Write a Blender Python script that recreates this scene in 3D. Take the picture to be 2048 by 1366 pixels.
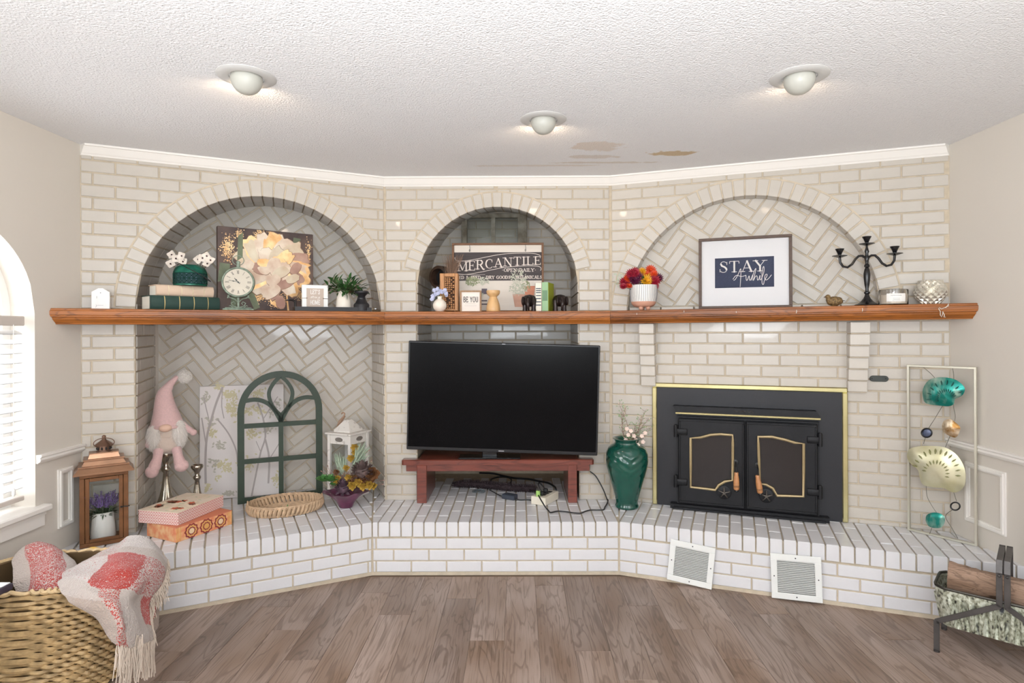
import bpy, bmesh, math, random
from math import sin, cos, pi, sqrt, atan2, radians
from mathutils import Vector, Matrix, noise
random.seed(7)
for o in list(bpy.data.objects): bpy.data.objects.remove(o)
SC = bpy.context.scene
COL = SC.collection

# ------------------------------------------------------------------ camera
F, YH, CX, ROLL, YAW, ZM, H = 1173.72, 661.06, 1033.18, -.0039, -.0041, 3.9118, 1.4427
cam = bpy.data.cameras.new('camera'); cam.sensor_width = 36; cam.lens = 36 * F / 2048
cam.shift_x = -(CX - 1024) / 2048; cam.shift_y = (YH - 683) / 2048
cam.clip_start = .05; cam.clip_end = 200
camo = bpy.data.objects.new('camera', cam); COL.objects.link(camo)
camo.matrix_world = Matrix.Translation((0, -ZM, H)) @ Matrix.Rotation(-YAW, 4, 'Z') @ Matrix.Rotation(pi / 2, 4, 'X') @ Matrix.Rotation(ROLL, 4, 'Z')
SC.camera = camo
SC.view_settings.view_transform = 'Standard'; SC.view_settings.look = 'None'
SC.view_settings.exposure = -0.09; SC.view_settings.gamma = 1
SC.view_settings.use_curve_mapping = False

# ------------------------------------------------------------------ world and large lights
W = bpy.data.worlds.new('world'); SC.world = W; W.use_nodes = True
W.node_tree.nodes['Background'].inputs[0].default_value = (.86, .93, 1, 1)
W.node_tree.nodes['Background'].inputs[1].default_value = 1.5
def area(name, loc, rot, sx, sy, power, col):
    l = bpy.data.lights.new(name, 'AREA'); l.shape = 'RECTANGLE'; l.size = sx; l.size_y = sy
    l.energy = power; l.color = col
    o = bpy.data.objects.new(name, l); o.location = loc; o.rotation_euler = rot; COL.objects.link(o); return o
# added fill: cool area lights before the windowless far wall, behind the camera
area('far_fill', (-1.3, -7.3, 1.72), (radians(90), 0, 0), 1.9, 1.2, 46, (.80, .90, 1))
area('far_fill', (1.5, -7.3, 1.72), (radians(90), 0, 0), 1.9, 1.2, 46, (.80, .90, 1))
area('side_window_and_fill', (-2.55, -1.47, 1.25), (0, radians(-90), 0), 1.3, .8, 14, (.95, .97, 1))  # daylight just outside the arched window in the left wall
area('side_window_and_fill', (-2.30, -4.3, 1.45), (0, radians(-90), 0), 1.4, 1.7, 55, (.93, .96, 1))  # added fill beside the left wall, which has no window here
area('side_window_and_fill', (2.30, -5.2, 1.45), (0, radians(90), 0), 1.4, 1.7, 30, (.95, .97, 1))  # added fill beside the right wall, likewise without a window
# added up-facing fill behind the camera to brighten the ceiling, no known lamp
area('ceiling_fill', (0, -4.4, 1.45), (radians(180 - 12), 0, 0), .9, .9, 180, (.88, .945, 1))

# ------------------------------------------------------------------ measuring frames
class Fr:                                  # a vertical plane: s along it, z up, d towards the room
    def __init__(s, A, B):
        s.A = Vector(A); t = (Vector(B) - s.A); s.L = t.length; s.t = t.normalized(); s.n = Vector((s.t.y, -s.t.x)); s.th = atan2(s.t.y, s.t.x)
    def px(s, u, v, d=0):
        r = ray(u, v); A = s.A + s.n * d
        k = (A - Vector((0, -ZM))).dot(s.n) / Vector((r[0], r[1])).dot(s.n)
        p = Vector((0, -ZM, H)) + k * r
        return ((Vector((p.x, p.y)) - s.A).dot(s.t), p.z)
    def w(s, a, z, d=0):
        q = s.A + s.t * a + s.n * d; return Vector((q.x, q.y, z))
def ray(u, v):
    a, b = u - CX, v - YH; c, s = cos(ROLL), sin(ROLL)
    x, z = (c * a + s * b) / F, -(-s * a + c * b) / F
    c, s = cos(YAW), sin(YAW)
    return Vector((c * x + s, -s * x + c, z))
def at(u, v, D):                           # point on the line of sight at depth D
    r = ray(u, v); k = D / r[1]; return Vector((0, -ZM, H)) + k * r
C1 = (-.8976, 0.); C2 = (.6116, 0.); E1 = (-2.3801, -.7341); E2 = (2.391, -.6462)
F1 = (-.868, -.4631); F2 = (.5821, -.4631); G1 = (-1.8235, -.9412); G2 = (2.0316, -.9917)
L, M, R = Fr(E1, C1), Fr(C1, C2), Fr(C2, E2)
HL, HM, HR = Fr(G1, F1), Fr(F1, F2), Fr(F2, G2)
ZC, ZH, ZS = 2.4623, .3173, 1.566           # ceiling, hearth, mantel top

# ------------------------------------------------------------------ materials
MATS = {}
def mat(name, col, rough=.5, metal=0, spec=.5, var=0., nscale=20., bump=0., bscale=200., col2=None, trans=0, alpha=1, emit=0, coat=0, rand=0., aniso=None, sheen=0, bdist=.002, lo=.35, hi=.65, detail=4):
    if name in MATS: return MATS[name]
    m = bpy.data.materials.new(name); m.use_nodes = True; N = m.node_tree.nodes; K = m.node_tree.links
    b = N['Principled BSDF']
    b.inputs['Roughness'].default_value = rough; b.inputs['Metallic'].default_value = metal
    b.inputs['Specular IOR Level'].default_value = spec; b.inputs['Base Color'].default_value = (*col, 1)
    b.inputs['Transmission Weight'].default_value = trans; b.inputs['Coat Weight'].default_value = coat
    b.inputs['Sheen Weight'].default_value = sheen
    if emit: b.inputs['Emission Color'].default_value = (*col, 1); b.inputs['Emission Strength'].default_value = emit
    tc = N.new('ShaderNodeTexCoord'); src = tc.outputs['Object']
    if aniso:
        mp = N.new('ShaderNodeMapping'); mp.inputs['Scale'].default_value = aniso; K.new(src, mp.inputs[0]); src = mp.outputs[0]
    if rand or var or col2:
        base = None
        if var or col2:
            nz = N.new('ShaderNodeTexNoise'); nz.inputs['Scale'].default_value = nscale; nz.inputs['Detail'].default_value = detail
            K.new(src, nz.inputs['Vector'])
            cr = N.new('ShaderNodeValToRGB'); cr.color_ramp.elements[0].position = lo; cr.color_ramp.elements[1].position = hi
            c2 = col2 or tuple(c * (1 - var) for c in col)
            cr.color_ramp.elements[0].color = (*col, 1); cr.color_ramp.elements[1].color = (*c2, 1)
            K.new(nz.outputs['Fac'], cr.inputs[0]); base = cr.outputs[0]
        if rand:
            oi = N.new('ShaderNodeObjectInfo'); mr = N.new('ShaderNodeMapRange'); mr.inputs['To Min'].default_value = 1 - rand; mr.inputs['To Max'].default_value = 1 + rand
            K.new(oi.outputs['Random'], mr.inputs['Value'])
            hs = N.new('ShaderNodeHueSaturation'); K.new(mr.outputs[0], hs.inputs['Value'])
            if base: K.new(base, hs.inputs['Color'])
            else: hs.inputs['Color'].default_value = (*col, 1)
            base = hs.outputs[0]
        K.new(base, b.inputs['Base Color'])
    if bump:
        nb = N.new('ShaderNodeTexNoise'); nb.inputs['Scale'].default_value = bscale; nb.inputs['Detail'].default_value = 3; K.new(src, nb.inputs['Vector'])
        bp = N.new('ShaderNodeBump'); bp.inputs['Strength'].default_value = bump; bp.inputs['Distance'].default_value = bdist
        K.new(nb.outputs['Fac'], bp.inputs['Height']); K.new(bp.outputs[0], b.inputs['Normal'])
    MATS[name] = m; return m
def srgb(r, g, b):
    f = lambda c: (c / 255 / 12.92) if c / 255 <= .04045 else ((c / 255 + .055) / 1.055) ** 2.4
    return (f(r), f(g), f(b))

BRICK = mat('painted_brick', srgb(199, 191, 180), .34, spec=.4, var=.05, nscale=9, bump=.35, bscale=45, rand=.022, coat=.08)
HBRICK = mat('hearth_brick_lit', srgb(221, 219, 220), .34, spec=.4, var=.05, nscale=9, bump=.35, bscale=45, rand=.022, coat=.08)  # lit copy of the brick: cool low light put into a whiter, bluer colour
MORTAR = mat('mortar', srgb(206, 191, 168), .85, var=.16, nscale=25, bump=.5, bscale=220)
PLASTER = mat('wall_paint', srgb(216, 208, 197), .6, bump=.12, bscale=60)
TRIM = mat('trim_paint', srgb(240, 235, 228), .35)
WHITE = mat('white_paint', srgb(240, 238, 234), .4)
BLACK = mat('black_metal', srgb(24, 23, 24), .42)
DARK = mat('dark_iron', srgb(38, 37, 40), .55, bump=.3, bscale=400)

def ceiling_mat():
    m = bpy.data.materials.new('popcorn_ceiling'); m.use_nodes = True; N = m.node_tree.nodes; K = m.node_tree.links; b = N['Principled BSDF']
    b.inputs['Roughness'].default_value = .9; b.inputs['Specular IOR Level'].default_value = .2
    tc = N.new('ShaderNodeTexCoord')
    # water stains, each a fixed blotch on the ceiling
    def math(op, a, bb, clamp=False):
        n = N.new('ShaderNodeMath'); n.operation = op; n.use_clamp = clamp
        for i, v in enumerate((a, bb)):
            if hasattr(v, 'links'): K.new(v, n.inputs[i])
            else: n.inputs[i].default_value = v
        return n.outputs[0]
    nz = N.new('ShaderNodeTexNoise'); nz.inputs['Scale'].default_value = 14; nz.inputs['Detail'].default_value = 6; K.new(tc.outputs['Object'], nz.inputs['Vector'])
    cur = None; basec = (*srgb(243, 242, 242), 1)
    for cx, cy, rx, ry, c, st in ((.905, -.52, .15, .045, srgb(206, 180, 136), .85), (.45, -.66, .13, .10, srgb(220, 200, 178), .5), (.44, -.46, .14, .035, srgb(205, 185, 160), .4), (.55, -.34, .3, .02, srgb(200, 180, 150), .4), (.1, -.28, .35, .02, srgb(210, 190, 165), .35)):
        mp = N.new('ShaderNodeMapping'); mp.inputs['Location'].default_value = (-cx / rx, -cy / ry, 0); mp.inputs['Scale'].default_value = (1 / rx, 1 / ry, 0)
        K.new(tc.outputs['Object'], mp.inputs[0])
        ln = N.new('ShaderNodeVectorMath'); ln.operation = 'LENGTH'; K.new(mp.outputs[0], ln.inputs[0])
        d = math('ADD', ln.outputs['Value'], math('MULTIPLY', math('SUBTRACT', nz.outputs['Fac'], .5), 2.2))
        f = math('MULTIPLY', math('SUBTRACT', 1.05, d), 4 * st, True)
        f = math('MINIMUM', f, st)
        mx = N.new('ShaderNodeMix'); mx.data_type = 'RGBA'; K.new(f, mx.inputs[0])
        if cur is None: mx.inputs[6].default_value = basec
        else: K.new(cur, mx.inputs[6])
        mx.inputs[7].default_value = (*c, 1); cur = mx.outputs[2]
    K.new(cur, b.inputs['Base Color'])
    n1 = N.new('ShaderNodeTexNoise'); n1.inputs['Scale'].default_value = 125; n1.inputs['Detail'].default_value = 3; n1.inputs['Roughness'].default_value = .6
    K.new(tc.outputs['Object'], n1.inputs['Vector'])
    v1 = N.new('ShaderNodeTexVoronoi'); v1.inputs['Scale'].default_value = 110; K.new(tc.outputs['Object'], v1.inputs['Vector'])
    hgt = math('SUBTRACT', math('MULTIPLY', n1.outputs['Fac'], 1.6), math('MULTIPLY', v1.outputs['Distance'], .5))
    bp = N.new('ShaderNodeBump'); bp.inputs['Strength'].default_value = .75; bp.inputs['Distance'].default_value = .006
    K.new(hgt, bp.inputs['Height']); K.new(bp.outputs[0], b.inputs['Normal'])
    return m
def wood_mat(name, c1, c2, c3, rough=.4, along='X', scale=1., knots=True, rand=.12, coat=0, fine=1.):
    m = bpy.data.materials.new(name); m.use_nodes = True; N = m.node_tree.nodes; K = m.node_tree.links; b = N['Principled BSDF']
    b.inputs['Roughness'].default_value = rough; b.inputs['Coat Weight'].default_value = coat
    tc = N.new('ShaderNodeTexCoord'); oi = N.new('ShaderNodeObjectInfo')
    off = N.new('ShaderNodeCombineXYZ'); ml = N.new('ShaderNodeMath'); ml.operation = 'MULTIPLY'; ml.inputs[1].default_value = 57.3; K.new(oi.outputs['Random'], ml.inputs[0])
    for i in range(3): K.new(ml.outputs[0], off.inputs[i])
    ad = N.new('ShaderNodeVectorMath'); ad.operation = 'ADD'; K.new(tc.outputs['Object'], ad.inputs[0]); K.new(off.outputs[0], ad.inputs[1])
    ax = {'X': 0, 'Y': 1, 'Z': 2}[along]
    def mapped(la, ac):
        mp = N.new('ShaderNodeMapping'); s = [ac * scale] * 3; s[ax] = la * scale; mp.inputs['Scale'].default_value = s; K.new(ad.outputs[0], mp.inputs[0]); return mp.outputs[0]
    n1 = N.new('ShaderNodeTexNoise'); n1.inputs['Scale'].default_value = 1; n1.inputs['Detail'].default_value = 3; n1.inputs['Distortion'].default_value = .6; K.new(mapped(1.3, 9), n1.inputs['Vector'])
    # contour bands of a slow noise make the cathedral grain
    sn = N.new('ShaderNodeMath'); sn.operation = 'MULTIPLY'; sn.inputs[1].default_value = 60; K.new(n1.outputs['Fac'], sn.inputs[0])
    s2 = N.new('ShaderNodeMath'); s2.operation = 'SINE'; K.new(sn.outputs[0], s2.inputs[0])
    n2 = N.new('ShaderNodeTexNoise'); n2.inputs['Scale'].default_value = 1; n2.inputs['Detail'].default_value = 5; K.new(mapped(5, 150 * fine), n2.inputs['Vector'])
    n3 = N.new('ShaderNodeTexNoise'); n3.inputs['Scale'].default_value = 1; n3.inputs['Detail'].default_value = 2; K.new(mapped(1.5, 5), n3.inputs['Vector'])
    cr = N.new('ShaderNodeValToRGB'); e = cr.color_ramp.elements; e[0].position = .36; e[0].color = (*c1, 1); e[1].position = .68; e[1].color = (*c2, 1); K.new(n3.outputs['Fac'], cr.inputs[0])
    r2 = N.new('ShaderNodeMapRange'); r2.inputs[1].default_value = .55; r2.inputs[2].default_value = 1; r2.inputs[4].default_value = .42; K.new(s2.outputs[0], r2.inputs[0])
    m1 = N.new('ShaderNodeMix'); m1.data_type = 'RGBA'; K.new(r2.outputs[0], m1.inputs[0]); K.new(cr.outputs[0], m1.inputs[6]); m1.inputs[7].default_value = (*c3, 1)
    r3 = N.new('ShaderNodeMapRange'); r3.inputs[1].default_value = .5; r3.inputs[2].default_value = .75; r3.inputs[4].default_value = .55; K.new(n2.outputs['Fac'], r3.inputs[0])
    m2 = N.new('ShaderNodeMix'); m2.data_type = 'RGBA'; K.new(r3.outputs[0], m2.inputs[0]); K.new(m1.outputs[2], m2.inputs[6]); m2.inputs[7].default_value = (*c3, 1)
    mr = N.new('ShaderNodeMapRange'); mr.inputs['To Min'].default_value = 1 - rand; mr.inputs['To Max'].default_value = 1 + rand; K.new(oi.outputs['Random'], mr.inputs['Value'])
    hs = N.new('ShaderNodeHueSaturation'); K.new(mr.outputs[0], hs.inputs['Value']); K.new(m2.outputs[2], hs.inputs['Color'])
    K.new(hs.outputs[0], b.inputs['Base Color'])
    bp = N.new('ShaderNodeBump'); bp.inputs['Strength'].default_value = .25; bp.inputs['Distance'].default_value = .001; K.new(n2.outputs['Fac'], bp.inputs['Height']); K.new(bp.outputs[0], b.inputs['Normal'])
    MATS[name] = m; return m
CEIL = ceiling_mat()
PLANK = wood_mat('floor_wood', srgb(158, 139, 128), srgb(128, 105, 88), srgb(78, 60, 48), .42, 'Y', 1., rand=.16)
MANTEL = wood_mat('mantel_wood', srgb(168, 98, 34), srgb(124, 68, 20), srgb(66, 34, 9), .42, 'X', 1., rand=.02, coat=.0)
CHERRY = wood_mat('cherry_wood', srgb(126, 62, 48), srgb(102, 48, 37), srgb(60, 26, 20), .3, 'X', 1., rand=.04, coat=.4)

# ------------------------------------------------------------------ mesh building
class MB:
    def __init__(s): s.v = []; s.f = []; s.uv = None
    def add(s, vs, fs, X=None):
        n = len(s.v)
        s.v += [tuple(X @ Vector(p)) for p in vs] if X is not None else [tuple(p) for p in vs]
        s.f += [tuple(i + n for i in f) for f in fs]; return s
    def box(s, x0, x1, y0, y1, z0, z1, X=None):
        return s.add([(x0, y0, z0), (x1, y0, z0), (x1, y1, z0), (x0, y1, z0), (x0, y0, z1), (x1, y0, z1), (x1, y1, z1), (x0, y1, z1)],
                     [(3, 2, 1, 0), (4, 5, 6, 7), (0, 1, 5, 4), (1, 2, 6, 5), (2, 3, 7, 6), (3, 0, 4, 7)], X)
    def bbox(s, x0, x1, y0, y1, z0, z1, b=.003, X=None):    # box with chamfered edges
        vs = []; idx = {}
        for i, (x, sx) in enumerate(((x0, 1), (x1, -1))):
            for j, (y, sy) in enumerate(((y0, 1), (y1, -1))):
                for k, (z, sz) in enumerate(((z0, 1), (z1, -1))):
                    for a in range(3):
                        p = [x + sx * b, y + sy * b, z + sz * b]; p[a] = (x, y, z)[a]
                        idx[i, j, k, a] = len(vs); vs.append(tuple(p))
        fs = []
        for i in (0, 1):
            fs.append([idx[i, 0, 0, 0], idx[i, 1, 0, 0], idx[i, 1, 1, 0], idx[i, 0, 1, 0]])
            fs.append([idx[0, i, 0, 1], idx[1, i, 0, 1], idx[1, i, 1, 1], idx[0, i, 1, 1]])
            fs.append([idx[0, 0, i, 2], idx[1, 0, i, 2], idx[1, 1, i, 2], idx[0, 1, i, 2]])
        for i in (0, 1):
            for j in (0, 1):
                fs.append([idx[i, j, 0, 0], idx[i, j, 1, 0], idx[i, j, 1, 1], idx[i, j, 0, 1]])
                fs.append([idx[i, 0, j, 0], idx[i, 1, j, 0], idx[i, 1, j, 2], idx[i, 0, j, 2]])
                fs.append([idx[0, i, j, 1], idx[1, i, j, 1], idx[1, i, j, 2], idx[0, i, j, 2]])
                for k in (0, 1): fs.append([idx[i, j, k, 0], idx[i, j, k, 1], idx[i, j, k, 2]])
        return s.add(vs, fs, X)
    def lathe(s, prof, n=24, X=None, cap=True, sx=1, sy=1, flute=None):
        vs = []; fs = []
        for r, z in prof:
            for i in range(n):
                a = 2 * pi * i / n; rr = r * (flute(a, z) if flute else 1)
                vs.append((rr * cos(a) * sx, rr * sin(a) * sy, z))
        for j in range(len(prof) - 1):
            for i in range(n):
                k = (i + 1) % n; fs.append((j * n + i, j * n + k, (j + 1) * n + k, (j + 1) * n + i))
        if cap:
            if prof[0][0] > 1e-5: fs.append(tuple(range(n))[::-1])
            if prof[-1][0] > 1e-5: fs.append(tuple((len(prof) - 1) * n + i for i in range(n)))
        return s.add(vs, fs, X)
    def prism(s, poly, y0, y1, X=None, ch=0):   # poly in x-z; front at y0, chamfered there
        n = len(poly); P = poly
        if ch:
            Q = inset(poly, ch)
            vs = [(x, y0, z) for x, z in Q] + [(x, y0 + ch * .7, z) for x, z in P] + [(x, y1, z) for x, z in P]
            fs = [tuple(range(n))]
            for i in range(n):
                k = (i + 1) % n; fs += [(i, k, n + k, n + i)[::-1], (n + i, n + k, 2 * n + k, 2 * n + i)[::-1]]
        else:
            vs = [(x, y0, z) for x, z in P] + [(x, y1, z) for x, z in P]
            fs = [tuple(range(n)), tuple(range(n, 2 * n))[::-1]]
            for i in range(n): k = (i + 1) % n; fs.append((i, n + i, n + k, k))
        return s.add(vs, fs, X)
    def slab(s, poly, z0, z1, X=None, ch=0):    # poly in x-y, extruded up to z1, chamfered on top
        n = len(poly)
        if ch:
            Q = inset(poly, ch)
            vs = [(x, y, z1) for x, y in Q] + [(x, y, z1 - ch * .7) for x, y in poly] + [(x, y, z0) for x, y in poly]
            fs = [tuple(range(n))] + [(i, n + i, n + (i + 1) % n, (i + 1) % n) for i in range(n)] + [(n + i, 2 * n + i, 2 * n + (i + 1) % n, n + (i + 1) % n) for i in range(n)]
        else:
            vs = [(x, y, z1) for x, y in poly] + [(x, y, z0) for x, y in poly]
            fs = [tuple(range(n)), tuple(range(n, 2 * n))[::-1]] + [(i, n + i, n + (i + 1) % n, (i + 1) % n) for i in range(n)]
        return s.add(vs, fs, X)
    def tube(s, pts, r, n=8, closed=False, X=None, cap=True):
        P = [Vector(p) for p in pts]; m = len(P); vs = []; fs = []; up = None
        for i, p in enumerate(P):
            a = P[(i - 1) % m] if (closed or i) else p; b = P[(i + 1) % m] if (closed or i < m - 1) else p
            t = (b - a).normalized() if (b - a).length > 1e-9 else Vector((0, 0, 1))
            if up is None: up = Vector((0, 0, 1)) if abs(t.z) < .9 else Vector((1, 0, 0))
            x = up.cross(t)
            if x.length < 1e-6: x = Vector((1, 0, 0)).cross(t)
            x.normalize(); y = t.cross(x).normalized(); up = y
            rr = r[i] if isinstance(r, (list, tuple)) else r
            for k in range(n):
                g = 2 * pi * k / n; vs.append(p + x * cos(g) * rr + y * sin(g) * rr)
        for i in range(m if closed else m - 1):
            j = (i + 1) % m
            for k in range(n): l = (k + 1) % n; fs.append((i * n + k, i * n + l, j * n + l, j * n + k))
        if cap and not closed: fs += [tuple(range(n))[::-1], tuple((m - 1) * n + k for k in range(n))]
        return s.add(vs, fs, X)
    def ball(s, c, r, nu=16, nv=10, X=None, fn=None):
        if not isinstance(r, (tuple, list)): r = (r, r, r)
        vs = [(c[0], c[1], c[2] - r[2])]; fs = []
        for j in range(1, nv):
            a = -pi / 2 + pi * j / nv
            for i in range(nu):
                b = 2 * pi * i / nu; d = Vector((cos(a) * cos(b), cos(a) * sin(b), sin(a))); k = fn(d) if fn else 1
                vs.append((c[0] + r[0] * d.x * k, c[1] + r[1] * d.y * k, c[2] + r[2] * d.z * k))
        vs.append((c[0], c[1], c[2] + r[2])); e = len(vs) - 1
        for i in range(nu):
            k = (i + 1) % nu; fs.append((0, 1 + k, 1 + i)); fs.append((e, 1 + (nv - 2) * nu + i, 1 + (nv - 2) * nu + k))
            for j in range(nv - 2): fs.append((1 + j * nu + i, 1 + j * nu + k, 1 + (j + 1) * nu + k, 1 + (j + 1) * nu + i))
        return s.add(vs, fs, X)
    def grid(s, G, X=None, uv=True):
        m, n = len(G), len(G[0]); base = len(s.v)
        s.add([p for row in G for p in row], [(i * n + j, i * n + j + 1, (i + 1) * n + j + 1, (i + 1) * n + j) for i in range(m - 1) for j in range(n - 1)], X)
        if uv: s.uv = (s.uv or []) + [(j / (n - 1), i / (m - 1)) for i in range(m) for j in range(n)]
        return s
    def leaf(s, base, d, up, ln, wd, curl=.2, fold=.15):
        d = Vector(d).normalized(); up = Vector(up); sd = d.cross(up)
        if sd.length < 1e-4: sd = d.cross(Vector((1, 0, .3)))
        sd.normalize(); up = sd.cross(d); b = Vector(base); vs = []; T = (0, .25, .55, .8, 1); Wd = (.08, .8, 1, .6, 0)
        for t, w in zip(T, Wd):
            c = b + d * ln * t - up * curl * ln * t * t; vs += [c - sd * wd / 2 * w + up * fold * wd * w, c, c + sd * wd / 2 * w + up * fold * wd * w]
        fs = []
        for i in range(4): fs += [(3 * i, 3 * i + 1, 3 * i + 4, 3 * i + 3), (3 * i + 1, 3 * i + 2, 3 * i + 5, 3 * i + 4)]
        return s.add(vs, fs)
    def mesh(s, name, mt=None, smooth=False, sharp=35):
        me = bpy.data.meshes.new(name); me.from_pydata([tuple(p) for p in s.v], [], s.f)
        if s.uv and len(s.uv) == len(s.v):
            l = me.uv_layers.new(name='uv')
            for lp in me.loops: l.data[lp.index].uv = s.uv[lp.vertex_index]
        bm = bmesh.new(); bm.from_mesh(me); bmesh.ops.recalc_face_normals(bm, faces=bm.faces[:])
        if smooth:
            for f in bm.faces: f.smooth = True
            for e in bm.edges:
                if len(e.link_faces) == 2 and e.calc_face_angle(0) > radians(sharp): e.smooth = False
        bm.to_mesh(me); bm.free()
        if mt: me.materials.append(mt)
        return me
    def build(s, name, mt, parent=None, smooth=False, sharp=35, loc=(0, 0, 0), rz=0):
        o = bpy.data.objects.new(name, s.mesh(name, mt, smooth, sharp)); COL.objects.link(o); o.location = loc; o.rotation_euler = (0, 0, rz)
        if parent: o.parent = parent
        return o
def inset(P, c):
    n = len(P); A = sum(P[i][0] * P[(i + 1) % n][1] - P[(i + 1) % n][0] * P[i][1] for i in range(n)); sg = 1 if A > 0 else -1
    out = []
    for i in range(n):
        p = Vector(P[i]); a = Vector(P[i - 1]); b = Vector(P[(i + 1) % n])
        e1 = (p - a); e2 = (b - p)
        if e1.length < 1e-7 or e2.length < 1e-7: out.append(tuple(p)); continue
        e1.normalize(); e2.normalize(); n1 = Vector((-e1.y, e1.x)) * sg; n2 = Vector((-e2.y, e2.x)) * sg
        q = n1 + n2; l = max(q.length ** 2 / 2, .35); out.append(tuple(p + q * c / l))
    return out
def clip(P, a, b, c):       # keep a*x+b*y>=c
    out = []
    for i in range(len(P)):
        p, q = P[i], P[(i + 1) % len(P)]; fp, fq = a * p[0] + b * p[1] - c, a * q[0] + b * q[1] - c
        if fp >= 0: out.append(p)
        if (fp < 0) != (fq < 0): t = fp / (fp - fq); out.append((p[0] + (q[0] - p[0]) * t, p[1] + (q[1] - p[1]) * t))
    res = []
    for p in out:
        if not res or (abs(p[0] - res[-1][0]) + abs(p[1] - res[-1][1])) > 1e-4: res.append(p)
    if len(res) > 1 and abs(res[0][0] - res[-1][0]) + abs(res[0][1] - res[-1][1]) < 1e-4: res.pop()
    return res if len(res) > 2 else []
def parea(P): return abs(sum(P[i][0] * P[(i + 1) % len(P)][1] - P[(i + 1) % len(P)][0] * P[i][1] for i in range(len(P)))) / 2
def rect(x0, x1, y0, y1): return [(x0, y0), (x1, y0), (x1, y1), (x0, y1)]
def arc(cx, cy, rx, ry, a0, a1, n=12): return [(cx + rx * cos(radians(a0 + (a1 - a0) * i / n)), cy + ry * sin(radians(a0 + (a1 - a0) * i / n))) for i in range(n + 1)]
def smooth(P, n=6):
    P = [Vector(p) for p in P]; out = []
    for i in range(len(P) - 1):
        p0, p1, p2, p3 = P[max(i - 1, 0)], P[i], P[i + 1], P[min(i + 2, len(P) - 1)]
        for j in range(n):
            t_ = j / n; out.append(.5 * ((2 * p1) + (p2 - p0) * t_ + (2 * p0 - 5 * p1 + 4 * p2 - p3) * t_ ** 2 + (3 * p1 - p0 - 3 * p2 + p3) * t_ ** 3))
    return out + [P[-1]]
def thing(name, label, cat, loc=(0, 0, 0), rz=0, group=None):
    o = bpy.data.objects.new(name, None); COL.objects.link(o); o.empty_display_size = .05; o.location = loc; o.rotation_euler = (0, 0, rz)
    o['label'] = label; o['category'] = cat
    if group: o['group'] = group
    return o
def tag(o, label, cat, group=None):
    o['label'] = label; o['category'] = cat
    if group: o['group'] = group
    return o
def struct(o): o['kind'] = 'structure'; return o
def TR(x=0, y=0, z=0): return Matrix.Translation((x, y, z))
def RZ(a): return Matrix.Rotation(a, 4, 'Z')
def RX(a): return Matrix.Rotation(a, 4, 'X')
def RY(a): return Matrix.Rotation(a, 4, 'Y')
def S3(x, y, z): return Matrix.Diagonal((x, y, z, 1))
RC = [0]
def ribbon(mb, pts, w, y=0, t=.0008, X=None):  # a flat painted stroke in the x-z plane
    P = [Vector(p) for p in pts]
    for i in range(len(P) - 1):
        d = (P[i + 1] - P[i])
        if d.length < 1e-7: continue
        d.normalize(); n = Vector((-d.y, d.x)) * w / 2; a = P[i] - d * w * .25; b = P[i + 1] + d * w * .25
        RC[0] = (RC[0] + 1) % 23; tt = t * (1 + RC[0] * .025)
        mb.prism([tuple(a - n), tuple(b - n), tuple(b + n), tuple(a + n)], y - tt, y, X)
        if 0 < i:
            RC[0] = (RC[0] + 1) % 23; mb.prism([(P[i].x + w * .5 * cos(k * pi / 4 + .39), P[i].y + w * .5 * sin(k * pi / 4 + .39)) for k in range(8)], y - t * (1 + RC[0] * .025), y, X)

# ------------------------------------------------------------------ structure: brick walls
Q = .0677; BL = .2078; J = .0085          # course height, brick pitch, joint
BT = .006                                # how proud a brick stands of its joints
BCACHE = {}
def brick_obj(name, poly, parent, th, org, y0=-BT, y1=0., mt=None, flat=False):
    """poly in plane coordinates (s,z); org=(x,y) world origin of the plane; y0 is the front"""
    cx = sum(p[0] for p in poly) / len(poly); cz = sum(p[1] for p in poly) / len(poly)
    loc = [(round(p[0] - cx, 4), round(p[1] - cz, 4)) for p in poly]; key = (tuple(loc), y0, y1, flat, mt is None)
    me = BCACHE.get(key)
    if me is None:
        mb = MB()
        if flat: mb.slab(loc, y0, y1, ch=.0028)
        else: mb.prism(loc, y0, y1, ch=.0028)
        me = mb.mesh('brick', mt or BRICK); BCACHE[key] = me
    o = bpy.data.objects.new(name, me); COL.objects.link(o); o.parent = parent
    j = random.uniform(-.0012, .0012)
    if flat:
        o.location = (org[0] + cos(th) * cx - sin(th) * cz, org[1] + sin(th) * cx + cos(th) * cz, j)
        o.rotation_euler = (0, 0, th)
    else:
        o.location = (org[0] + cos(th) * cx - sin(th) * j, org[1] + sin(th) * cx + cos(th) * j, cz)
        o.rotation_euler = (random.uniform(-.004, .004), random.uniform(-.004, .004), th + random.uniform(-.003, .003))
    return o
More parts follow.
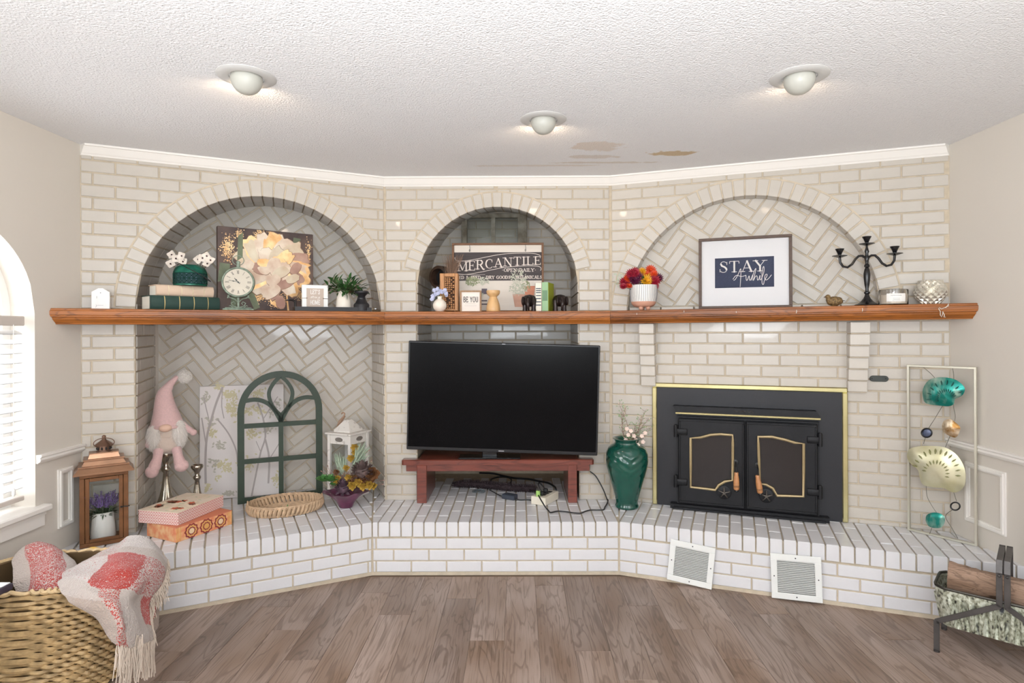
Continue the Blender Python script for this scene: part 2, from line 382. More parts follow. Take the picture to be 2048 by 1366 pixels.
def courses(parent, fr, rows, phase, zoff=0., circle=None, cuts=(), off=0., holes=()):
    """rows: list of (k, [intervals]); circle=(cx,cz,R)"""
    n = 0
    for k, ivs in rows:
        z0 = k * Q + zoff; z1 = z0 + Q; ph = phase + (BL / 2 if k % 2 else 0)
        for a, b, zlo, zhi in ivs:
            i = math.floor((a - ph) / BL)
            while ph + i * BL < b:
                x0, x1 = max(ph + i * BL, a), min(ph + (i + 1) * BL, b); i += 1
                P = rect(x0 + J / 2, x1 - J / 2, max(z0 + J / 2, zlo), min(z1 - J / 2, zhi))
                if x1 - x0 < .022 or P[2][1] - P[0][1] < .012: continue
                if circle and z1 > circle[1]:
                    cx, cz, rr = circle; best = None
                    if min((p[0] - cx) ** 2 + (p[1] - cz) ** 2 for p in P) < rr * rr or abs((x0 + x1) / 2 - cx) < rr:
                        for g in range(0, 181, 3):
                            u = (cos(radians(g)), sin(radians(g))); C = clip(P, u[0], u[1], u[0] * cx + u[1] * cz + rr)
                            if C and (best is None or parea(C) > parea(best)): best = C
                        P = best
                        if not P or parea(P) < .0008: continue
                if any(h[0] < x0 and x1 < h[1] and h[2] < z0 and z1 < h[3] for h in holes): continue
                brick_obj('brick', P, parent, fr.th, fr.w(0, 0, off)); n += 1
    return n
def wall_face(mb, fr, ops, s0, s1, z0, z1, d=0., zr=None):
    """flat mortar face with an arched opening ops=(cx,cz,r, zbottom) or None"""
    def quad(P): mb.add([fr.w(x, z, d) for x, z in P], [tuple(range(len(P)))])
    if not ops: quad(rect(s0, s1, z0, z1)); return
    cx, cz, r, zb = ops; a, b = max(cx - r, s0), min(cx + r, s1)
    if a > s0: quad(rect(s0, a, z0, z1))
    if b < s1: quad(rect(b, s1, zr if zr is not None else z0, z1))
    if zb > z0: quad(rect(a, b, z0, zb))
    n = 40
    for i in range(n):
        x0 = a + (b - a) * i / n; x1 = a + (b - a) * (i + 1) / n
        f = lambda x: cz + sqrt(max(r * r - (x - cx) ** 2, 0))
        quad([(x0, f(x0)), (x1, f(x1)), (x1, z1), (x0, z1)])
ARL = (.94, 1.58, .69, .785); ARM = (.756, 1.73, .539, .635); ARR = (.835, 1.54, .73, .83)
ZW = ZC + .02
NL = Fr((-2.40, -.05), (-1.085, .42))       # back of the left niche
NM = Fr((-.70, .75), (.415, .75))           # back of the middle niche
NR = Fr(R.w(0, 0, -.10).xy, R.w(R.L, 0, -.10).xy)

def ring(parent, fr, ar, back, a0, a1, n, smax=9, smin=-9, full=.0):
    """voussoirs lofted from the front arch to the back arch"""
    cx, cz, ri, re = ar; bfr, bcx, bcz, bri = back
    mb = MB(); ns = n * 2; V = []; yf = BT + .0022
    gs = [a0 + (a1 - a0) * i / ns for i in range(ns + 1)]
    for g in gs:
        for rr in (ri, re + .006):
            x_ = min(max(cx + rr * cos(radians(g)), smin), smax); V += [fr.w(x_, cz + rr * sin(radians(g)), yf), fr.w(x_, cz + rr * sin(radians(g)), 0)]
    mb.add(V, [f for i in range(ns) for f in ((4 * i, 4 * i + 4, 4 * i + 6, 4 * i + 2), (4 * i, 4 * i + 1, 4 * i + 5, 4 * i + 4), (4 * i + 2, 4 * i + 6, 4 * i + 7, 4 * i + 3))]); mb.build('ring_mortar', MORTAR, parent)
    for i in range(n):
        g0 = a0 + (a1 - a0) * i / n; g1 = a0 + (a1 - a0) * (i + 1) / n; dg = J / 2 / ri * 180 / pi * (1 if a1 > a0 else -1)
        g0 += dg; g1 -= dg
        P = arc(cx, cz, ri - .003, ri - .003, g1, g0, 1) + arc(cx, cz, re - J / 2, re - J / 2, g0, g1, 2)
        P = clip(P, -1, 0, -smax); P = clip(P, 1, 0, smin) if P else P
        if not P or parea(P) < .0006: continue
        brick_obj('arch_brick', P, parent, fr.th, fr.w(0, 0, 0), y0=-BT - .0065, y1=.03)
        # soffit face behind the front brick
        mb = MB(); r1 = ri - .003; rb = bri - .003
        f = [fr.w(cx + r1 * cos(radians(g)), cz + r1 * sin(radians(g)), -.02) for g in (g0, g1)]
        b_ = [bfr.w(bcx + rb * cos(radians(g)), bcz + rb * sin(radians(g)), .002) for g in (g0, g1)]
        f2 = [fr.w(cx + re * cos(radians(g)), cz + re * sin(radians(g)), -.02) for g in (g0, g1)]
        b2 = [bfr.w(bcx + (rb + .05) * cos(radians(g)), bcz + (rb + .05) * sin(radians(g)), .002) for g in (g0, g1)]
        q = [f, b_, f2, b2]; mids = [[(u * .5 + v * .5) for u, v in zip(x, y)] for x, y in ((f, b_), (f2, b2))]
        for (A, B, A2, B2) in ((f, mids[0], f2, mids[1]), (mids[0], b_, mids[1], b2)):
            e = .012
            dv = (B[0] - A[0]).normalized() * J / 2
            A = [p + dv for p in A]; B = [p - dv for p in B]; A2 = [p + dv for p in A2]; B2 = [p - dv for p in B2]
            mb.add([A[0], A[1], B[1], B[0], A2[0], A2[1], B2[1], B2[0]], [(0, 1, 2, 3), (0, 4, 5, 1), (1, 5, 6, 2), (2, 6, 7, 3), (3, 7, 4, 0)])
        mb.build('soffit_brick', BRICK, parent)
def tunnel(mb, fr, ar, back, n=40, a0=0, a1=180, zb=None, right=True):
    """mortar surface of the arch soffit and jambs"""
    cx, cz, ri, re = ar; bfr, bcx, bcz, bri = back
    A = [fr.w(cx + ri * cos(radians(a0 + (a1 - a0) * i / n)), cz + ri * sin(radians(a0 + (a1 - a0) * i / n)), 0) for i in range(n + 1)]
    B = [bfr.w(bcx + bri * cos(radians(a0 + (a1 - a0) * i / n)), bcz + bri * sin(radians(a0 + (a1 - a0) * i / n)), 0) for i in range(n + 1)]
    if zb is not None:
        A = [Vector((A[0].x, A[0].y, zb))] + A + [Vector((A[-1].x, A[-1].y, zb))]; B = [Vector((B[0].x, B[0].y, zb))] + B + [Vector((B[-1].x, B[-1].y, zb))]
    if not right: A = A[1:]; B = B[1:]
    m = len(A); mb.add(A + B, [(i, i + 1, m + i + 1, m + i) for i in range(m - 1)])
def jamb_bricks(parent, A, B, z0, z1, side):
    """courses on a jamb running from front point A to back point B; side=+1 faces +normal"""
    fr = Fr(A, B) if side > 0 else Fr(B, A)
    k0, k1 = int(z0 / Q), int(z1 / Q)
    rows = [(k, [(.012, fr.L, z0, z1)]) for k in range(k0, k1 + 1)]
    courses(parent, fr, rows, .1, off=0)
def herring(parent, fr, s0, s1, z0, z1, phase=(0, 0), circle=None, zspring=None, tilt=45):
    w = Q; l = 3 * w; c, s = cos(radians(tilt)), sin(radians(tilt)); cnt = 0
    for k in range(-60, 61):
        for m in range(-30, 31):
            ox, oy = k * w + m * l, k * w - m * l
            for P in (rect(ox + J / 2, ox + l - J / 2, oy + J / 2, oy + w - J / 2), rect(ox + l + J / 2, ox + l + w - J / 2, oy + w - l + J / 2, oy + w - J / 2)):
                P = [(phase[0] + x * c - y * s, phase[1] + x * s + y * c) for x, y in P]
                mx = sum(p[0] for p in P) / 4; mz = sum(p[1] for p in P) / 4
                if not (s0 - .15 < mx < s1 + .15 and z0 - .15 < mz < z1 + .15): continue
                for a, b, cc in ((1, 0, s0), (-1, 0, -s1), (0, 1, z0), (0, -1, -z1)):
                    P = clip(P, a, b, cc)
                    if not P: break
                if not P: continue
                if circle:
                    cx, cz, rr = circle; bad = False
                    for g in range(0, 181, 10):
                        u = (cos(radians(g)), sin(radians(g))); P = clip(P, -u[0], -u[1], -(u[0] * cx + u[1] * cz + rr))
                        if not P: bad = True; break
                    if bad: continue
                if parea(P) < .0007: continue
                brick_obj('brick', P, parent, fr.th, fr.w(0, 0, 0)); cnt += 1
    return cnt

# left wing -----------------------------------------------------------
mb = MB(); wall_face(mb, L, (ARL[0], ARL[1], ARL[2], ZH - .3), 0, L.L, 0, ZW, zr=1.567)
# right part of the opening reaches the corner below the spring line
wbl = struct(mb.build('wall_back_left', MORTAR))
k1 = int(ZW / Q) + 1
ZOFF = .0135
rows = []
for k in range(4, k1):
    zc_ = (k + .5) * Q + ZOFF; lo, hi = ZH, 2.452
    if zc_ < ARL[1]: rows.append((k, [(0.0, ARL[0] - ARL[2], lo, hi)]))
    else: rows.append((k, [(0.0, ARL[0], lo, hi), (ARL[0], L.L, lo, hi)]))
nl = courses(wbl, L, [r for r in rows if (r[0] + .5) * Q + ZOFF < 1.5], .048, .001)
nl += courses(wbl, L, [r for r in rows if (r[0] + .5) * Q + ZOFF >= 1.5], .160, ZOFF, circle=(ARL[0], ARL[1], ARL[2] + .055))
# niche geometry
sL0, _ = 0.0, 0
bcx = NL.L / 2; back = (NL, bcx - .0, 1.62, NL.L / 2 + .0)
mb = MB(); wall_face(mb, NL, None, -.02, NL.L + .02, 0, 2.36)
wnl = struct(mb.build('wall_niche_left', MORTAR))
mb = MB(); tunnel(mb, L, ARL, back, zb=0, right=False)
mb.add([L.w(L.L, 0), L.w(L.L, 1.6), NL.w(NL.L, 1.6), NL.w(NL.L, 0)], [(0, 1, 2, 3)])
mb.build('niche_lining', MORTAR, wbl)
ring(wbl, L, ARL, back, 180, 0, 35, smax=L.L - .004, smin=.0)
jamb_bricks(wbl, L.w(ARL[0] - ARL[2], 0).xy, NL.w(0, 0).xy, ZH, 1.60, +1)
jamb_bricks(wbl, L.w(L.L, 0).xy, NL.w(NL.L, 0).xy, ZH, 1.56, -1)
nh = herring(wnl, NL, 0, NL.L, ZH, 2.33, phase=(.092, 1.327), tilt=36)

# middle -------------------------------------------------------------
mb = MB(); wall_face(mb, M, (ARM[0], ARM[1], ARM[2], ZH - .3), 0, M.L, 0, ZW)
wbm = struct(mb.build('wall_back', MORTAR))
backM = (NM, .5575, 1.83, .5575)
rows = []
for k in range(4, k1):
    zc_ = (k + .5) * Q + ZOFF; lo, hi = ZH, 2.452
    if zc_ < 1.86: rows.append((k, [(.006, ARM[0] - ARM[2], lo, hi), (ARM[0] + ARM[2], M.L - .006, lo, hi)]))
    else: rows.append((k, [(.006, ARM[0], lo, hi), (ARM[0], M.L - .006, lo, hi)]))
courses(wbm, M, [r for r in rows if (r[0] + .5) * Q + ZOFF < 1.86],   .0107, ZOFF)
courses(wbm, M, [r for r in rows if (r[0] + .5) * Q + ZOFF >= 1.86],   .0107, ZOFF, circle=(ARM[0], ARM[1], ARM[2] + .05))
ring(wbm, M, ARM, backM, 168, 12, 25)
mb = MB(); tunnel(mb, M, ARM, backM, zb=0); mb.build('niche_lining', MORTAR, wbm)
mb = MB(); wall_face(mb, NM, None, -.02, NM.L + .02, 0, 2.42); wnm = struct(mb.build('wall_niche_middle', MORTAR))
rows = [(k, [(0, NM.L, ZH, 2.42)]) for k in range(13, 36)]
courses(wnm, NM, rows, .05, ZOFF)
jamb_bricks(wbm, M.w(ARM[0] - ARM[2], 0).xy, NM.w(0, 0).xy, .9, 1.84, +1)
jamb_bricks(wbm, M.w(ARM[0] + ARM[2], 0).xy, NM.w(NM.L, 0).xy, .9, 1.84, -1)

# right wing ---------------------------------------------------------
mb = MB(); wall_face(mb, R, (ARR[0], ARR[1], ARR[2], 1.545), 0, R.L, 0, ZW)
wbr = struct(mb.build('wall_back_right', MORTAR))
rows = []
for k in range(4, k1):
    zc_ = (k + .5) * Q + ZOFF; lo, hi = ZH, 2.452
    if zc_ < 1.54: rows.append((k, [(.006, R.L, lo, hi)]))
    else: rows.append((k, [(.006, ARR[0], lo, hi), (ARR[0], R.L, lo, hi)]))
courses(wbr, R, [r for r in rows if (r[0] + .5) * Q + ZOFF < 1.54], -.011, .003, holes=((.29, 1.38, .3, 1.09), (.2, .31, 1.0, 1.5), (1.37, 1.5, 1.0, 1.5)))
courses(wbr, R, [r for r in rows if (r[0] + .5) * Q + ZOFF >= 1.54], .0016, .001, circle=(ARR[0], ARR[1], ARR[2] + .055))
backR = (NR, ARR[0], ARR[1], ARR[2])
ring(wbr, R, ARR, backR, 180, 0, 36, smin=.004)
mb = MB(); tunnel(mb, R, ARR, backR); mb.build('niche_lining', MORTAR, wbr)
mb = MB(); wall_face(mb, NR, None, .05, 1.62, 1.5, 2.32); wnr = struct(mb.build('wall_niche_right', MORTAR))
herring(wnr, NR, ARR[0] - ARR[2], ARR[0] + ARR[2], 1.60, 2.3, phase=(.632, 2.043), tilt=54, circle=(ARR[0], ARR[1], ARR[2]))
for i in range(7):   # the row of headers on the ledge below the herringbone
    a = .115 + i * BL
    brick_obj('brick', rect(a + J / 2, a + BL - J / 2, 1.548, 1.592), wbr, R.th, R.w(0, 0, -.098), y0=-.07, y1=0)
# corbelled brick brackets under the right mantel
def corbel(s0, s1):
    for i in range(6):
        z1 = 1.484 - i * Q; d = [.13, .115, .10, .08, .062, .045][i]
        me = MB(); me.bbox(s0, s1, -d, .0, z1 - Q + J * .55, z1 - .001, .003)
        o = me.build('corbel_brick', BRICK, wbr, loc=R.w(0, 0), rz=R.th)
        me = MB(); me.box(s0 + .004, s1 - .004, -d + .012, .0, z1 - Q - .001, z1 - Q + J * .56)
        me.build('mortar_joint', MORTAR, wbr, loc=R.w(0, 0), rz=R.th)
corbel(.203, .296); corbel(1.385, 1.485)

# hearth ---------------------------------------------------------------
hearth = thing('brick_hearth', 'raised white painted brick hearth running under all three alcoves with rowlock edge', 'hearth')
HX = -2.38; HXR = 2.391
gl = HL.w((HX - G1[0]) / HL.t.x, 0); gr = HR.w((HXR - F2[0]) / HR.t.x, 0)
poly = [(gl.x, gl.y), (F1[0], F1[1]), (F2[0], F2[1]), (gr.x, gr.y), (HXR, .45), (NM.w(NM.L, 0).x, .8), (NM.w(0, 0).x, .8), (-2.45, .45), (HX, 0)]
# mortar core slightly inside the bricks
core = [(gl.x, gl.y + .013), (F1[0] - .004, F1[1] + .013), (F2[0] + .004, F2[1] + .013), (gr.x, gr.y + .013), (HXR, E2[1] - .0), (C2[0], .0), (.415, 0), (.415, .76), (-.70, .76), (-.70, 0), (C1[0], 0), (-1.085, .42), (-2.40, -.05), (HX, E1[1])]
mb = MB(); mb.slab(core, 0, ZH - .010); mb.build('hearth_core', MORTAR, hearth)
ZR = ZH - .0885                              # underside of the rowlock course
def face_courses(fr, s0, s1, ph):
    for k in range(3):
        z0 = .0187 + k * Q; p0 = ph + (BL / 2 if k % 2 else 0); i = math.floor((s0 - p0) / BL)
        while p0 + i * BL < s1:
            a, b = max(p0 + i * BL, s0), min(p0 + (i + 1) * BL, s1); i += 1
            if b - a < .02: continue
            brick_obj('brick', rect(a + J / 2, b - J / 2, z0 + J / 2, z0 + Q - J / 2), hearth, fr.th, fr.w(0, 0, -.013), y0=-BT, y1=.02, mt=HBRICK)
sgl = (HX - G1[0]) / HL.t.x; sgr = (HXR - F2[0]) / HR.t.x
face_courses(HL, sgl, HL.L, .007 - BL * 5); face_courses(HM, 0, HM.L, .02); face_courses(HR, 0, sgr, .100 - BL)
def miter(fa, fb, corner):
    n = (fa.t + fb.t).normalized(); return n, n.dot(Vector(corner))
def rowlocks(fr, s0, s1, lines, backs, ph, RW):
    """lines: half planes a*x+b*y>=c in world xy limiting the panel"""
    n0 = math.floor((s0 - ph) / RW); i = n0
    while ph + i * RW < s1:
        a, b = ph + i * RW + J / 2, ph + (i + 1) * RW - J / 2; r = 0
        d = 0.; first = True
        ln = [.12, .205, .205, .205, .205] if i % 2 else [.215, .205, .205, .205, .205]
        for q_, q in enumerate(ln):
            y0, y1 = d + (0 if first else J / 2), d + q - J / 2; d += q
            P = [fr.w(x, 0, -y).xy for x, y in rect(a, b, y0, y1)]; P = [(p.x, p.y) for p in P]
            for (A, B, Cc) in lines + backs:
                P = clip(P, A, B, Cc)
                if not P: break
            if not P or parea(P) < .0009: first = False; continue
            Pl = []
            for x, y in P:
                v = Vector((x, y)) - fr.A; Pl.append((v.dot(fr.t), -v.dot(fr.n)))
            if q_ >= 2:
                FARB.slab([(fr.w(x, 0, -y).x, fr.w(x, 0, -y).y) for x, y in Pl], ZH - .05, ZH, ch=.0028); first = False; continue
            mb_y0 = ZR + J / 2 if first else ZH - .05
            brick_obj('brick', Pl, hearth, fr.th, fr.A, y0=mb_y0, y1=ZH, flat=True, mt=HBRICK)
            first = False
        i += 1
FARB = MB()
nm1, cm1 = miter(HL, HM, F1); nm2, cm2 = miter(HM, HR, F2)
e = J / 2
def behind(fr, off): return (fr.n.x, fr.n.y, fr.n.dot(fr.A) + off)      # keep the room side of a plane
jl = Fr(L.w(ARL[0] - ARL[2], 0).xy, NL.w(0, 0).xy); jr = Fr(L.w(L.L, 0).xy, NL.w(NL.L, 0).xy)
rowlocks(HL, sgl, HL.L + .6, [(-nm1.x, -nm1.y, -cm1 + e)], [behind(NL, BT), (1, 0, HX)], HL.px(349.8, 1102.8)[0], (HL.px(723.1, 1046.6)[0] - HL.px(349.8, 1102.8)[0]) / 14)
rowlocks(HM, -.3, HM.L + .3, [(nm1.x, nm1.y, cm1 + e), (-nm2.x, -nm2.y, -cm2 + e)], [(0, -1, -.745)], .0347, .0673)
rowlocks(HR, -.3, sgr, [(nm2.x, nm2.y, cm2 + e)], [behind(R, .002), (-1, 0, -HXR)], HR.px(1261.6, 1046.5)[0], (HR.px(1739.7, 1099)[0] - HR.px(1261.6, 1046.5)[0]) / 18)

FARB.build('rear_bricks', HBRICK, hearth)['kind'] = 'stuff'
# side walls, floor, ceiling -------------------------------------------
YB = -7.4
def wainscot(parent, X, sg, panels, ystart, yend):
    """chair rail and picture-frame panels; sg=+1 when the room lies at +x"""
    prof = [(0, .795), (.010, .795), (.012, .800), (.02, .803), (.024, .812), (.02, .822), (.028, .828), (.028, .838), (0, .838)]
    for y0, y1 in panels['rail']:
        m = MB(); m.add([(X + sg * p[0], y0, p[1]) for p in prof] + [(X + sg * p[0], y1, p[1]) for p in prof], [(i, (i + 1) % 9, 9 + (i + 1) % 9, 9 + i) for i in range(9)] + [tuple(range(9)), tuple(range(9, 18))]); m.build('chair_rail', TRIM, parent)
    for y0, y1, z0, z1 in panels['frames']:
        y0, y1 = min(y0, y1), max(y0, y1); m = MB()
        for w0, w1, h in ((0, .028, .008), (.008, .020, .015)):
            for (a, b, c, d) in ((y0 + w0, y1 - w0, z0 + w0, z0 + w1), (y0 + w0, y1 - w0, z1 - w1, z1 - w0), (y0 + w0, y0 + w1, z0 + w1, z1 - w1), (y1 - w1, y1 - w0, z0 + w1, z1 - w1)):
                m.box(min(X, X + sg * h), max(X, X + sg * h), a, b, c, d)
        m.build('panel_moulding', TRIM, parent)
WY, WZ, WR, WS = -1.467, 1.535, .43, .585     # arched window in the left wall
XL, XR = E1[0], E2[0]; TW = .16
m = MB()
def yz(P, x): m.add([(x, y, z) for y, z in P], [tuple(range(len(P)))])
yz(rect(WY + WR, .6, 0, ZW), XL); yz(rect(YB, WY - WR, 0, ZW), XL); yz(rect(WY - WR, WY + WR, 0, WS), XL)
n = 36
def wf(y): return WZ + sqrt(max(WR * WR - (y - WY) ** 2, 0))
for i in range(n):
    a = WY - WR + 2 * WR * i / n; b = a + 2 * WR / n; yz([(a, wf(a)), (b, wf(b)), (b, ZW), (a, ZW)], XL)
OUT = [(WY - WR, WS), (WY - WR, WZ)] + [(WY + WR * cos(radians(g)), WZ + WR * sin(radians(g))) for g in range(175, 0, -5)] + [(WY + WR, WZ), (WY + WR, WS)]
k = len(OUT); m.add([(XL, y, z) for y, z in OUT] + [(XL - TW, y, z) for y, z in OUT], [(i, (i + 1) % k, k + (i + 1) % k, k + i) for i in range(k)])
wl = struct(m.build('wall_left', PLASTER))
wainscot(wl, XL, 1, {'rail': [(WY + WR + .004, E1[1] - .002), (YB, WY - WR - .055)], 'frames': [(-1.0 + .10, -.80, .43, .735), (-2.0, -2.9, .2, .72)]}, 0, 0)
m = MB(); m.box(XL, XL + .012, YB, gl.y - .002, 0, .12); m.box(XL, XL + .018, YB, gl.y - .002, 0, .02); struct(m.build('baseboard_left', TRIM))
m = MB(); m.box(XR - .012, XR, YB, gr.y - .002, 0, .12); m.box(XR - .018, XR, YB, gr.y - .002, 0, .02); struct(m.build('baseboard_right', TRIM))
m = MB(); m.box(XR, XR + .1, YB, .6, 0, ZW); wr_ = struct(m.build('wall_right', PLASTER))
wainscot(wr_, XR, -1, {'rail': [(YB, E2[1])], 'frames': [(-1.02, -.76, .42, .735), (-2.4, -1.14, .42, .735)]}, 0, 0)
m = MB(); m.box(XL - .2, XR + .2, YB - .1, YB, 0, ZW); struct(m.build('wall_front', PLASTER))
m = MB(); m.box(XL - .3, XR + .3, YB - .1, 1.2, ZC, ZC + .08); struct(m.build('ceiling', CEIL))
# crown moulding: one run per brick wall
def crown(fr, nxt0, nxt1, name, h=.058, dp=.045):
    prof = [(0, ZC - h), (.006, ZC - h), (.010, ZC - h + .008), (.016, ZC - h + .014), (.032, ZC - .020), (.038, ZC - .012), (dp, ZC - .010), (dp, ZC), (0, ZC)]
    def endp(d, which):
        o = nxt0 if which == 0 else nxt1; base = 0 if which == 0 else fr.L
        if o is None: return base
        # intersection of offset lines
        A = fr.A + fr.n * d; B = o.A + o.n * d; cr = fr.t.x * o.t.y - fr.t.y * o.t.x; w_ = B - A
        return (w_.x * o.t.y - w_.y * o.t.x) / cr
    q = [fr.w(endp(d, 0), z, d) for d, z in prof] + [fr.w(endp(d, 1), z, d) for d, z in prof]; k = len(prof)
    m = MB(); m.add(q, [(i, (i + 1) % k, k + (i + 1) % k, k + i) for i in range(k)] + [tuple(range(k)), tuple(range(k, 2 * k))]); struct(m.build(name, TRIM))
SL = Fr((XL, -5), (XL, .5)); SR = Fr((XR, .5), (XR, -5))
crown(L, SL, M, 'trim_1'); crown(M, L, R, 'trim_2'); crown(R, M, SR, 'trim_3')

# floor planks
m = MB(); m.box(XL - .3, XR + .3, YB - .1, 1.2, -.06, -.0035); fl = struct(m.build('floor', mat('floor_far', srgb(120, 98, 80), .5, var=.3, nscale=3)))
PW, PLN = .1605, 1.22; pc = 0
for i in range(-15, 16):
    x0 = -.075 + i * PW
    if x0 < XL or x0 + PW > XR: continue
    yoff = [.78, .12, .45, .93, .27, .61, 1.08, .02, .36, .7, 1.15, .52][(i * 5) % 12]
    for j in range(-4, 2):
        y0 = -1.2 + yoff + j * PLN; y1 = y0 + PLN
        if y0 > -.47 or y1 < -4.8: continue
        y1 = min(y1, -.47)
        m = MB(); hx, hy = PW / 2 - .0006, (y1 - y0) / 2 - .0006
        m.slab(rect(-hx, hx, -hy, hy), -.006, 0, ch=.0010)
        m.build('plank', PLANK, fl, loc=(x0 + PW / 2, (y0 + y1) / 2, 0)); pc += 1
# clip planks hidden in hearth is unnecessary: they end beneath its front edge

# mantel ---------------------------------------------------------------
man = thing('mantel_shelf', 'stained oak mantel with moulded edge spanning all three brick alcoves', 'mantel')
MP = [(0, 1.566), (.182, 1.566), (.187, 1.562), (.187, 1.556), (.192, 1.552), (.192, 1.532), (.188, 1.528), (.188, 1.523), (.178, 1.519), (.176, 1.510), (.170, 1.503), (.158, 1.490), (.156, 1.484), (0, 1.484)]
def mantel(fr, o0, o1, gap0=0, gap1=0, rise=0):
    def endp(d, o, base):
        if o is None: return base
        A = fr.A + fr.n * d; B = o.A + o.n * d; cr = fr.t.x * o.t.y - fr.t.y * o.t.x; w_ = B - A
        return (w_.x * o.t.y - w_.y * o.t.x) / cr
    def wallp(d, X): return (X - (fr.A + fr.n * d).x) / fr.t.x
    k = len(MP); q = []
    for e_, o in ((0, o0), (1, o1)):
        for d, z in MP:
            s_ = wallp(d, o) if isinstance(o, float) else endp(d, o, 0)
            if e_ == 0: s_ += gap0
            else: s_ -= gap1
            q.append((s_, -d, z + rise * s_))
    m = MB(); m.add(q, [(i, (i + 1) % k, k + (i + 1) % k, k + i) for i in range(k)] + [tuple(range(k)), tuple(range(k, 2 * k))])
    m.build('shelf_board', MANTEL, man, loc=fr.w(0, 0), rz=fr.th)
RISE = .006
mantel(L, XL + .001, M, 0, .0006); mantel(M, L, R, .0006, .0006); mantel(R, M, XR - .001, .0006, 0, RISE)
m = MB(); P = [L.w(ARL[0] - ARL[2] + .004, 0).xy, L.w(L.L - .004, 0).xy, NL.w(NL.L - .01, 0, BT).xy, NL.w(.01, 0, BT).xy]
m.slab([tuple(p) for p in P], 1.535, 1.5655); m.build('alcove_board', MANTEL, man)
m = MB(); m.slab([(C1[0] + ARM[0] - ARM[2] + BT, 0), (C1[0] + ARM[0] + ARM[2] - BT, 0), (.40, .735), (-.685, .735)], 1.535, 1.5655); m.build('alcove_board', MANTEL, man)

# ------------------------------------------------------------------ window in the left wall
win = bpy.data.objects.new('window_1', None); COL.objects.link(win); struct(win)
XG = XL - TW + .02
def yzring(m, pts, pts2, x0, x1):
    k = len(pts)
    m.add([(x0, *p) for p in pts] + [(x0, *p) for p in pts2] + [(x1, *p) for p in pts] + [(x1, *p) for p in pts2],
          [(i, (i + 1) % k, k + (i + 1) % k, k + i) for i in range(k)] + [(2 * k + i, 3 * k + i, 3 * k + (i + 1) % k, 2 * k + (i + 1) % k) for i in range(k)] + [(k + i, k + (i + 1) % k, 3 * k + (i + 1) % k, 3 * k + i) for i in range(k)])
def wout(r): return [(WY - r, WS + (WR - r)), (WY - r, WZ)] + [(WY + r * cos(radians(g)), WZ + r * sin(radians(g))) for g in range(175, 0, -5)] + [(WY + r, WZ), (WY + r, WS + (WR - r))]
m = MB(); yzring(m, wout(WR), wout(WR - .045), XG - .02, XG + .02)
m.box(XG - .018, XG + .018, WY - WR + .04, WY + WR - .04, WZ - .02, WZ + .02); m.box(XG - .018, XG + .018, WY - .012, WY + .012, WS, WZ + WR - .04)
m.box(XG - .018, XG + .018, WY - WR + .04, WY + WR - .04, 1.03, 1.06)
m.build('window_frame', WHITE, win)
GLASS = mat('clear_glass', (1, 1, 1), .0, trans=1, spec=.3); GLASS.node_tree.nodes['Principled BSDF'].inputs['IOR'].default_value = 1.1
m = MB(); m.add([(XG, y, z) for y, z in wout(WR - .04)], [tuple(range(len(wout(.4))))]); m.build('window_pane', GLASS, win)
m = MB(); m.bbox(XL - TW, XL + .045, WY - WR - .05, WY + WR + .055, WS - .028, WS + .002, .006); m.box(XL, XL + .018, WY - WR - .03, WY + WR + .035, WS - .10, WS - .028); m.box(XL, XL + .026, WY - WR - .03, WY + WR + .035, WS - .045, WS - .028)
m.build('window_sill', TRIM, win)
bl = thing('window_blind', 'white slatted blind half open in the arched window', 'blind', (XL - .05, WY, 0))
SLAT = mat('blind_slat', srgb(240, 240, 240), .4)
m = MB(); m.bbox(-.028, .028, -WR + .035, WR - .03, 1.475, 1.522, .004); m.build('head_rail', mat('head_rail', srgb(205, 195, 186), .5), bl)
sl = None
for i in range(17):
    z = 1.445 - i * .0465
    if sl is None:
        m = MB(); G = [[(-.024 + .048 * j / 4, y, .002 * (1 - ((j - 2) / 2) ** 2)) for j in range(5)] for y in (-WR + .04, WR - .035)]; m.grid(G, uv=False)
        G2 = [[(p[0], p[1], p[2] - .0025) for p in r] for r in G]; m.grid(G2, uv=False)
        sl = m.build('slat', SLAT, bl, smooth=True); sl.location = (0, 0, z); sl.rotation_euler = (0, radians(24), 0)
    else:
        o = sl.copy(); COL.objects.link(o); o.location = (0, 0, z); o.parent = bl
m = MB(); m.bbox(-.026, .026, -WR + .038, WR - .033, .628, .652, .004); m.build('bottom_rail', mat('head_rail', (1, 1, 1)), bl)
m = MB()
for yy in (.22, -.18): m.tube([(.027, yy, 1.48), (.027, yy, .64)], .0012, 4); m.tube([(-.027, yy, 1.48), (-.027, yy, .64)], .0012, 4)
m.build('ladder_cord', WHITE, bl)
m = MB(); m.tube([(.032, .33, 1.48), (.034, .325, .70)], .0015, 5); m.lathe([(.002, 0), (.008, .01), (.006, .03), (.002, .04)], 8, TR(.034, .325, .665)); m.build('pull_cord', WHITE, bl)

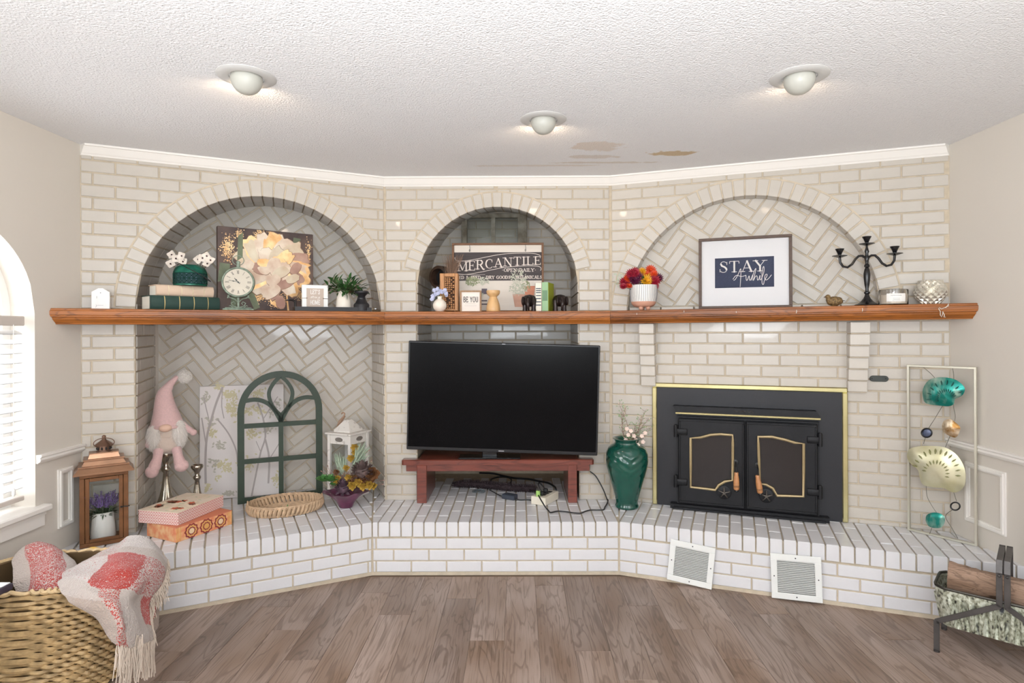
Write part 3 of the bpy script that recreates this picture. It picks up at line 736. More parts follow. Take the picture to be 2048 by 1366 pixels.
# ------------------------------------------------------------------ ceiling eyeball lights
LAMPC = (1, .78, .56)
def eyeball(x, y, aim, label, power):
    t = thing('ceiling_light', label, 'light', (x, y, ZC), 0, 'eyeball lights in the ceiling')
    m = MB(); m.lathe([(.066, .0), (.066, -.006), (.075, -.010), (.104, -.006), (.112, -.0015), (.112, 0)], 40, cap=False); m.build('trim_ring', mat('light_trim', srgb(206, 204, 200), .5), t, True)
    dv = Vector(aim).normalized(); rot = dv.to_track_quat('-Z', 'Y').to_matrix().to_4x4()
    m = MB(); pr = [(.060 * sin(radians(a)), .060 * cos(radians(a))) for a in range(0, 122, 6)] + [(.055, -.022), (.050, -.020)] + [(.048, -.01), (.042, .02), (.02, .03), (.0, .032)]
    m.lathe(pr, 32, TR(0, 0, -.012) @ rot, cap=False); m.build('eyeball_shade', mat('eyeball', srgb(184, 182, 172), .45), t, True)
    m = MB(); m.lathe([(0, -.006), (.034, -.004), (.034, .01)], 20, TR(0, 0, -.012) @ rot, cap=False); m.build('bulb', mat('bulb', LAMPC, emit=6), t, True)
    l = bpy.data.lights.new('bulb_light', 'SPOT'); l.energy = power; l.color = LAMPC; l.spot_size = radians(165); l.spot_blend = .6; l.shadow_soft_size = .03
    o = bpy.data.objects.new('bulb_light', l); COL.objects.link(o); o.parent = t; o.matrix_local = TR(0, 0, -.012) @ rot @ TR(0, 0, -.045)
eyeball(-1.085, -1.57, (-.45, .9, -.12), 'white eyeball ceiling light above the left alcove', 6)
eyeball(.122, -1.075, (0, 1, -.12), 'white eyeball ceiling light above the middle alcove nearest the brick', 5)
eyeball(1.135, -1.54, (.28, .9, -.12), 'white eyeball ceiling light above the fireplace side', 3)

# ------------------------------------------------------------------ lettering
GL = {}
def gly(ch, w, th=(), tn=(), se=()): GL[ch] = (w, th, tn, se)
gly('M', 1.0, [[(.16, 1), (.5, .12)], [(.84, 1), (.84, 0)]], [[(.16, 0), (.16, 1)], [(.5, .12), (.84, 1)]], [(.16, 0), (.84, 0), (.12, 1), (.88, 1)])
gly('E', .72, [[(.18, 0), (.18, 1)]], [[(.18, 0), (.62, 0), (.64, .2)], [(.18, 1), (.6, 1), (.62, .82)], [(.18, .52), (.48, .52), (.48, .62), (.48, .42)]], [(.14, 0), (.14, 1)])
gly('F', .68, [[(.18, 0), (.18, 1)]], [[(.18, 1), (.6, 1), (.62, .82)], [(.18, .52), (.48, .52), (.48, .62), (.48, .42)]], [(.18, 0), (.14, 1)])
gly('R', .84, [[(.18, 0), (.18, 1)], arc(.42, .76, .2, .24, 70, -70, 6), [(.42, .5), (.7, 0), (.8, 0)]], [[(.18, 1), (.45, 1)], [(.18, .52), (.45, .52)]], [(.18, 0), (.14, 1)])
gly('C', .82, [arc(.45, .5, .33, .5, 130, 230, 8)], [arc(.45, .5, .33, .5, 130, 45, 6), arc(.45, .5, .33, .5, 230, 318, 6), [(.68, .68), (.68, .95)]])
gly('G', .86, [arc(.45, .5, .33, .5, 130, 230, 8), [(.7, .08), (.7, .45)]], [arc(.45, .5, .33, .5, 130, 45, 6), arc(.45, .5, .33, .5, 230, 310, 6), [(.56, .45), (.8, .45)], [(.68, .68), (.68, .95)]])
gly('A', .88, [[(.44, 1), (.74, 0)]], [[(.14, 0), (.44, 1)], [(.24, .34), (.62, .34)]], [(.14, 0), (.74, 0)])
gly('N', .92, [[(.18, 1), (.74, 0)]], [[(.18, 0), (.18, 1)], [(.74, 0), (.74, 1)]], [(.18, 0), (.14, 1), (.74, 1)])
gly('T', .8, [[(.4, 0), (.4, 1)]], [[(.08, .8), (.1, 1), (.7, 1), (.72, .8)]], [(.4, 0)])
gly('I', .42, [[(.21, 0), (.21, 1)]], [], [(.21, 0), (.21, 1)])
gly('L', .7, [[(.18, 0), (.18, 1)]], [[(.18, 0), (.6, 0), (.64, .22)]], [(.18, 1), (.14, 0)])
gly('O', .88, [arc(.44, .5, .33, .5, 140, 220, 6), arc(.44, .5, .33, .5, -40, 40, 6)], [arc(.44, .5, .33, .5, 40, 140, 6), arc(.44, .5, .33, .5, 220, 320, 6)])
gly('P', .76, [[(.18, 0), (.18, 1)], arc(.42, .74, .22, .26, 70, -70, 6)], [[(.18, 1), (.45, 1)], [(.18, .48), (.45, .48)]], [(.18, 0), (.14, 1)])
gly('D', .86, [[(.18, 0), (.18, 1)], arc(.38, .5, .34, .5, 55, -55, 8)], [[(.18, 1), (.4, 1), (.57, .91)], [(.18, 0), (.4, 0), (.57, .09)]], [(.14, 0), (.14, 1)])
gly('Y', .84, [[(.12, 1), (.42, .48), (.42, 0)]], [[(.42, .48), (.72, 1)]], [(.42, 0), (.12, 1), (.72, 1)])
gly('S', .7, [[(.2, .78), (.26, .62), (.45, .5), (.56, .36), (.58, .24)]], [arc(.38, .77, .2, .23, 30, 175, 8), arc(.37, .23, .21, .23, 5, -150, 8), [(.6, .7), (.6, .95)], [(.14, .05), (.14, .3)]])
gly('B', .78, [[(.18, 0), (.18, 1)], arc(.42, .76, .18, .23, 70, -70, 6), arc(.44, .26, .22, .26, 80, -80, 6)], [[(.18, 1), (.42, 1)], [(.18, .52), (.45, .52)], [(.18, 0), (.45, 0)]], [(.14, 0), (.14, 1)])
gly('H', .9, [[(.18, 0), (.18, 1)], [(.72, 0), (.72, 1)]], [[(.18, .5), (.72, .5)]], [(.18, 0), (.18, 1), (.72, 0), (.72, 1)])
gly('U', .86, [[(.18, 1), (.18, .3)], arc(.44, .3, .26, .3, 180, 270, 6)], [arc(.44, .3, .26, .3, 270, 360, 6), [(.7, .3), (.7, 1)]], [(.18, 1), (.7, 1)])
gly('&', .9, [[(.22, .85), (.75, 0)]], [arc(.35, .8, .17, .2, -40, 220, 8), [(.22, .68), (.5, .5)], arc(.38, .25, .26, .25, 90, 330, 8), [(.62, .12), (.76, .45)]])
gly("'", .3, [[(.15, 1), (.12, .75)]])
gly('.', .5, [[(.22, .5), (.28, .5)]])
gly(' ', .5)
def text(mb, st, x0, x1, zb, h, y, serif=True, th=.17, tn=.075, slope=None, X=None, hx=None):
    tot = sum(GL[c][0] for c in st); k = (x1 - x0) / tot; x = x0
    for c in st:
        w, T, N_, SE = GL[c]; xc = x + w * k / 2
        b = slope(xc) if slope else 0; hh = hx(xc) if hx else h
        f = lambda p: (x + p[0] * k, zb + b + p[1] * hh)
        for P in T: ribbon(mb, [f(p) for p in P], hh * th, y, X=X)
        for P in N_: ribbon(mb, [f(p) for p in P], hh * (tn if serif else th), y, X=X)
        if serif:
            for p in SE:
                q = f(p); q = (q[0], q[1] + (hh * tn / 2 if p[1] == 0 else -hh * tn / 2)); ribbon(mb, [(q[0] - .17 * k, q[1]), (q[0] + .17 * k, q[1])], hh * tn, y, X=X)
        x += w * k

# ------------------------------------------------------------------ plants
def fuzz(mb, pts, ln, w, grav=0, seed=1):
    rnd = random.Random(seed)
    for p, nrm in pts:
        p = Vector(p); d = (Vector(nrm).normalized() + Vector((rnd.uniform(-.5, .5), rnd.uniform(-.5, .5), rnd.uniform(-.5, .5) - grav))).normalized()
        s = d.cross(Vector((rnd.uniform(-1, 1), rnd.uniform(-1, 1), rnd.uniform(-1, 1)))).normalized() * w; l = ln * rnd.uniform(.6, 1.2)
        mb.add([p - s, p + s, p + d * l + Vector((0, 0, -grav * l * .4))], [(0, 1, 2)])
def ellpts(c, r, n, seed=1):
    rnd = random.Random(seed); out = []
    for _ in range(n):
        d = Vector((rnd.gauss(0, 1), rnd.gauss(0, 1), rnd.gauss(0, 1))).normalized()
        out.append((Vector(c) + Vector((d.x * r[0], d.y * r[1], d.z * r[2])), d))
    return out
LEAFG = mat('dark_leaf', srgb(66, 108, 56), .4, var=.4, nscale=30)
LEAFL = mat('light_leaf', srgb(118, 150, 88), .5, var=.3, nscale=30)
STEM = mat('stem_brown', srgb(104, 80, 58), .7)
CREAM = mat('cream_petal', srgb(240, 228, 214), .6)
def dirv(a, e): return Vector((cos(e) * cos(a), cos(e) * sin(a), sin(e)))
def flower(mbp, c, nrm, r, n=5, wd=.8, cup=.3, rnd=random):
    nrm = Vector(nrm).normalized(); x = nrm.orthogonal().normalized(); y = nrm.cross(x); a0 = rnd.uniform(0, 6)
    for i in range(n):
        a = a0 + 2 * pi * i / n; d = (x * cos(a) + y * sin(a)) + nrm * cup
        mbp.leaf(c, d, nrm, r, r * wd, curl=-.1, fold=.12)

# placing things on the mantel ------------------------------------------
def spot(u, D): p = at(u, 640, D); return p.x, p.y
def zpx(v, u, D): return at(u, v, D).z
def pm(D): return D / F                          # metres per pixel at depth D

# gift-tag house block
x, y = spot(202, 3.15)
t = thing('house_block', 'small white wooden tag-shaped house block at the left end of the mantel', 'ornament', (x, y, ZS), L.th)
w = 30.5 * pm(3.15); h = 42 * pm(3.15)
m = MB(); m.prism([(-w / 2, 0), (w / 2, 0), (w / 2, h * .82), (w * .12, h), (-w * .12, h), (-w / 2, h * .82)], -.010, .010, ch=.002); m.build('block', WHITE, t)
m = MB(); m.add([(p[0] * .13 - .0, -.0105, p[1]) for p in arc(0, h * .78, .02, .003, 0, 340, 8)], [tuple(range(9))]); ribbon(m, [(-.02, .024), (-.018, .016), (-.022, .010)], .0012, -.0103); ribbon(m, [(-.018, .019), (-.010, .021), (.0, .0205), (.012, .021)], .0012, -.0103)
ribbon(m, [(-.017, .070), (-.017, .058)], .0014, -.0103); m.build('lettering', mat('grey_ink', srgb(150, 150, 152), .6), t)

# two large faux books
def book(name, label, u, D, z, l, w_, hh, ph, mt, band, bands, grp):
    x, y = spot(u, D); t = thing(name, label, 'book', (x, y, z), ph, grp)
    m = MB(); m.bbox(.004, l - .004, .006, w_ - .004, .004, hh - .004, .002); m.build('page_block', mat('pages', srgb(236, 230, 216), .8, aniso=(1, 1, 60), var=.08, nscale=6), t)
    sp = [(0, .012)] + [(-.010 * sin(pi * i / 8), .0 + hh * i / 8) for i in range(9)]
    sp = [(.014, 0), (.002, .002)] + [(.0 - .008 * sin(pi * i / 8), .002 + (hh - .004) * i / 8) for i in range(1, 8)] + [(.002, hh - .002), (.014, hh)]
    m = MB(); k = len(sp)
    V = [(0, y_, z_) for y_, z_ in sp] + [(l, y_, z_) for y_, z_ in sp]
    m.add(V, [(i, i + 1, k + i + 1, k + i) for i in range(k - 1)] + [tuple(range(k)), tuple(range(k, 2 * k))])
    m.box(0, l, .008, w_, hh - .004, hh); m.box(0, l, .008, w_, 0, .004); m.build('cover', mt, t, True, 50)
    m = MB()
    for b in bands:
        P = [(y_ - .0012, z_) for y_, z_ in sp[1:-1]]; m.add([(b * l - .0022, *p) for p in P] + [(b * l + .0022, *p) for p in P], [(i, i + 1, len(P) + i + 1, len(P) + i) for i in range(len(P) - 1)])
    m.build('spine_band', band, t); return t
GOLD = mat('gilt', srgb(222, 200, 140), .35, .6)
book('storage_book', 'large dark green gilt-banded book lying under the beige one', 301, 3.2, ZS, .362, .157, .079, radians(49), mat('green_cloth', srgb(38, 66, 58), .6, bump=.3, bscale=600), GOLD, (.19, .40, .61, .82), 'stacked books left of the clock')
book('storage_book', 'large beige book lying on top of the dark green one', 313, 3.23, ZS + .079, .30, .13, .061, radians(49), mat('beige_cloth', srgb(222, 196, 172), .65, bump=.3, bscale=600), mat('beige_gilt', srgb(238, 222, 190), .4, .3), (.2, .42, .62, .82), 'stacked books left of the clock')

# pierced green lantern with magnolias
x, y = spot(381, 3.40); zt = ZS + .1405
t = thing('pierced_lantern', 'round teal metal lantern with pierced lattice band on the stacked books', 'lantern', (x, y, zt))
TEAL = mat('teal_metal', srgb(18, 108, 88), .38, .3, var=.55, nscale=25, bump=.1)
r = .087
m = MB(); m.lathe([(0, .002), (r, .002), (r, .008), (r + .001, .012), (r - .001, .013)], 48, cap=False); m.lathe([(r - .001, .070), (r + .001, .072), (r, .080), (r * .93, .098), (r * .82, .112), (r * .66, .118), (r * .62, .122), (r * .58, .118)], 48, cap=False); m.build('body', TEAL, t, True)
m = MB(); m.lathe([(r * .93, .006), (r * .93, .074)], 40, cap=False); m.build('liner', mat('lantern_liner', srgb(70, 96, 104), .6), t, True)
m = MB()
for i in range(22):
    a0 = 2 * pi * i / 22
    for sgn in (1, -1):
        for k in range(2): m.tube([(r * cos(a0 + sgn * (j / 4) * 2 * pi / 22), r * sin(a0 + sgn * (j / 4) * 2 * pi / 22), .012 + k * .03 + .03 * j / 4) for j in range(5)], .0019, 4, cap=False)
    m.tube([(r * cos(a0), r * sin(a0), .012), (r * cos(a0), r * sin(a0), .072)], .0015, 4)
    for k in range(2): m.tube([(r * cos(a0 + q * .07 ), r * sin(a0 + q * .07), .027 + k * .03 + .007 * w_) for q, w_ in ((1, 0), (0, 1), (-1, 0), (0, -1))], .0012, 4, closed=True)
for zz in (.012, .042, .072): m.tube([(r * cos(a), r * sin(a), zz) for a in [2 * pi * i / 40 for i in range(40)]], .0022, 4, closed=True)
m.build('lattice', mat('teal_dark', srgb(16, 62, 54), .45, .3), t)
m = MB(); m.tube([(r * .8 * cos(a) + .01, -.045 * 0 + r * .0 - r * .6 * 0, 0) for a in (0, 1)], .001, 4)
m = MB(); hp = [Vector((-.045, -.055, .118)), Vector((-.02, -.075, .125)), Vector((.03, -.09, .10)), Vector((.085, -.085, .07)), Vector((.132, -.05, .035)), Vector((.128, -.02, .026)), Vector((.095, -.01, .040)), Vector((.06, .0, .07)), Vector((.04, .04, .118))]
m.tube(hp, .0022, 6); m.build('handle', BLACK, t, True)
fl_ = thing('magnolia_spray', 'sprig of white blossoms with dark centres standing behind the teal lantern', 'flowers', (x, y, zt))
m = MB(); mc = MB(); ms = MB(); rnd = random.Random(3)
for (u, v) in ((344, 510), (352, 517), (364, 512), (341, 528), (366, 524), (405, 516), (414, 512), (421, 521), (415, 528), (396, 519)):
    p = at(u, v, 3.44) - Vector((x, y, zt)); nv = Vector((.25 + rnd.uniform(-.5, .5), -1, rnd.uniform(-.2, .6)))
    fm = MB(); flower(fm, p, nv, .029, 4, .95, .25, rnd); fm.build('blossom', CREAM, fl_, True); mc.ball(p + nv.normalized() * .004, .005, 8, 5)
    ms.tube([p, p * .5 + Vector((0, .03, .02)), (rnd.uniform(-.02, .02), 0.095, .0)], .0016, 5)
ms.build('stem', STEM, fl_); mc.build('flower_centre', mat('centre_brown', srgb(70, 40, 40), .7), fl_, True)

# desk clock
D = 3.40; x, y = spot(477, D); k = pm(D)
t = thing('desk_clock', 'pale green pocket-watch shaped clock with roman numerals in front of the flower canvas', 'clock', (x, y, ZS), radians(23) - .0)
VERD = mat('verdigris', srgb(146, 160, 142), .55, .1, var=.45, nscale=40, bump=.25)
fc = .162; R0 = .088
m = MB(); m.bbox(-.082, .082, -.03, .03, 0, .010, .003); m.bbox(-.07, .07, -.024, .024, .010, .017, .003); m.build('foot', VERD, t)
m = MB()
for sg in (1, -1):
    m.tube([(sg * .006, 0, .018), (sg * .030, 0, .026), (sg * .038, 0, .042), (sg * .024, 0, .050), (sg * .016, 0, .040), (sg * .024, 0, .034)], .0032, 6)
    m.tube([(sg * .004, 0, .05), (sg * .02, 0, .066), (sg * .046, 0, .074), (sg * .056, 0, .088)], .0036, 6)
    m.tube([(sg * .056, 0, .07), (sg * .052, 0, .084), (sg * .047, 0, .092)], .004, 6)
    m.tube([(sg * .03, 0, .018), (sg * .042, 0, .028), (sg * .05, 0, .024)], .0025, 6)
m.tube([(0, 0, .016), (0, 0, .078)], .006, 8); m.build('scroll_stand', VERD, t, True)
X = TR(0, 0, fc) @ RX(pi / 2)
m = MB(); m.lathe([(R0 * .5, -.030), (R0 * .97, -.028), (R0, -.02), (R0 * .98, -.012), (R0 * 1.01, -.006), (R0 * 1.01, .006), (R0 * .98, .012), (R0, .018), (R0 * .97, .026), (R0 * .90, .028), (R0 * .87, .022)], 56, X, cap=False); m.build('case', VERD, t, True, 50)
m = MB(); m.lathe([(0, .0205), (R0 * .875, .0205), (R0 * .875, .01)], 48, X, cap=False); m.build('dial', mat('dial', srgb(204, 194, 176), .5, var=.08, nscale=12), t, True)
m = MB()
RN = ['XII', 'I', 'II', 'III', 'IIII', 'V', 'VI', 'VII', 'VIII', 'IX', 'X', 'XI']
for i, s_ in enumerate(RN):
    Xn = X @ RZ(-i * pi / 6) @ TR(0, R0 * .66, .0208) @ RX(-pi / 2) ; n_ = len(s_); x0 = -(n_ - 1) * .0018
    for j, c in enumerate(s_):
        cx_ = x0 + j * .0038
        if c == 'I': ribbon(m, [(cx_, -.010), (cx_, .010)], .0016, 0, .0002, Xn)
        elif c == 'V': ribbon(m, [(cx_ - .003, .010), (cx_, -.010)], .0018, 0, .0002, Xn); ribbon(m, [(cx_ + .003, .010), (cx_, -.010)], .001, 0, .0002, Xn)
        else: ribbon(m, [(cx_ - .003, .010), (cx_ + .003, -.010)], .0018, 0, .0002, Xn); ribbon(m, [(cx_ + .003, .010), (cx_ - .003, -.010)], .001, 0, .0002, Xn)
m.build('numerals', mat('ink_brown', srgb(92, 84, 78), .6), t)
m = MB()
for ang, ln, wd in ((283, R0 * .56, .0022), (320, R0 * .34, .0034)):
    Xn = X @ RZ(-radians(ang)) @ TR(0, 0, .0225) @ RX(-pi / 2); ribbon(m, [(0, -.012), (0, ln)], wd, 0, .0003, Xn); ribbon(m, [(0, ln * .45), (0, ln * .6)], wd * 2.4, 0, .0003, Xn)
m.lathe([(0, .0235), (.0045, .0235), (.0045, .021)], 12, X, cap=False); m.build('hands', mat('hand_metal', srgb(60, 66, 62), .5), t)
m = MB(); m.lathe([(.010, 0), (.011, .006), (.008, .018), (.011, .026), (.012, .030), (.008, .036), (.0, .038)], 16, TR(0, 0, fc + R0)); m.build('crown', VERD, t, True)
m = MB(); m.tube([(.030 * sin(a), 0, fc + R0 + .040 + .028 * cos(a)) for a in [2 * pi * i / 28 for i in range(28)]], .0022, 6, closed=True); m.build('hanging_ring', VERD, t, True)

# flower canvas
p0 = at(434.4, 617, 3.5); a = Vector((-1.80, -.41)); 
xa, ya = spot(434.4, 3.5); xb, yb = spot(625, 3.84); th = atan2(yb - ya, xb - xa); Wc = sqrt((xb - xa) ** 2 + (yb - ya) ** 2); Hc = .508
t = thing('flower_canvas', 'square canvas of a cream and gold peony on a dark background', 'painting', (xa, ya, ZS), th)
m = MB(); m.bbox(0, Wc, -.018, .018, 0, Hc, .002); m.build('canvas', mat('dark_paint', srgb(104, 84, 74), .55, col2=srgb(66, 52, 50), nscale=5, bump=.2), t)
def cp(cxp, cyp): return (cxp * Wc, Hc - cyp * Hc)      # fractions of the canvas, origin top left
def blob(mb, P, y, sc=1): mb.prism([cp(*p) for p in P], y - .0006, y)
FOIL = mat('gold_foil', srgb(226, 176, 120), .34, .6, col2=srgb(255, 222, 170), nscale=14, bump=.5, bscale=60)
# speckled foil patches
m = MB(); rnd = random.Random(11)
for cx_, cy_, sx, sy, n_ in ((.10, .25, .05, .13, 380), (.42, .06, .05, .07, 260), (.54, .10, .05, .07, 200), (.21, .07, .04, .04, 90), (.95, .25, .03, .14, 120), (.43, .80, .05, .05, 260), (.60, .85, .07, .07, 400), (.85, .78, .05, .05, 180), (.38, .86, .03, .05, 120)):
    for _ in range(n_):
        u_, v_ = rnd.gauss(cx_, sx * .55), rnd.gauss(cy_, sy * .55); s_ = rnd.uniform(.003, .008)
        if 0.01 < u_ < .99 and .01 < v_ < .98: mb_ = [(u_ - s_, v_), (u_, v_ - s_ * .7), (u_ + s_, v_), (u_, v_ + s_)]; blob(m, mb_, -.0182)
m.build('foil_speckle', FOIL, t)
m = MB()
for P in ([(.02, .43), (.12, .44), (.11, .62), (.0, .66)], [(.20, .1), (.25, .05), (.245, .35), (.19, .4)], [(.78, .06), (.86, .07), (.84, .17), (.77, .14)], [(.14, .72), (.2, .7), (.18, .98), (.12, .98)], [(.25, .68), (.33, .7), (.42, .95), (.36, .98)]): blob(m, P, -.0185)
m.build('green_wash', mat('green_wash', srgb(122, 132, 104), .6, var=.4, nscale=12), t)
PET = [mat('petal_a', srgb(232, 222, 198), .5, col2=srgb(206, 180, 150), nscale=9, lo=.3, hi=.7), mat('petal_b', srgb(240, 226, 205), .5, col2=srgb(214, 184, 160), nscale=12), FOIL, mat('petal_c', srgb(198, 160, 140), .5, col2=srgb(168, 128, 112), nscale=9)]
def petal(cx_, cy_, ang, ln, wd, q, layer, ruf=.06):
    P = []; rr = random.Random(int(cx_ * 1000 + ang * 7)); n_ = 14
    for i in range(n_ + 1):
        t_ = i / n_; a_ = pi * t_; w_ = sin(a_) ** .7 * wd; l_ = ln * (1 - cos(a_)) / 2; P.append((l_, w_))
    pts = P + [(a_, -b_) for a_, b_ in P[::-1][1:-1]]; out = []
    for a_, b_ in pts:
        k_ = 1 + (rr.uniform(-ruf, ruf) if a_ > ln * .5 else 0); a_ *= k_; out.append((cx_ + a_ * cos(ang) - b_ * sin(ang), cy_ + a_ * sin(ang) + b_ * cos(ang)))
    mx_, my_ = sum(p[0] for p in out) / len(out), sum(p[1] for p in out) / len(out)
    PP[4].prism([cp(mx_ + (p[0] - mx_) * 1.035 + .002, my_ + (p[1] - my_) * 1.05 + .003) for p in out], -.0186 - layer * .0004 + .0002, -.0180)
    PP[q].prism([cp(*p) for p in out], -.0186 - layer * .0004, -.0180)
PP = [MB() for _ in range(5)]; PET.append(mat('petal_edge', srgb(150, 116, 92), .6, var=.3, nscale=14))
cx0, cy0 = .58, .46
for i, (an, ln, wd, q) in enumerate(((200, .42, .13, 0), (175, .36, .12, 1), (228, .44, .13, 2), (225, .40, .11, 0), (250, .42, .12, 1), (275, .40, .11, 0), (268, .42, .12, 2), (295, .42, .12, 1), (315, .42, .12, 0), (338, .38, .12, 3), (0, .38, .11, 2), (2, .34, .10, 1), (25, .40, .11, 2), (28, .34, .09, 3), (55, .40, .10, 2), (60, .36, .08, 1), (95, .38, .09, 3), (120, .38, .11, 1), (145, .42, .11, 2), (150, .38, .09, 1), (240, .28, .09, 1), (285, .27, .10, 0), (310, .28, .08, 2))):
    petal(cx0, cy0, radians(an), ln, wd, q, i * .1 + 1, .09)
for i, (a_, b_, an, ln, wd, q) in enumerate(((.50, .50, 200, .16, .07, 3), (.52, .52, 215, .13, .06, 1), (.46, .45, 270, .1, .07, 2), (.60, .42, 290, .1, .08, 2), (.53, .52, 290, .2, .07, 1), (.55, .56, 320, .24, .08, 1), (.56, .57, 322, .20, .06, 0), (.60, .70, 330, .2, .05, 3), (.50, .66, 140, -.16, .06, 1), (.62, .68, 140, .22, .07, 1), (.76, .52, 300, .16, .05, 3), (.70, .62, 330, .16, .05, 0), (.62, .80, 80, .16, .05, 3))):
    petal(a_, b_, radians(an), ln, wd, q, 3.5 + i * .15)
for q in range(5): PP[q].build('painted_petal', PET[q], t)
m = MB(); blob(m, [(.695, .78), (.71, .78), (.73, 1.0), (.71, 1.0)], -.0188); blob(m, [(.51, .8), (.56, .84), (.6, .95), (.53, .9)], -.0188); m.build('painted_stem', FOIL, t)

# black tray with its contents
fr = L; D = 3.70
sa, _ = L.px(588, 615, .10); sb, _ = L.px(739, 618, .10)
o = L.w(sa, 0, .10); t = thing('tray', 'long narrow black wooden tray with loop handles on the left mantel', 'tray', (o.x, o.y, ZS), L.th)
TL_ = sb - sa; m = MB()
m.box(.006, TL_ - .006, -.054, .074, 0, .007)
for a_ in ((0, TL_, -.06, -.054), (0, TL_, .074, .08), (0, .006, -.054, .074), (TL_ - .006, TL_, -.054, .074)): m.box(*a_, 0, .026)
m.build('tray_body', mat('black_wood', srgb(30, 29, 32), .5), t)
m = MB(); m.tube([(.008, -.03, .022), (.008, -.03, .058), (-.004, -.03, .067), (-.035, -.03, .068)], .004, 6); m.tube([(.008, .05, .022), (.008, .05, .058), (-.004, .05, .067), (-.035, .05, .068)], .004, 6); m.tube([(-.035, -.035, .068), (-.035, .055, .068)], .005, 6); m.build('tray_handle', BLACK, t, True)
def onL(u, d): s_, _ = L.px(u, 600, d); return L.w(s_, 0, d)
zt = ZS + .0075
s0_, _ = L.px(604, 600, .09); s1_, _ = L.px(656, 600, .09); wS = s1_ - s0_; hS = .156; o = L.w(s0_, 0, .09)
t = thing('wooden_sign', "white block sign reading LET'S stay HOME in the black tray", 'sign', (o.x, o.y, zt), L.th)
m = MB(); m.bbox(0, wS, 0, .03, 0, hS, .002)
m.build('block', WHITE, t)
b_ = .026
m = MB(); m.box(b_, wS - b_, -.002, 0, b_ * .8, hS - b_ * .8); m.build('panel', mat('taupe', srgb(196, 178, 164), .7), t)
m = MB(); text(m, "LET'S", b_ + .022, wS - b_ - .022, hS * .64, .026, -.0022, False, .09); text(m, "HOME", b_ + .020, wS - b_ - .022, hS * .22, .028, -.0022, False, .09)

for P in ([(.075, .62), (.03, .68), (.02, .56), (.07, .45), (.02, .32), (-.02, .38)], [(.14, .95), (.12, .4), (.17, .33)], [(.08, .68), (.2, .68)], [(.31, .6), (.24, .62), (.22, .4), (.28, .36), (.32, .62), (.33, .36)], [(.40, .62), (.42, .4), (.48, .62), (.50, .62), (.46, .2), (.38, .05), (.36, .15)]): ribbon(m, [tuple(q.xy) for q in smooth([(b_ + .024 + a2 * .11, hS * .43 + c2 * .024, 0) for a2, c2 in P], 4)], .0016, -.0022)
m.build('lettering', WHITE, t)
m = MB(); m.tube([(0, -.003, hS * .47), (.028, -.003, hS * .475)], .0014, 5); m.tube([(wS, -.003, hS * .46), (wS - .028, -.003, hS * .465)], .0014, 5); m.ball((.028, -.004, hS * .475), .003, 8, 6); m.ball((wS - .028, -.004, hS * .465), .003, 8, 6); m.build('wire_tie', mat('bronze', srgb(110, 86, 60), .4, .7), t)
o = onL(687, .08)
t = thing('vase', 'small white bottle vase standing in the black tray', 'vase', (o.x, o.y, zt), 0)
m = MB(); m.lathe([(0, 0), (.040, 0), (.046, .005), (.047, .03), (.045, .06), (.040, .085), (.032, .105), (.029, .118), (.031, .122), (.027, .122), (.026, .11), (.03, .1)], 32, cap=False); m.build('vase_body', mat('matt_white', srgb(236, 226, 212), .6), t, True)
g = thing('leaf_posy', 'dark green leaf sprays in the white bottle vase', 'plant', (o.x, o.y, zt + .11), 0)
ms = MB(); rnd = random.Random(5)
for i in range(34):
    m = MB()
    a_ = rnd.uniform(0, 2 * pi); e_ = rnd.uniform(.0, 1.2); ln = rnd.uniform(.05, .115); tip = dirv(a_, e_) * ln; tip.x *= 1.25
    tip = tip + Vector((.008, 0, .01)); ms.tube([(0, 0, -.03), tip * .5 + Vector((0, 0, .012)), tip], .0011, 4)
    for q in range(5): d = (tip.normalized() + Vector((rnd.uniform(-1, 1), rnd.uniform(-1, 1), rnd.uniform(-.7, .9)))); m.leaf(tip * (1 - q * .14), d, (0, 0, 1), rnd.uniform(.042, .062), rnd.uniform(.018, .026), .25)
    m.build('leaf_spray', LEAFG, g, True)
ms.build('stem', STEM, g)
o = onL(723, .12)
t = thing('candle_holder', 'squat black turned candle holder at the right end of the tray', 'candle holder', (o.x, o.y, ZS + .0075), L.th)
m = MB(); m.lathe([(0, 0), (.048, 0), (.049, .036), (.044, .044), (.036, .052), (.030, .066), (.026, .074), (.027, .080), (.022, .086), (.026, .094), (.034, .103), (.042, .108), (.044, .112), (.044, .122), (.039, .124), (.036, .118), (0, .116)], 28, cap=False); m.build('holder_body', mat('black_wood', (0, 0, 0)), t, True, 40)
m = MB(); m.tube([(.028, -.02, .075), (.058, -.035, .078)], .0025, 6); m.ball((.06, -.036, .078), .004, 8, 6); m.build('small_peg', mat('bronze', (0, 0, 0)), t, True)

# middle alcove ----------------------------------------------------------
def mid(u, yy): p = at(u, 600, ZM + yy); return p.x
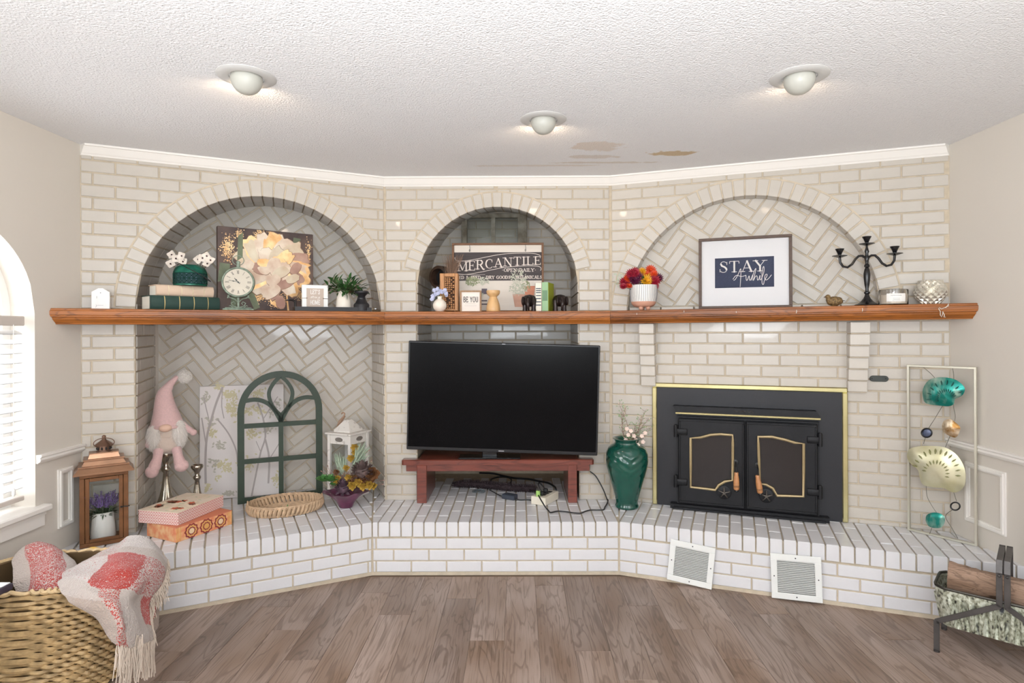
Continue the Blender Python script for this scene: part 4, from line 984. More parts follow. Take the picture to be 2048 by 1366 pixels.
# old window sash leaning at the back
Y0 = .60; D = ZM + Y0; kx = lambda u: at(u, 500, D).x; kz = lambda v: at(1000, v, D).z
t = thing('old_window_frame', 'weathered grey old window sash leaning behind the shop sign', 'window frame', (kx(924), Y0 - .02, ZS))
x0 = kx(924); OLD = mat('weathered_paint', srgb(150, 146, 132), .8, col2=srgb(108, 98, 82), nscale=14, bump=.5, bscale=90)
m = MB(); zz = kz(428) - ZS; m.bbox(0, kx(935) - x0, -.015, .015, 0, zz, .003); m.bbox(kx(1035.5) - x0, kx(1054) - x0, -.015, .015, 0, zz, .003); m.build('stile', OLD, t)
m = MB(); m.bbox(0, kx(1054) - x0, -.014, .016, kz(437) - ZS, zz, .003); m.bbox(0, kx(1054) - x0, -.014, .016, 0, .04, .003); m.build('rail', OLD, t)
m = MB(); m.box(kx(983) - x0, kx(991) - x0, -.011, .011, .04, zz - .02); m.box(.02, kx(1036) - x0, -.008, .009, .40, .425); m.build('glazing_bar', OLD, t)
m = MB(); m.box(.02, kx(1036) - x0, .002, .004, .04, zz - .02); m.build('pane', mat('old_glass', srgb(236, 240, 236), .08, trans=1), t)
# MERCANTILE sign
Ys = .10; D = ZM + Ys; KX = lambda u: at(u, 550, D).x; KZ = lambda v: at(995, v, D).z - ZS
x0 = KX(904); Wd = KX(1087.5) - x0; Hd = KZ(485.5)
t = thing('shop_sign', 'large framed print reading MERCANTILE OPEN DAILY with potted herbs', 'picture', (x0, Ys, ZS)); t.rotation_euler = (radians(-2), 0, 0)
fx = lambda u: KX(u) - x0
m = MB(); m.box(.004, Wd - .004, 0, .012, .004, Hd - .004); m.build('backing_board', mat('pale_board', srgb(222, 212, 200), .7, aniso=(1, 1, 14), var=.07, nscale=2), t)
m = MB(); bw = .014
for a_ in ((0, Wd, Hd - bw, Hd), (0, Wd, 0, bw), (0, bw, bw, Hd - bw), (Wd - bw, Wd, bw, Hd - bw)): m.bbox(a_[0], a_[1], -.012, .014, a_[2], a_[3], .001)
m.build('frame', mat('brown_frame', srgb(122, 84, 56), .6, aniso=(1, 1, 8), var=.3, nscale=30), t)
m = MB(); m.box(bw, Wd - bw, -.0012, 0, KZ(561), KZ(504)); m.build('dark_band', mat('sign_dark', srgb(74, 66, 66), .7, aniso=(1, 1, 30), var=.25, nscale=6), t)
m = MB()
zz0 = KZ(542); slope = lambda x_: .30 * .0 + .105 * max(0, (x_ / Wd)) - .0 
text(m, 'MERCANTILE', fx(914), fx(1083), KZ(542.5), .055, -.0015, slope=lambda x_: .046 * sin(pi / 2 * min(1, max(0, (x_ - .02) / (Wd * .93)))) ** 1.4, th=.14, tn=.06, hx=lambda x_: .066 - .012 * x_ / Wd)
text(m, '.OPEN DAILY.', fx(1003), fx(1073), KZ(543), .021, -.0015, th=.2, tn=.1)
text(m, 'FEED & SEED . DRY GOODS . BOTANICALS', fx(908), fx(1084), KZ(557.5), .021, -.0015, th=.2, tn=.11)
def sw(P, w_=.0032): ribbon(m, [tuple(q.xy) for q in smooth([(fx(u), KZ(v), 0) for u, v in P], 5)], w_, -.0015)
sw([(909.5, 514), (911, 519), (918, 521), (930, 521), (950, 518), (975, 513), (1000, 508.5), (1025, 506.5), (1050, 506), (1068, 507), (1078, 509.5), (1082, 513)])
sw([(912, 547), (925, 548.5), (940, 547.5), (960, 544), (985, 539), (1010, 534.5), (1035, 532.5), (1055, 531.5), (1072, 532), (1080, 534), (1082.5, 538), (1081, 541)])
sw([(915, 547), (940, 549), (970, 549)], .0018); m.build('lettering', mat('sign_ink', srgb(226, 214, 204), .7), t)
m = MB()
for u in (939, 1051): m.tube([(fx(u), -.004, KZ(489)), (fx(u) + .003, -.004, KZ(496)), (fx(u), -.004, KZ(503))], .0012, 5); m.tube([(fx(u) + .004 * cos(a_), -.004, KZ(500) + .007 * sin(a_)) for a_ in [pi * i / 5 for i in range(10)]], .0009, 4, closed=True)
m.build('painted_chain', mat('ink_dark', srgb(60, 56, 56), .6), t)
# printed pots and herbs on the lower part
def pot(u0, u1, v0, v1, mt, nm):
    m = MB(); m.prism([(fx(u0), KZ(v0)), (fx(u1), KZ(v0)), (fx(u1 - (u1 - u0) * .16), KZ(v1)), (fx(u0 + (u1 - u0) * .16), KZ(v1))], -.0012, 0); m.build(nm, mt, t)
pot(1025, 1052, 588, 614, mat('print_clay', srgb(206, 160, 138), .7, var=.2, nscale=20), 'printed_pot')
pot(1048, 1070, 572, 600, mat('print_clay2', srgb(214, 142, 112), .7, var=.2, nscale=20), 'printed_pot')
m = MB()
for v in (577, 600, 607): m.box(fx(963), fx(974), -.0013, 0, KZ(v + (11 if v == 577 else 2.5)), KZ(v))
m.build('printed_crate', mat('print_slate', srgb(96, 88, 98), .7), t)
rnd = random.Random(8); m = MB(); m2 = MB()
for cx_, cy_, rx, ry, n_, q in ((945, 562, 14, 9, 120, m), (968, 562, 10, 8, 60, m2), (1036, 578, 19, 13, 170, m2), (1038, 553, 17, 14, 90, m2), (1052, 572, 9, 9, 50, m), (960, 590, 6, 5, 20, m2)):
    for _ in range(n_):
        a_ = rnd.uniform(0, 6.28); r_ = sqrt(rnd.random()); u_, v_ = cx_ + rx * r_ * cos(a_), cy_ + ry * r_ * sin(a_); g_ = rnd.uniform(0, 6.28); l_ = rnd.uniform(.006, .011)
        c_ = Vector((fx(u_), KZ(v_))); d_ = Vector((cos(g_), sin(g_))) * l_; n2 = Vector((-d_.y, d_.x)) * .35
        if c_.x < .02 or c_.x > Wd - .02: continue
        q.prism([tuple(c_ - d_), tuple(c_ + n2), tuple(c_ + d_), tuple(c_ - n2)], -.0022 - rnd.random() * .0006, -.0018)
m.build('printed_leaves', mat('print_green', srgb(150, 156, 118), .7, var=.25, nscale=60), t); m2.build('printed_leaves', mat('print_pale', srgb(198, 198, 178), .7, var=.25, nscale=60), t)

# carved box with twigs
Yb = -.02; D = ZM + Yb; bx0, bx1 = at(881, 600, D).x, at(917, 600, D).x; hb = at(900, 547.5, D).z - ZS
HONEY = mat('honey_wood', srgb(196, 138, 84), .5, aniso=(1, 1, .15), var=.3, nscale=60, bump=.2)
t = thing('carved_box', 'tall honey-coloured carved wooden box vase holding dry twigs', 'vase', (bx0, Yb, ZS)); wB = bx1 - bx0
m = MB(); m.bbox(0, .030, -.03, .06, 0, hb, .002); m.bbox(wB - .022, wB, -.03, .06, 0, hb, .002); m.bbox(.030, wB - .022, -.03, -.01, hb - .022, hb, .002); m.bbox(.030, wB - .022, -.03, -.01, 0, .02, .002); m.box(.03, wB - .022, -.012, -.008, .02, hb - .022); m.box(.02, wB - .02, .05, .06, 0, hb); m.box(.0, wB, -.03, .06, .0, .01); m.build('box_body', HONEY, t)
m = MB(); rnd = random.Random(4); nx, nz = 5, 17
for i in range(nx):
    for j in range(nz):
        w_ = (wB - .054) / nx; h_ = (hb - .046) / nz; a_ = .031 + i * w_ + rnd.uniform(0, .0015); b2 = .022 + j * h_ + rnd.uniform(0, .002)
        if rnd.random() < .85: m.bbox(a_, a_ + w_ - .0035, -.024 - rnd.uniform(0, .005), -.010, b2, b2 + h_ - .004, .001)
m.build('carved_blocks', HONEY, t)
m = MB(); m.box(.031, wB - .023, -.0125, -.0118, .021, hb - .023); m.build('carving_ground', mat('dark_gap', srgb(74, 48, 28), .8), t)
m = MB(); rnd = random.Random(6)
tw = thing('dry_twigs', 'bundle of thin dry brown twigs in the carved box', 'twigs', (bx0, Yb, ZS))
for i in range(60):
    a_ = rnd.uniform(-.5, .75); b3 = rnd.uniform(-.2, .2); l_ = rnd.uniform(.08, .135); p = Vector((wB * .55 + rnd.uniform(-.012, .012), .01, hb - .07)); q = p + Vector((a_ * l_, b3 * l_, l_ + .07)); m.tube([p, (p + q) / 2 + Vector((a_ * .008, 0, .01)), q], [.0016, .0012, .0006], 4)
    if rnd.random() < .6: q2 = q + Vector((rnd.uniform(-.02, .02), 0, -.01)); m.tube([(p + q) / 2, q2], [.001, .0005], 3)
m.build('twigs', mat('twig', srgb(134, 108, 90), .8, rand=.1), tw)
# round basket leaning behind the box
x, yb_ = at(889, 530, ZM + .16).x, .16
t = thing('wooden_drum', 'dark round wooden drum on its side behind the twigs', 'ornament', (x, yb_, ZS)); t.rotation_euler = (0, 0, radians(-32))
m = MB(); Xd = TR(0, 0, .245) @ RX(pi / 2); m.lathe([(.070, -.075), (.078, -.07), (.078, .07), (.070, .075), (.058, .075), (.056, .0)], 36, Xd, cap=False); m.build('drum_shell', mat('walnut', srgb(64, 44, 32), .55, aniso=(1, 1, .2), var=.4, nscale=40), t, True, 40)
m = MB(); m.lathe([(0, .02), (.058, .02)], 30, Xd, cap=False); m.lathe([(0, -.074), (.071, -.074)], 30, Xd, cap=False); m.build('drum_head', BLACK, t)
m = MB(); m.box(-.025, .025, -.05, .05, 0, .012); m.box(-.012, .012, -.02, .02, .012, .17); m.build('drum_stand', mat('walnut', (0, 0, 0)), t)
# round white vase with blue flowers
Yv = -.10; D = ZM + Yv; x = at(879.5, 600, D).x; k = D / F; r = 13.6 * k
t = thing('bud_vase', 'small round white vase in front of the carved box', 'vase', (x, Yv, ZS))
m = MB(); zc_ = r * .93
m.lathe([(0, 0), (r * .45, 0)] + [(r * cos(radians(a_)), zc_ + r * sin(radians(a_))) for a_ in range(-60, 66, 9)] + [(r * .33, zc_ + r * 1.02), (r * .31, zc_ + r * 1.18), (r * .40, zc_ + r * 1.34), (r * .36, zc_ + r * 1.36), (r * .25, zc_ + r * 1.2)], 32, cap=False); m.build('vase_body', mat('matt_white', (0, 0, 0)), t, True, 60)
t2 = thing('blue_flowers', 'pale blue artificial blossoms in the small round white vase', 'flowers', (x, Yv, ZS))
m = MB(); ms = MB(); rnd = random.Random(9); o_ = Vector((x, Yv, ZS))
for (u, v) in ((866, 592), (864, 599), (871, 588), (869, 581), (876, 578), (880, 582), (877, 587), (885, 584), (891, 586), (894, 590), (890, 581), (868, 595)):
    p = at(u, v, D + rnd.uniform(-.02, .01)) - o_; m = MB(); flower(m, p, (rnd.uniform(-.6, .6), -1, rnd.uniform(-.2, .5)), .017, 5, 1.0, .3, rnd); ms.tube([p, p * .6 + Vector((0, 0, .03)), (0, 0, zc_ + r * .9)], .0012, 4); m.build('blossom', mat('blue_petal', srgb(192, 196, 222), .6, var=.12, nscale=60), t2, True)
ms.build('stem', mat('green_stem', srgb(98, 110, 84), .6), t2)
# BE YOU sign
Yb2 = -.08; D = ZM + Yb2; x0, x1 = at(920, 600, D).x, at(962.5, 600, D).x; h = at(940, 581, D).z - ZS; w_ = x1 - x0
t = thing('wooden_sign', 'small framed sign reading BE YOU beside the carved box', 'sign', (x0, Yb2, ZS))
m = MB(); f_ = .010
for a_ in ((0, w_, h - f_, h), (0, w_, 0, .004), (0, f_, .004, h - f_), (w_ - f_, w_, .004, h - f_)): m.box(a_[0], a_[1], 0, .03, a_[2], a_[3])
m.build('frame', mat('oak_frame', srgb(164, 128, 92), .6, var=.25, nscale=60), t)
m = MB(); m.box(f_, w_ - f_, .008, .014, .004, h - f_); m.build('panel', mat('sign_white', srgb(234, 224, 214), .6), t)
m = MB(); text(m, 'BE YOU', f_ + .010, w_ - f_ - .010, h * .46, .034, .0078, False, .11); m.build('lettering', mat('ink_black', srgb(34, 32, 34), .6), t)
m = MB(); ribbon(m, [(f_ + .022 + q * .0035, h * .385 + .0022 * sin(q * 2.3)) for q in range(20)], .0008, .0078)
ribbon(m, [(f_ + .018 + q * .0035, h * .29 + .0015 * sin(q * 2.9)) for q in range(24)], .0007, .0078); m.build('small_lettering', mat('grey_ink', (0, 0, 0)), t)
# turned wooden candlestick
D = ZM - .09; x = at(986.5, 600, D).x; k = D / F
t = thing('turned_candlestick', 'pale turned wooden hourglass candlestick in the middle alcove', 'candle holder', (x, -.09, ZS))
pr = [(0, 0), (13.3, 0), (14, 1.5), (13.6, 8), (12.4, 15), (10.3, 22), (8.2, 27), (7.2, 29.2), (8.3, 31), (11.5, 33.5), (13.2, 36.5), (13.6, 40), (13.2, 42.4), (11.5, 42.5), (10.5, 40.5), (0, 40)]
m = MB(); m.lathe([(a_ * k, b_ * k) for a_, b_ in pr], 36, cap=False); m.build('turned_body', mat('pale_wood', srgb(222, 178, 124), .45, aniso=(1, 1, .2), var=.16, nscale=30, coat=.2), t, True, 45)
# elephant bookends
def elephant(u, flip, label):
    D = ZM - .11; x = at(u, 600, D).x
    t = thing('elephant_bookend', label, 'bookend', (x, -.11, ZS), 0, 'elephant bookends'); s = flip
    DB = mat('dark_bronze', srgb(52, 42, 40), .28, .55, var=.3, nscale=20)
    m = MB()
    m.ball((0, .01, .070), (.046, .052, .040), 24, 14, fn=lambda d: 1 + .06 * (abs(d.x) > .5))
    m.ball((-s * .012, -.035, .066), (.027, .028, .034), 20, 12)
    m.build('body', DB, t, True)
    m = MB()
    for a_, b_ in ((.026, -.014), (-.030, -.014), (.028, .035), (-.030, .035)): m.lathe([(.0165, 0), (.0165, .004), (.014, .02), (.016, .05), (.018, .07)], 16, TR(a_, b_, 0)); m.build('leg', DB, t, True); m = MB()
    m = MB(); m.tube([(-s * .012, -.055, .072), (-s * .012, -.066, .052), (-s * .010, -.068, .030), (-s * .008, -.060, .012), (-s * .006, -.064, .006)], [.015, .012, .009, .007, .006], 10); m.build('trunk', DB, t, True)
    for q in (1, -1):
        m = MB(); m.ball((-s * .012 + q * .030, -.030, .066), (.012, .022, .030), 16, 10); m.build('ear', DB, t, True)
elephant(1059, 1, 'dark bronze elephant bookend left of the two upright books')
elephant(1120, -1, 'dark bronze elephant bookend right of the two upright books')
# upright books
D = ZM - .12
def upbook(ua, ub, v, depth, nm, label, cov, side):
    xa, xb = at(ua, 600, D).x, at(ub, 600, D).x; h = at(ua, v, D).z - ZS; w_ = xb - xa
    t = thing('upright_book', label, 'book', (xa, -.12, ZS), 0, 'upright books between the elephants')
    m = MB(); m.bbox(.003, w_ - .003, .004, depth - .004, .003, h - .003, .001); m.build('page_block', mat('pages', (0, 0, 0)), t)
    m = MB(); m.bbox(0, w_, 0, .003, 0, h, .001); m.box(0, .0025, .002, depth, 0, h); m.box(w_ - .0025, w_, .002, depth, 0, h); m.build('cover', cov, t); return t, w_, h
t, w_, h = upbook(1071, 1083, 566, .10, '', 'white book with dark bars on its spine between the elephants', mat('cream_cover', srgb(232, 224, 208), .6), 0)
m = MB(); 
for v in (577, 581, 585, 591, 597, 603.5, 610): m.box(.003, w_ - .003, -.0006, 0, at(1077, v + 1.3, D).z - ZS, at(1077, v - 1.0, D).z - ZS)
m.build('spine_bars', mat('slate_ink', srgb(82, 90, 98), .6), t)
t, w_, h = upbook(1083.8, 1096.5, 564.5, .15, '', 'light green book beside the white one between the elephants', mat('green_cover', srgb(150, 184, 142), .6), 0)
t.rotation_euler = (0, 0, radians(-17))
m = MB(); m.box(.004, w_ - .004, -.0006, 0, h * .36, h * .72); m.build('spine_label', mat('sage', srgb(108, 140, 108), .6), t)
m = MB(); m.box(w_ - .0004, w_ + .0022, .004, .148, .002, h - .002); m.build('side_board', mat('olive', srgb(150, 158, 40), .6), t)

# right mantel ------------------------------------------------------------
def onR(u, d): s_, _ = R.px(u, 590, d); return s_, R.w(s_, 0, d), ZS + RISE * s_
# footed pot with flowers
s_, o, zr = onR(1287, .115); D = ZM + o.y; k = D / F
t = thing('footed_pot', 'white ribbed pot with terracotta base and round feet on the right mantel', 'pot', (o.x, o.y, zr))
m = MB(); m.lathe([(24.4 * k, 17 * k), (25.6 * k, 22 * k), (26.6 * k, 32 * k), (27 * k, 50 * k), (25.5 * k, 50.2 * k), (24.5 * k, 35 * k), (20 * k, 30 * k)], 90, cap=False); m.build('ribbed_rim', mat('pot_white', srgb(240, 236, 230), .5), t, True, 60)
m = MB()
for i in range(46): a_ = 2 * pi * i / 46; m.tube([(r_ * k * cos(a_), r_ * k * sin(a_), z_ * k) for r_, z_ in ((24.5, 17.5), (25.8, 22), (26.8, 32), (27.15, 49.5))], .0013, 4)
m.build('groove_shade', mat('shade_grey', srgb(128, 126, 130), .6), t)  # shade of the pot's fluting put in as grey strips standing proud
m = MB(); m.lathe([(0, 6.5 * k), (14 * k, 6.5 * k), (19.5 * k, 8.5 * k), (23 * k, 12.5 * k), (24.5 * k, 17.2 * k), (22 * k, 17.2 * k)], 60, cap=False); m.build('pot_base', mat('terracotta', srgb(206, 154, 130), .7), t, True)
m = MB()
for a_ in (-125, -55, 90): m.ball((12 * k * cos(radians(a_)), 12 * k * sin(radians(a_)), 4.6 * k), (4.6 * k,) * 3, 14, 10); m.build('foot', mat('terracotta', (0, 0, 0)), t, True); m = MB()
g = thing('autumn_flowers', 'red, orange and yellow artificial dahlias in the footed pot', 'flowers', (o.x, o.y, zr)); rnd = random.Random(12)
mats = {'r': mat('red_petal', srgb(158, 24, 48), .55, var=.3, nscale=80), 'o': mat('orange_petal', srgb(216, 72, 28), .55, var=.2, nscale=80), 'y': mat('yellow_petal', srgb(232, 168, 30), .55, var=.2, nscale=80), 'p': mat('plum_petal', srgb(96, 26, 60), .55, var=.3, nscale=80)}
MBs = {q: MB() for q in mats}; ms = MB()
for u, v, q, r_ in ((1250, 566, 'r', 14), (1256, 557, 'o', 11), (1262, 548, 'r', 12), (1270, 545, 'r', 12), (1268, 560, 'p', 14), (1277, 555, 'p', 12), (1284, 544, 'y', 10), (1292, 550, 'o', 11), (1301, 541, 'o', 13), (1308, 548, 'o', 9), (1293, 562, 'y', 15), (1288, 558, 'y', 10), (1308, 562, 'r', 15), (1316, 557, 'p', 12), (1310, 572, 'r', 9), (1247, 573, 'r', 9), (1258, 572, 'o', 8), (1300, 553, 'y', 9)):
    p = at(u, v, D + rnd.uniform(-.035, .01)) - Vector((o.x, o.y, zr)); nv = Vector((rnd.uniform(-.5, .3), -1, rnd.uniform(.0, .8)))
    fm = MB()
    for ly, (cu, sc_) in enumerate(((.1, 1), (.5, .85), (1.2, .6))): flower(fm, p, nv, r_ * k * sc_, 16, .28, cu, rnd)
    fm.build('blossom', mats[q], g, True); ms.tube([p, p * .5 + Vector((0, 0, .05)), (0, 0, 30 * k)], .0015, 4)
ms.build('stem', LEAFG, g)
m = MB()
for i in range(14):
    a_ = rnd.uniform(0, 6.28); d = dirv(a_, rnd.uniform(0, .8)); m.leaf(Vector((0, 0, 50 * k)) + d * 12 * k, d, (0, 0, 1), rnd.uniform(.04, .07), .016, .3)
m.build('leaves', LEAFG, g, True)
m = MB(); rnd = random.Random(2)
for i in range(26):
    p = at(1236 + rnd.uniform(-8, 6), 560 + rnd.uniform(-14, 12), D) - Vector((o.x, o.y, zr)); m.leaf(p, (rnd.uniform(-1, 1), -.3, rnd.uniform(-1, 1)), (0, -1, 0), .014, .005, .1); 
    if i % 4 == 0: m.tube([p, p * .6 + Vector((0, 0, .05)), (0, 0, 45 * k)], .0007, 3)
m.build('fern_wisps', mat('pale_fern', srgb(176, 192, 168), .6), g)
# STAY Awhile picture
d0 = .045
sA, zA = R.px(1398, 612.5, d0); sB, _ = R.px(1584.5, 609, d0); _, zT1 = R.px(1398, 479, d0); _, zT2 = R.px(1583.3, 467.6, d0)
wF = sB - sA; zr = ZS + RISE * (sA + sB) / 2; hF = (zT1 + zT2) / 2 - zr; o = R.w(sA, 0, d0)
t = thing('framed_print', 'brown framed print reading STAY Awhile on a navy panel', 'picture', (o.x, o.y, zr), R.th); t.rotation_euler = (radians(-1.5), 0, R.th)
t.rotation_mode = 'XYZ'
m = MB(); f_ = .017
for a_ in ((0, wF, hF - f_, hF), (0, wF, 0, f_), (0, f_, f_, hF - f_), (wF - f_, wF, f_, hF - f_)): m.bbox(a_[0], a_[1], -.022, .004, a_[2], a_[3], .0015)
m.build('frame', mat('walnut_frame', srgb(92, 72, 60), .55, aniso=(1, 1, 1), var=.25, nscale=50), t)
m = MB(); m.box(f_, wF - f_, -.006, 0, f_, hF - f_); m.build('mat_board', mat('mount_board', srgb(240, 238, 238), .6), t)
PX = lambda u, v: (R.px(u, v, d0)[0] - sA, R.px(u, v, d0)[1] - zr)
a_, b_ = PX(1430, 576.6), PX(1548, 512)
m = MB(); m.box(a_[0], b_[0], -.0072, -.006, a_[1], b_[1]); m.build('navy_panel', mat('navy_denim', srgb(62, 68, 92), .8, var=.15, nscale=200), t)
m = MB(); x0, z0 = PX(1436, 545.5); x1, z1 = PX(1533, 520); text(m, 'STAY', x0, x1, z0, z1 - z0, -.0074, th=.15, tn=.05)
cr = [[(760, 628), (770, 622), (785, 595), (800, 562), (801, 600), (797, 665)], [(756, 622), (775, 600), (805, 606), (830, 599)], [(830, 599), (832, 625), (838, 626), (848, 603), (851, 625), (857, 625), (868, 597)], [(864, 628), (872, 590), (884, 562), (886, 570), (872, 628), (884, 606), (893, 604), (896, 626), (903, 622)], [(903, 622), (910, 600), (910, 625), (918, 620)], [(918, 620), (932, 580), (932, 550), (925, 560), (921, 600), (922, 645), (930, 650), (934, 630)], [(934, 630), (948, 606), (950, 594), (941, 596), (936, 615), (944, 626), (958, 618), (975, 597)], [(913, 584), (914, 587)]]
for P in cr: ribbon(m, [tuple(q.xy) for q in smooth([(*PX(1200 + a_ / 2.844, 340 + b_ / 2.844), 0) for a_, b_ in P], 4)], .0032, -.0078)
m.build('lettering', mat('print_white', srgb(236, 232, 226), .7), t)
m = MB(); m.box(f_, wF - f_, -.0125, -.011, f_, hF - f_); m.build('glazing', mat('picture_glass', (1, 1, 1), .02, trans=1, spec=.4), t); MATS['picture_glass'].node_tree.nodes['Principled BSDF'].inputs['IOR'].default_value = 1.04
# quail
s_, o, zr = onR(1667, .13); D = ZM + o.y; k = D / F
t = thing('bird_figurine', 'small speckled brown quail ornament between the picture and candelabra', 'ornament', (o.x, o.y, zr), R.th)
QM = mat('quail', srgb(150, 122, 78), .45, .2, col2=srgb(92, 70, 44), nscale=120, bump=.8, bscale=260, bdist=.004)
m = MB(); m.ball((2 * k, 0, 10 * k), (15 * k, 9 * k, 9.5 * k), 28, 16, fn=lambda d: 1 + .05 * sin(20 * d.x) * sin(20 * d.z)); m.build('body', QM, t, True)
m = MB(); m.ball((-10 * k, 0, 19 * k), (5 * k, 4.5 * k, 4.6 * k), 18, 12); m.tube([(-8 * k, 0, 12 * k), (-9.5 * k, 0, 18 * k)], [6 * k, 4 * k], 12); m.build('head', QM, t, True)
m = MB(); m.lathe([(1.4 * k, 0), (.9 * k, 2 * k), (0, 4 * k)], 8, TR(-14 * k, 0, 19 * k) @ RY(-pi / 2 - .2)); m.build('beak', mat('beak', srgb(60, 48, 38), .5), t, True)
m = MB(); m.leaf((13 * k, 0, 10 * k), (1, 0, .15), (0, 0, 1), 8 * k, 7 * k, .2); m.lathe([(6 * k, 0), (5 * k, 1.5 * k), (3 * k, 3 * k)], 16, TR(1 * k, 0, 0)); m.build('tail', QM, t, True)
# candelabra
s_, o, zr = onR(1734, .09); D = ZM + o.y; k = D / F
t = thing('candelabra', 'black three-armed candelabra on the right mantel', 'candelabra', (o.x, o.y, zr), R.th)
BG = mat('black_gloss', srgb(20, 19, 21), .25)
m = MB(); m.lathe([(a_ * k, b_ * k) for a_, b_ in ((0, 0), (22, 0), (22.5, 1.5), (20, 3.5), (17, 4), (12, 8), (7, 14), (4.5, 19), (3.6, 23), (5.4, 25), (5.4, 27), (3.2, 29), (3, 34), (4.4, 42), (6, 56), (6.2, 64), (4.6, 72), (3, 76), (5, 78), (4.8, 81), (2.6, 84), (3.4, 90), (4.6, 94), (3.4, 98), (2.6, 104), (4.2, 108), (3.2, 112), (2.2, 116), (2, 120))], 28, cap=False); m.build('column', BG, t, True, 40)
def cup(m, X): m.lathe([(a_ * k, b_ * k) for a_, b_ in ((0, 0), (3, 0), (10, 2.2), (14, 3.4), (14, 4.2), (4, 3), (3, 5), (4, 8), (6, 13), (8, 16.5), (8.4, 18), (6.4, 18), (4, 11), (0, 10))], 24, X, cap=False)
m = MB(); cup(m, TR(0, 0, 120 * k)); m.build('candle_cup', BG, t, True, 40)
for sg in (1, -1):
    m = MB(); m.tube([(sg * a_ * k, 0, b_ * k) for a_, b_ in ((2, 96), (8, 100), (14, 100), (20, 94), (26, 84), (34, 78), (42, 80), (47, 88), (48, 98))], [2.4 * k] * 9, 10); m.build('arm', BG, t, True)
    m = MB(); cup(m, TR(sg * 48 * k, 0, 98 * k)); m.build('candle_cup', BG, t, True, 40)
# jar candle
s_, o, zr = onR(1786.5, .115); D = ZM + o.y; k = D / F
t = thing('jar_candle', 'clear glass jar candle with a white label', 'candle', (o.x, o.y, zr), R.th); r = 25.5 * k
JG = mat('jar_glass', (1, .99, .97), .03, trans=1)
m = MB(); m.lathe([(0, 0), (r * .97, 0), (r, .004), (r, 30 * k), (r * .97, 30.5 * k), (r * .94, 29 * k), (r * .94, .006), (0, .006)], 40, cap=False); m.build('jar', JG, t, True, 40)
m = MB(); m.lathe([(0, .0065), (r * .935, .0065), (r * .935, 20 * k), (0, 20 * k)], 36, cap=False); m.build('wax', mat('wax', srgb(238, 226, 210), .5), t, True, 40)
m = MB(); A_ = [radians(-90 + q) for q in range(-38, 39, 4)]; m.grid([[((r + .0006) * cos(a_), (r + .0006) * sin(a_), z_) for a_ in A_] for z_ in (6 * k, 22 * k)], uv=False); m.build('label', mat('label_white', srgb(240, 236, 230), .6), t, True)
m = MB()
for q, z_ in ((22, 18), (14, 12.5), (12, 10.5), (16, 8.5)): m.grid([[((r + .0010) * cos(radians(-90 + b_)), (r + .0010) * sin(radians(-90 + b_)), (z_ + dz + (.8 * sin(b_ * .9) if q == 22 else 0)) * k) for b_ in range(-q, q + 1, 3)] for dz in (-.3, .5 if q == 22 else .1)], uv=False)
m.build('label_lettering', mat('grey_ink', (0, 0, 0)), t)
# mercury glass votive
s_, o, zr = onR(1861, .10); D = ZM + o.y; k = D / F
t = thing('votive_holder', 'faceted silvery mercury-glass votive near the right end of the mantel', 'candle holder', (o.x, o.y, zr), R.th)
MG = mat('mercury_glass', srgb(232, 226, 212), .28, .6, var=.25, nscale=30)
vs, fs = [], []; NR_, NZ = 14, 9; prf = [16, 19, 23, 25.5, 27, 27, 25.5, 23.5, 21, 20]
for j in range(NZ + 1):
    for i in range(NR_ * 2):
        a_ = pi * i / NR_; on = (i + j) % 2 == 0; r_ = prf[j] * k * (1.05 if on else .88); vs.append((r_ * cos(a_), r_ * sin(a_), (j * 48 / NZ) * k))
n_ = NR_ * 2
for j in range(NZ):
    for i in range(n_):
        a_, b_, c_, d_ = j * n_ + i, j * n_ + (i + 1) % n_, (j + 1) * n_ + (i + 1) % n_, (j + 1) * n_ + i
        fs += ([(a_, b_, c_), (a_, c_, d_)] if (i + j) % 2 == 0 else [(a_, b_, d_), (b_, c_, d_)])
m = MB(); m.add(vs, fs); m.add([(0, 0, 0)] + vs[:n_], [(0, 1 + i, 1 + (i + 1) % n_) for i in range(n_)]); m.build('faceted_cup', MG, t)
# hooks
HK = mat('hook_white', srgb(226, 220, 208), .4)
for (u, v), lb in zip(((1273.8, 627.6), (1368, 623), (1472.5, 624), (1593, 623), (1724.6, 619.5)), ('below the flower pot', 'left of the picture', 'below the picture centre', "below the picture's right edge", 'below the candelabra')):
    s_, z_ = R.px(u, v, .193); o = R.w(s_, 0, .192)
    t = MB(); t.tube([(0, 0, .008), (.001, -.004, .004), (0, -.007, -.004), (-.002, -.010, -.009), (-.001, -.013, -.003)] if u > 1500 else [(0, 0, .004), (0, -.005, 0), (0, -.006, -.005)], .0018, 6)
    ob = t.build('cup_hook', HK, None, True, loc=(o.x, o.y, z_), rz=R.th); tag(ob, 'tiny white cup hook on the mantel edge ' + lb, 'hook', 'hooks on the mantel edge')
s_, z_ = R.px(1886, 620, .196); o = R.w(s_, 0, .196); k = (ZM + o.y) / F
m = MB(); m.tube([(a_ * k, -.004, b_ * k) for a_, b_ in ((4, 4), (9, 12), (9, 8), (3, 5), (-3, 2), (-7, 5), (-8, 3), (-5, -3), (-5, -10), (-3, -14), (-1, -8), (-1, -3), (2, -10), (1, -14), (4, -14))], .0016, 6)
ob = m.build('stocking_hook', HK, None, True, loc=(o.x, o.y, z_), rz=R.th); tag(ob, 'larger bent white wire hook at the right end of the mantel', 'hook')

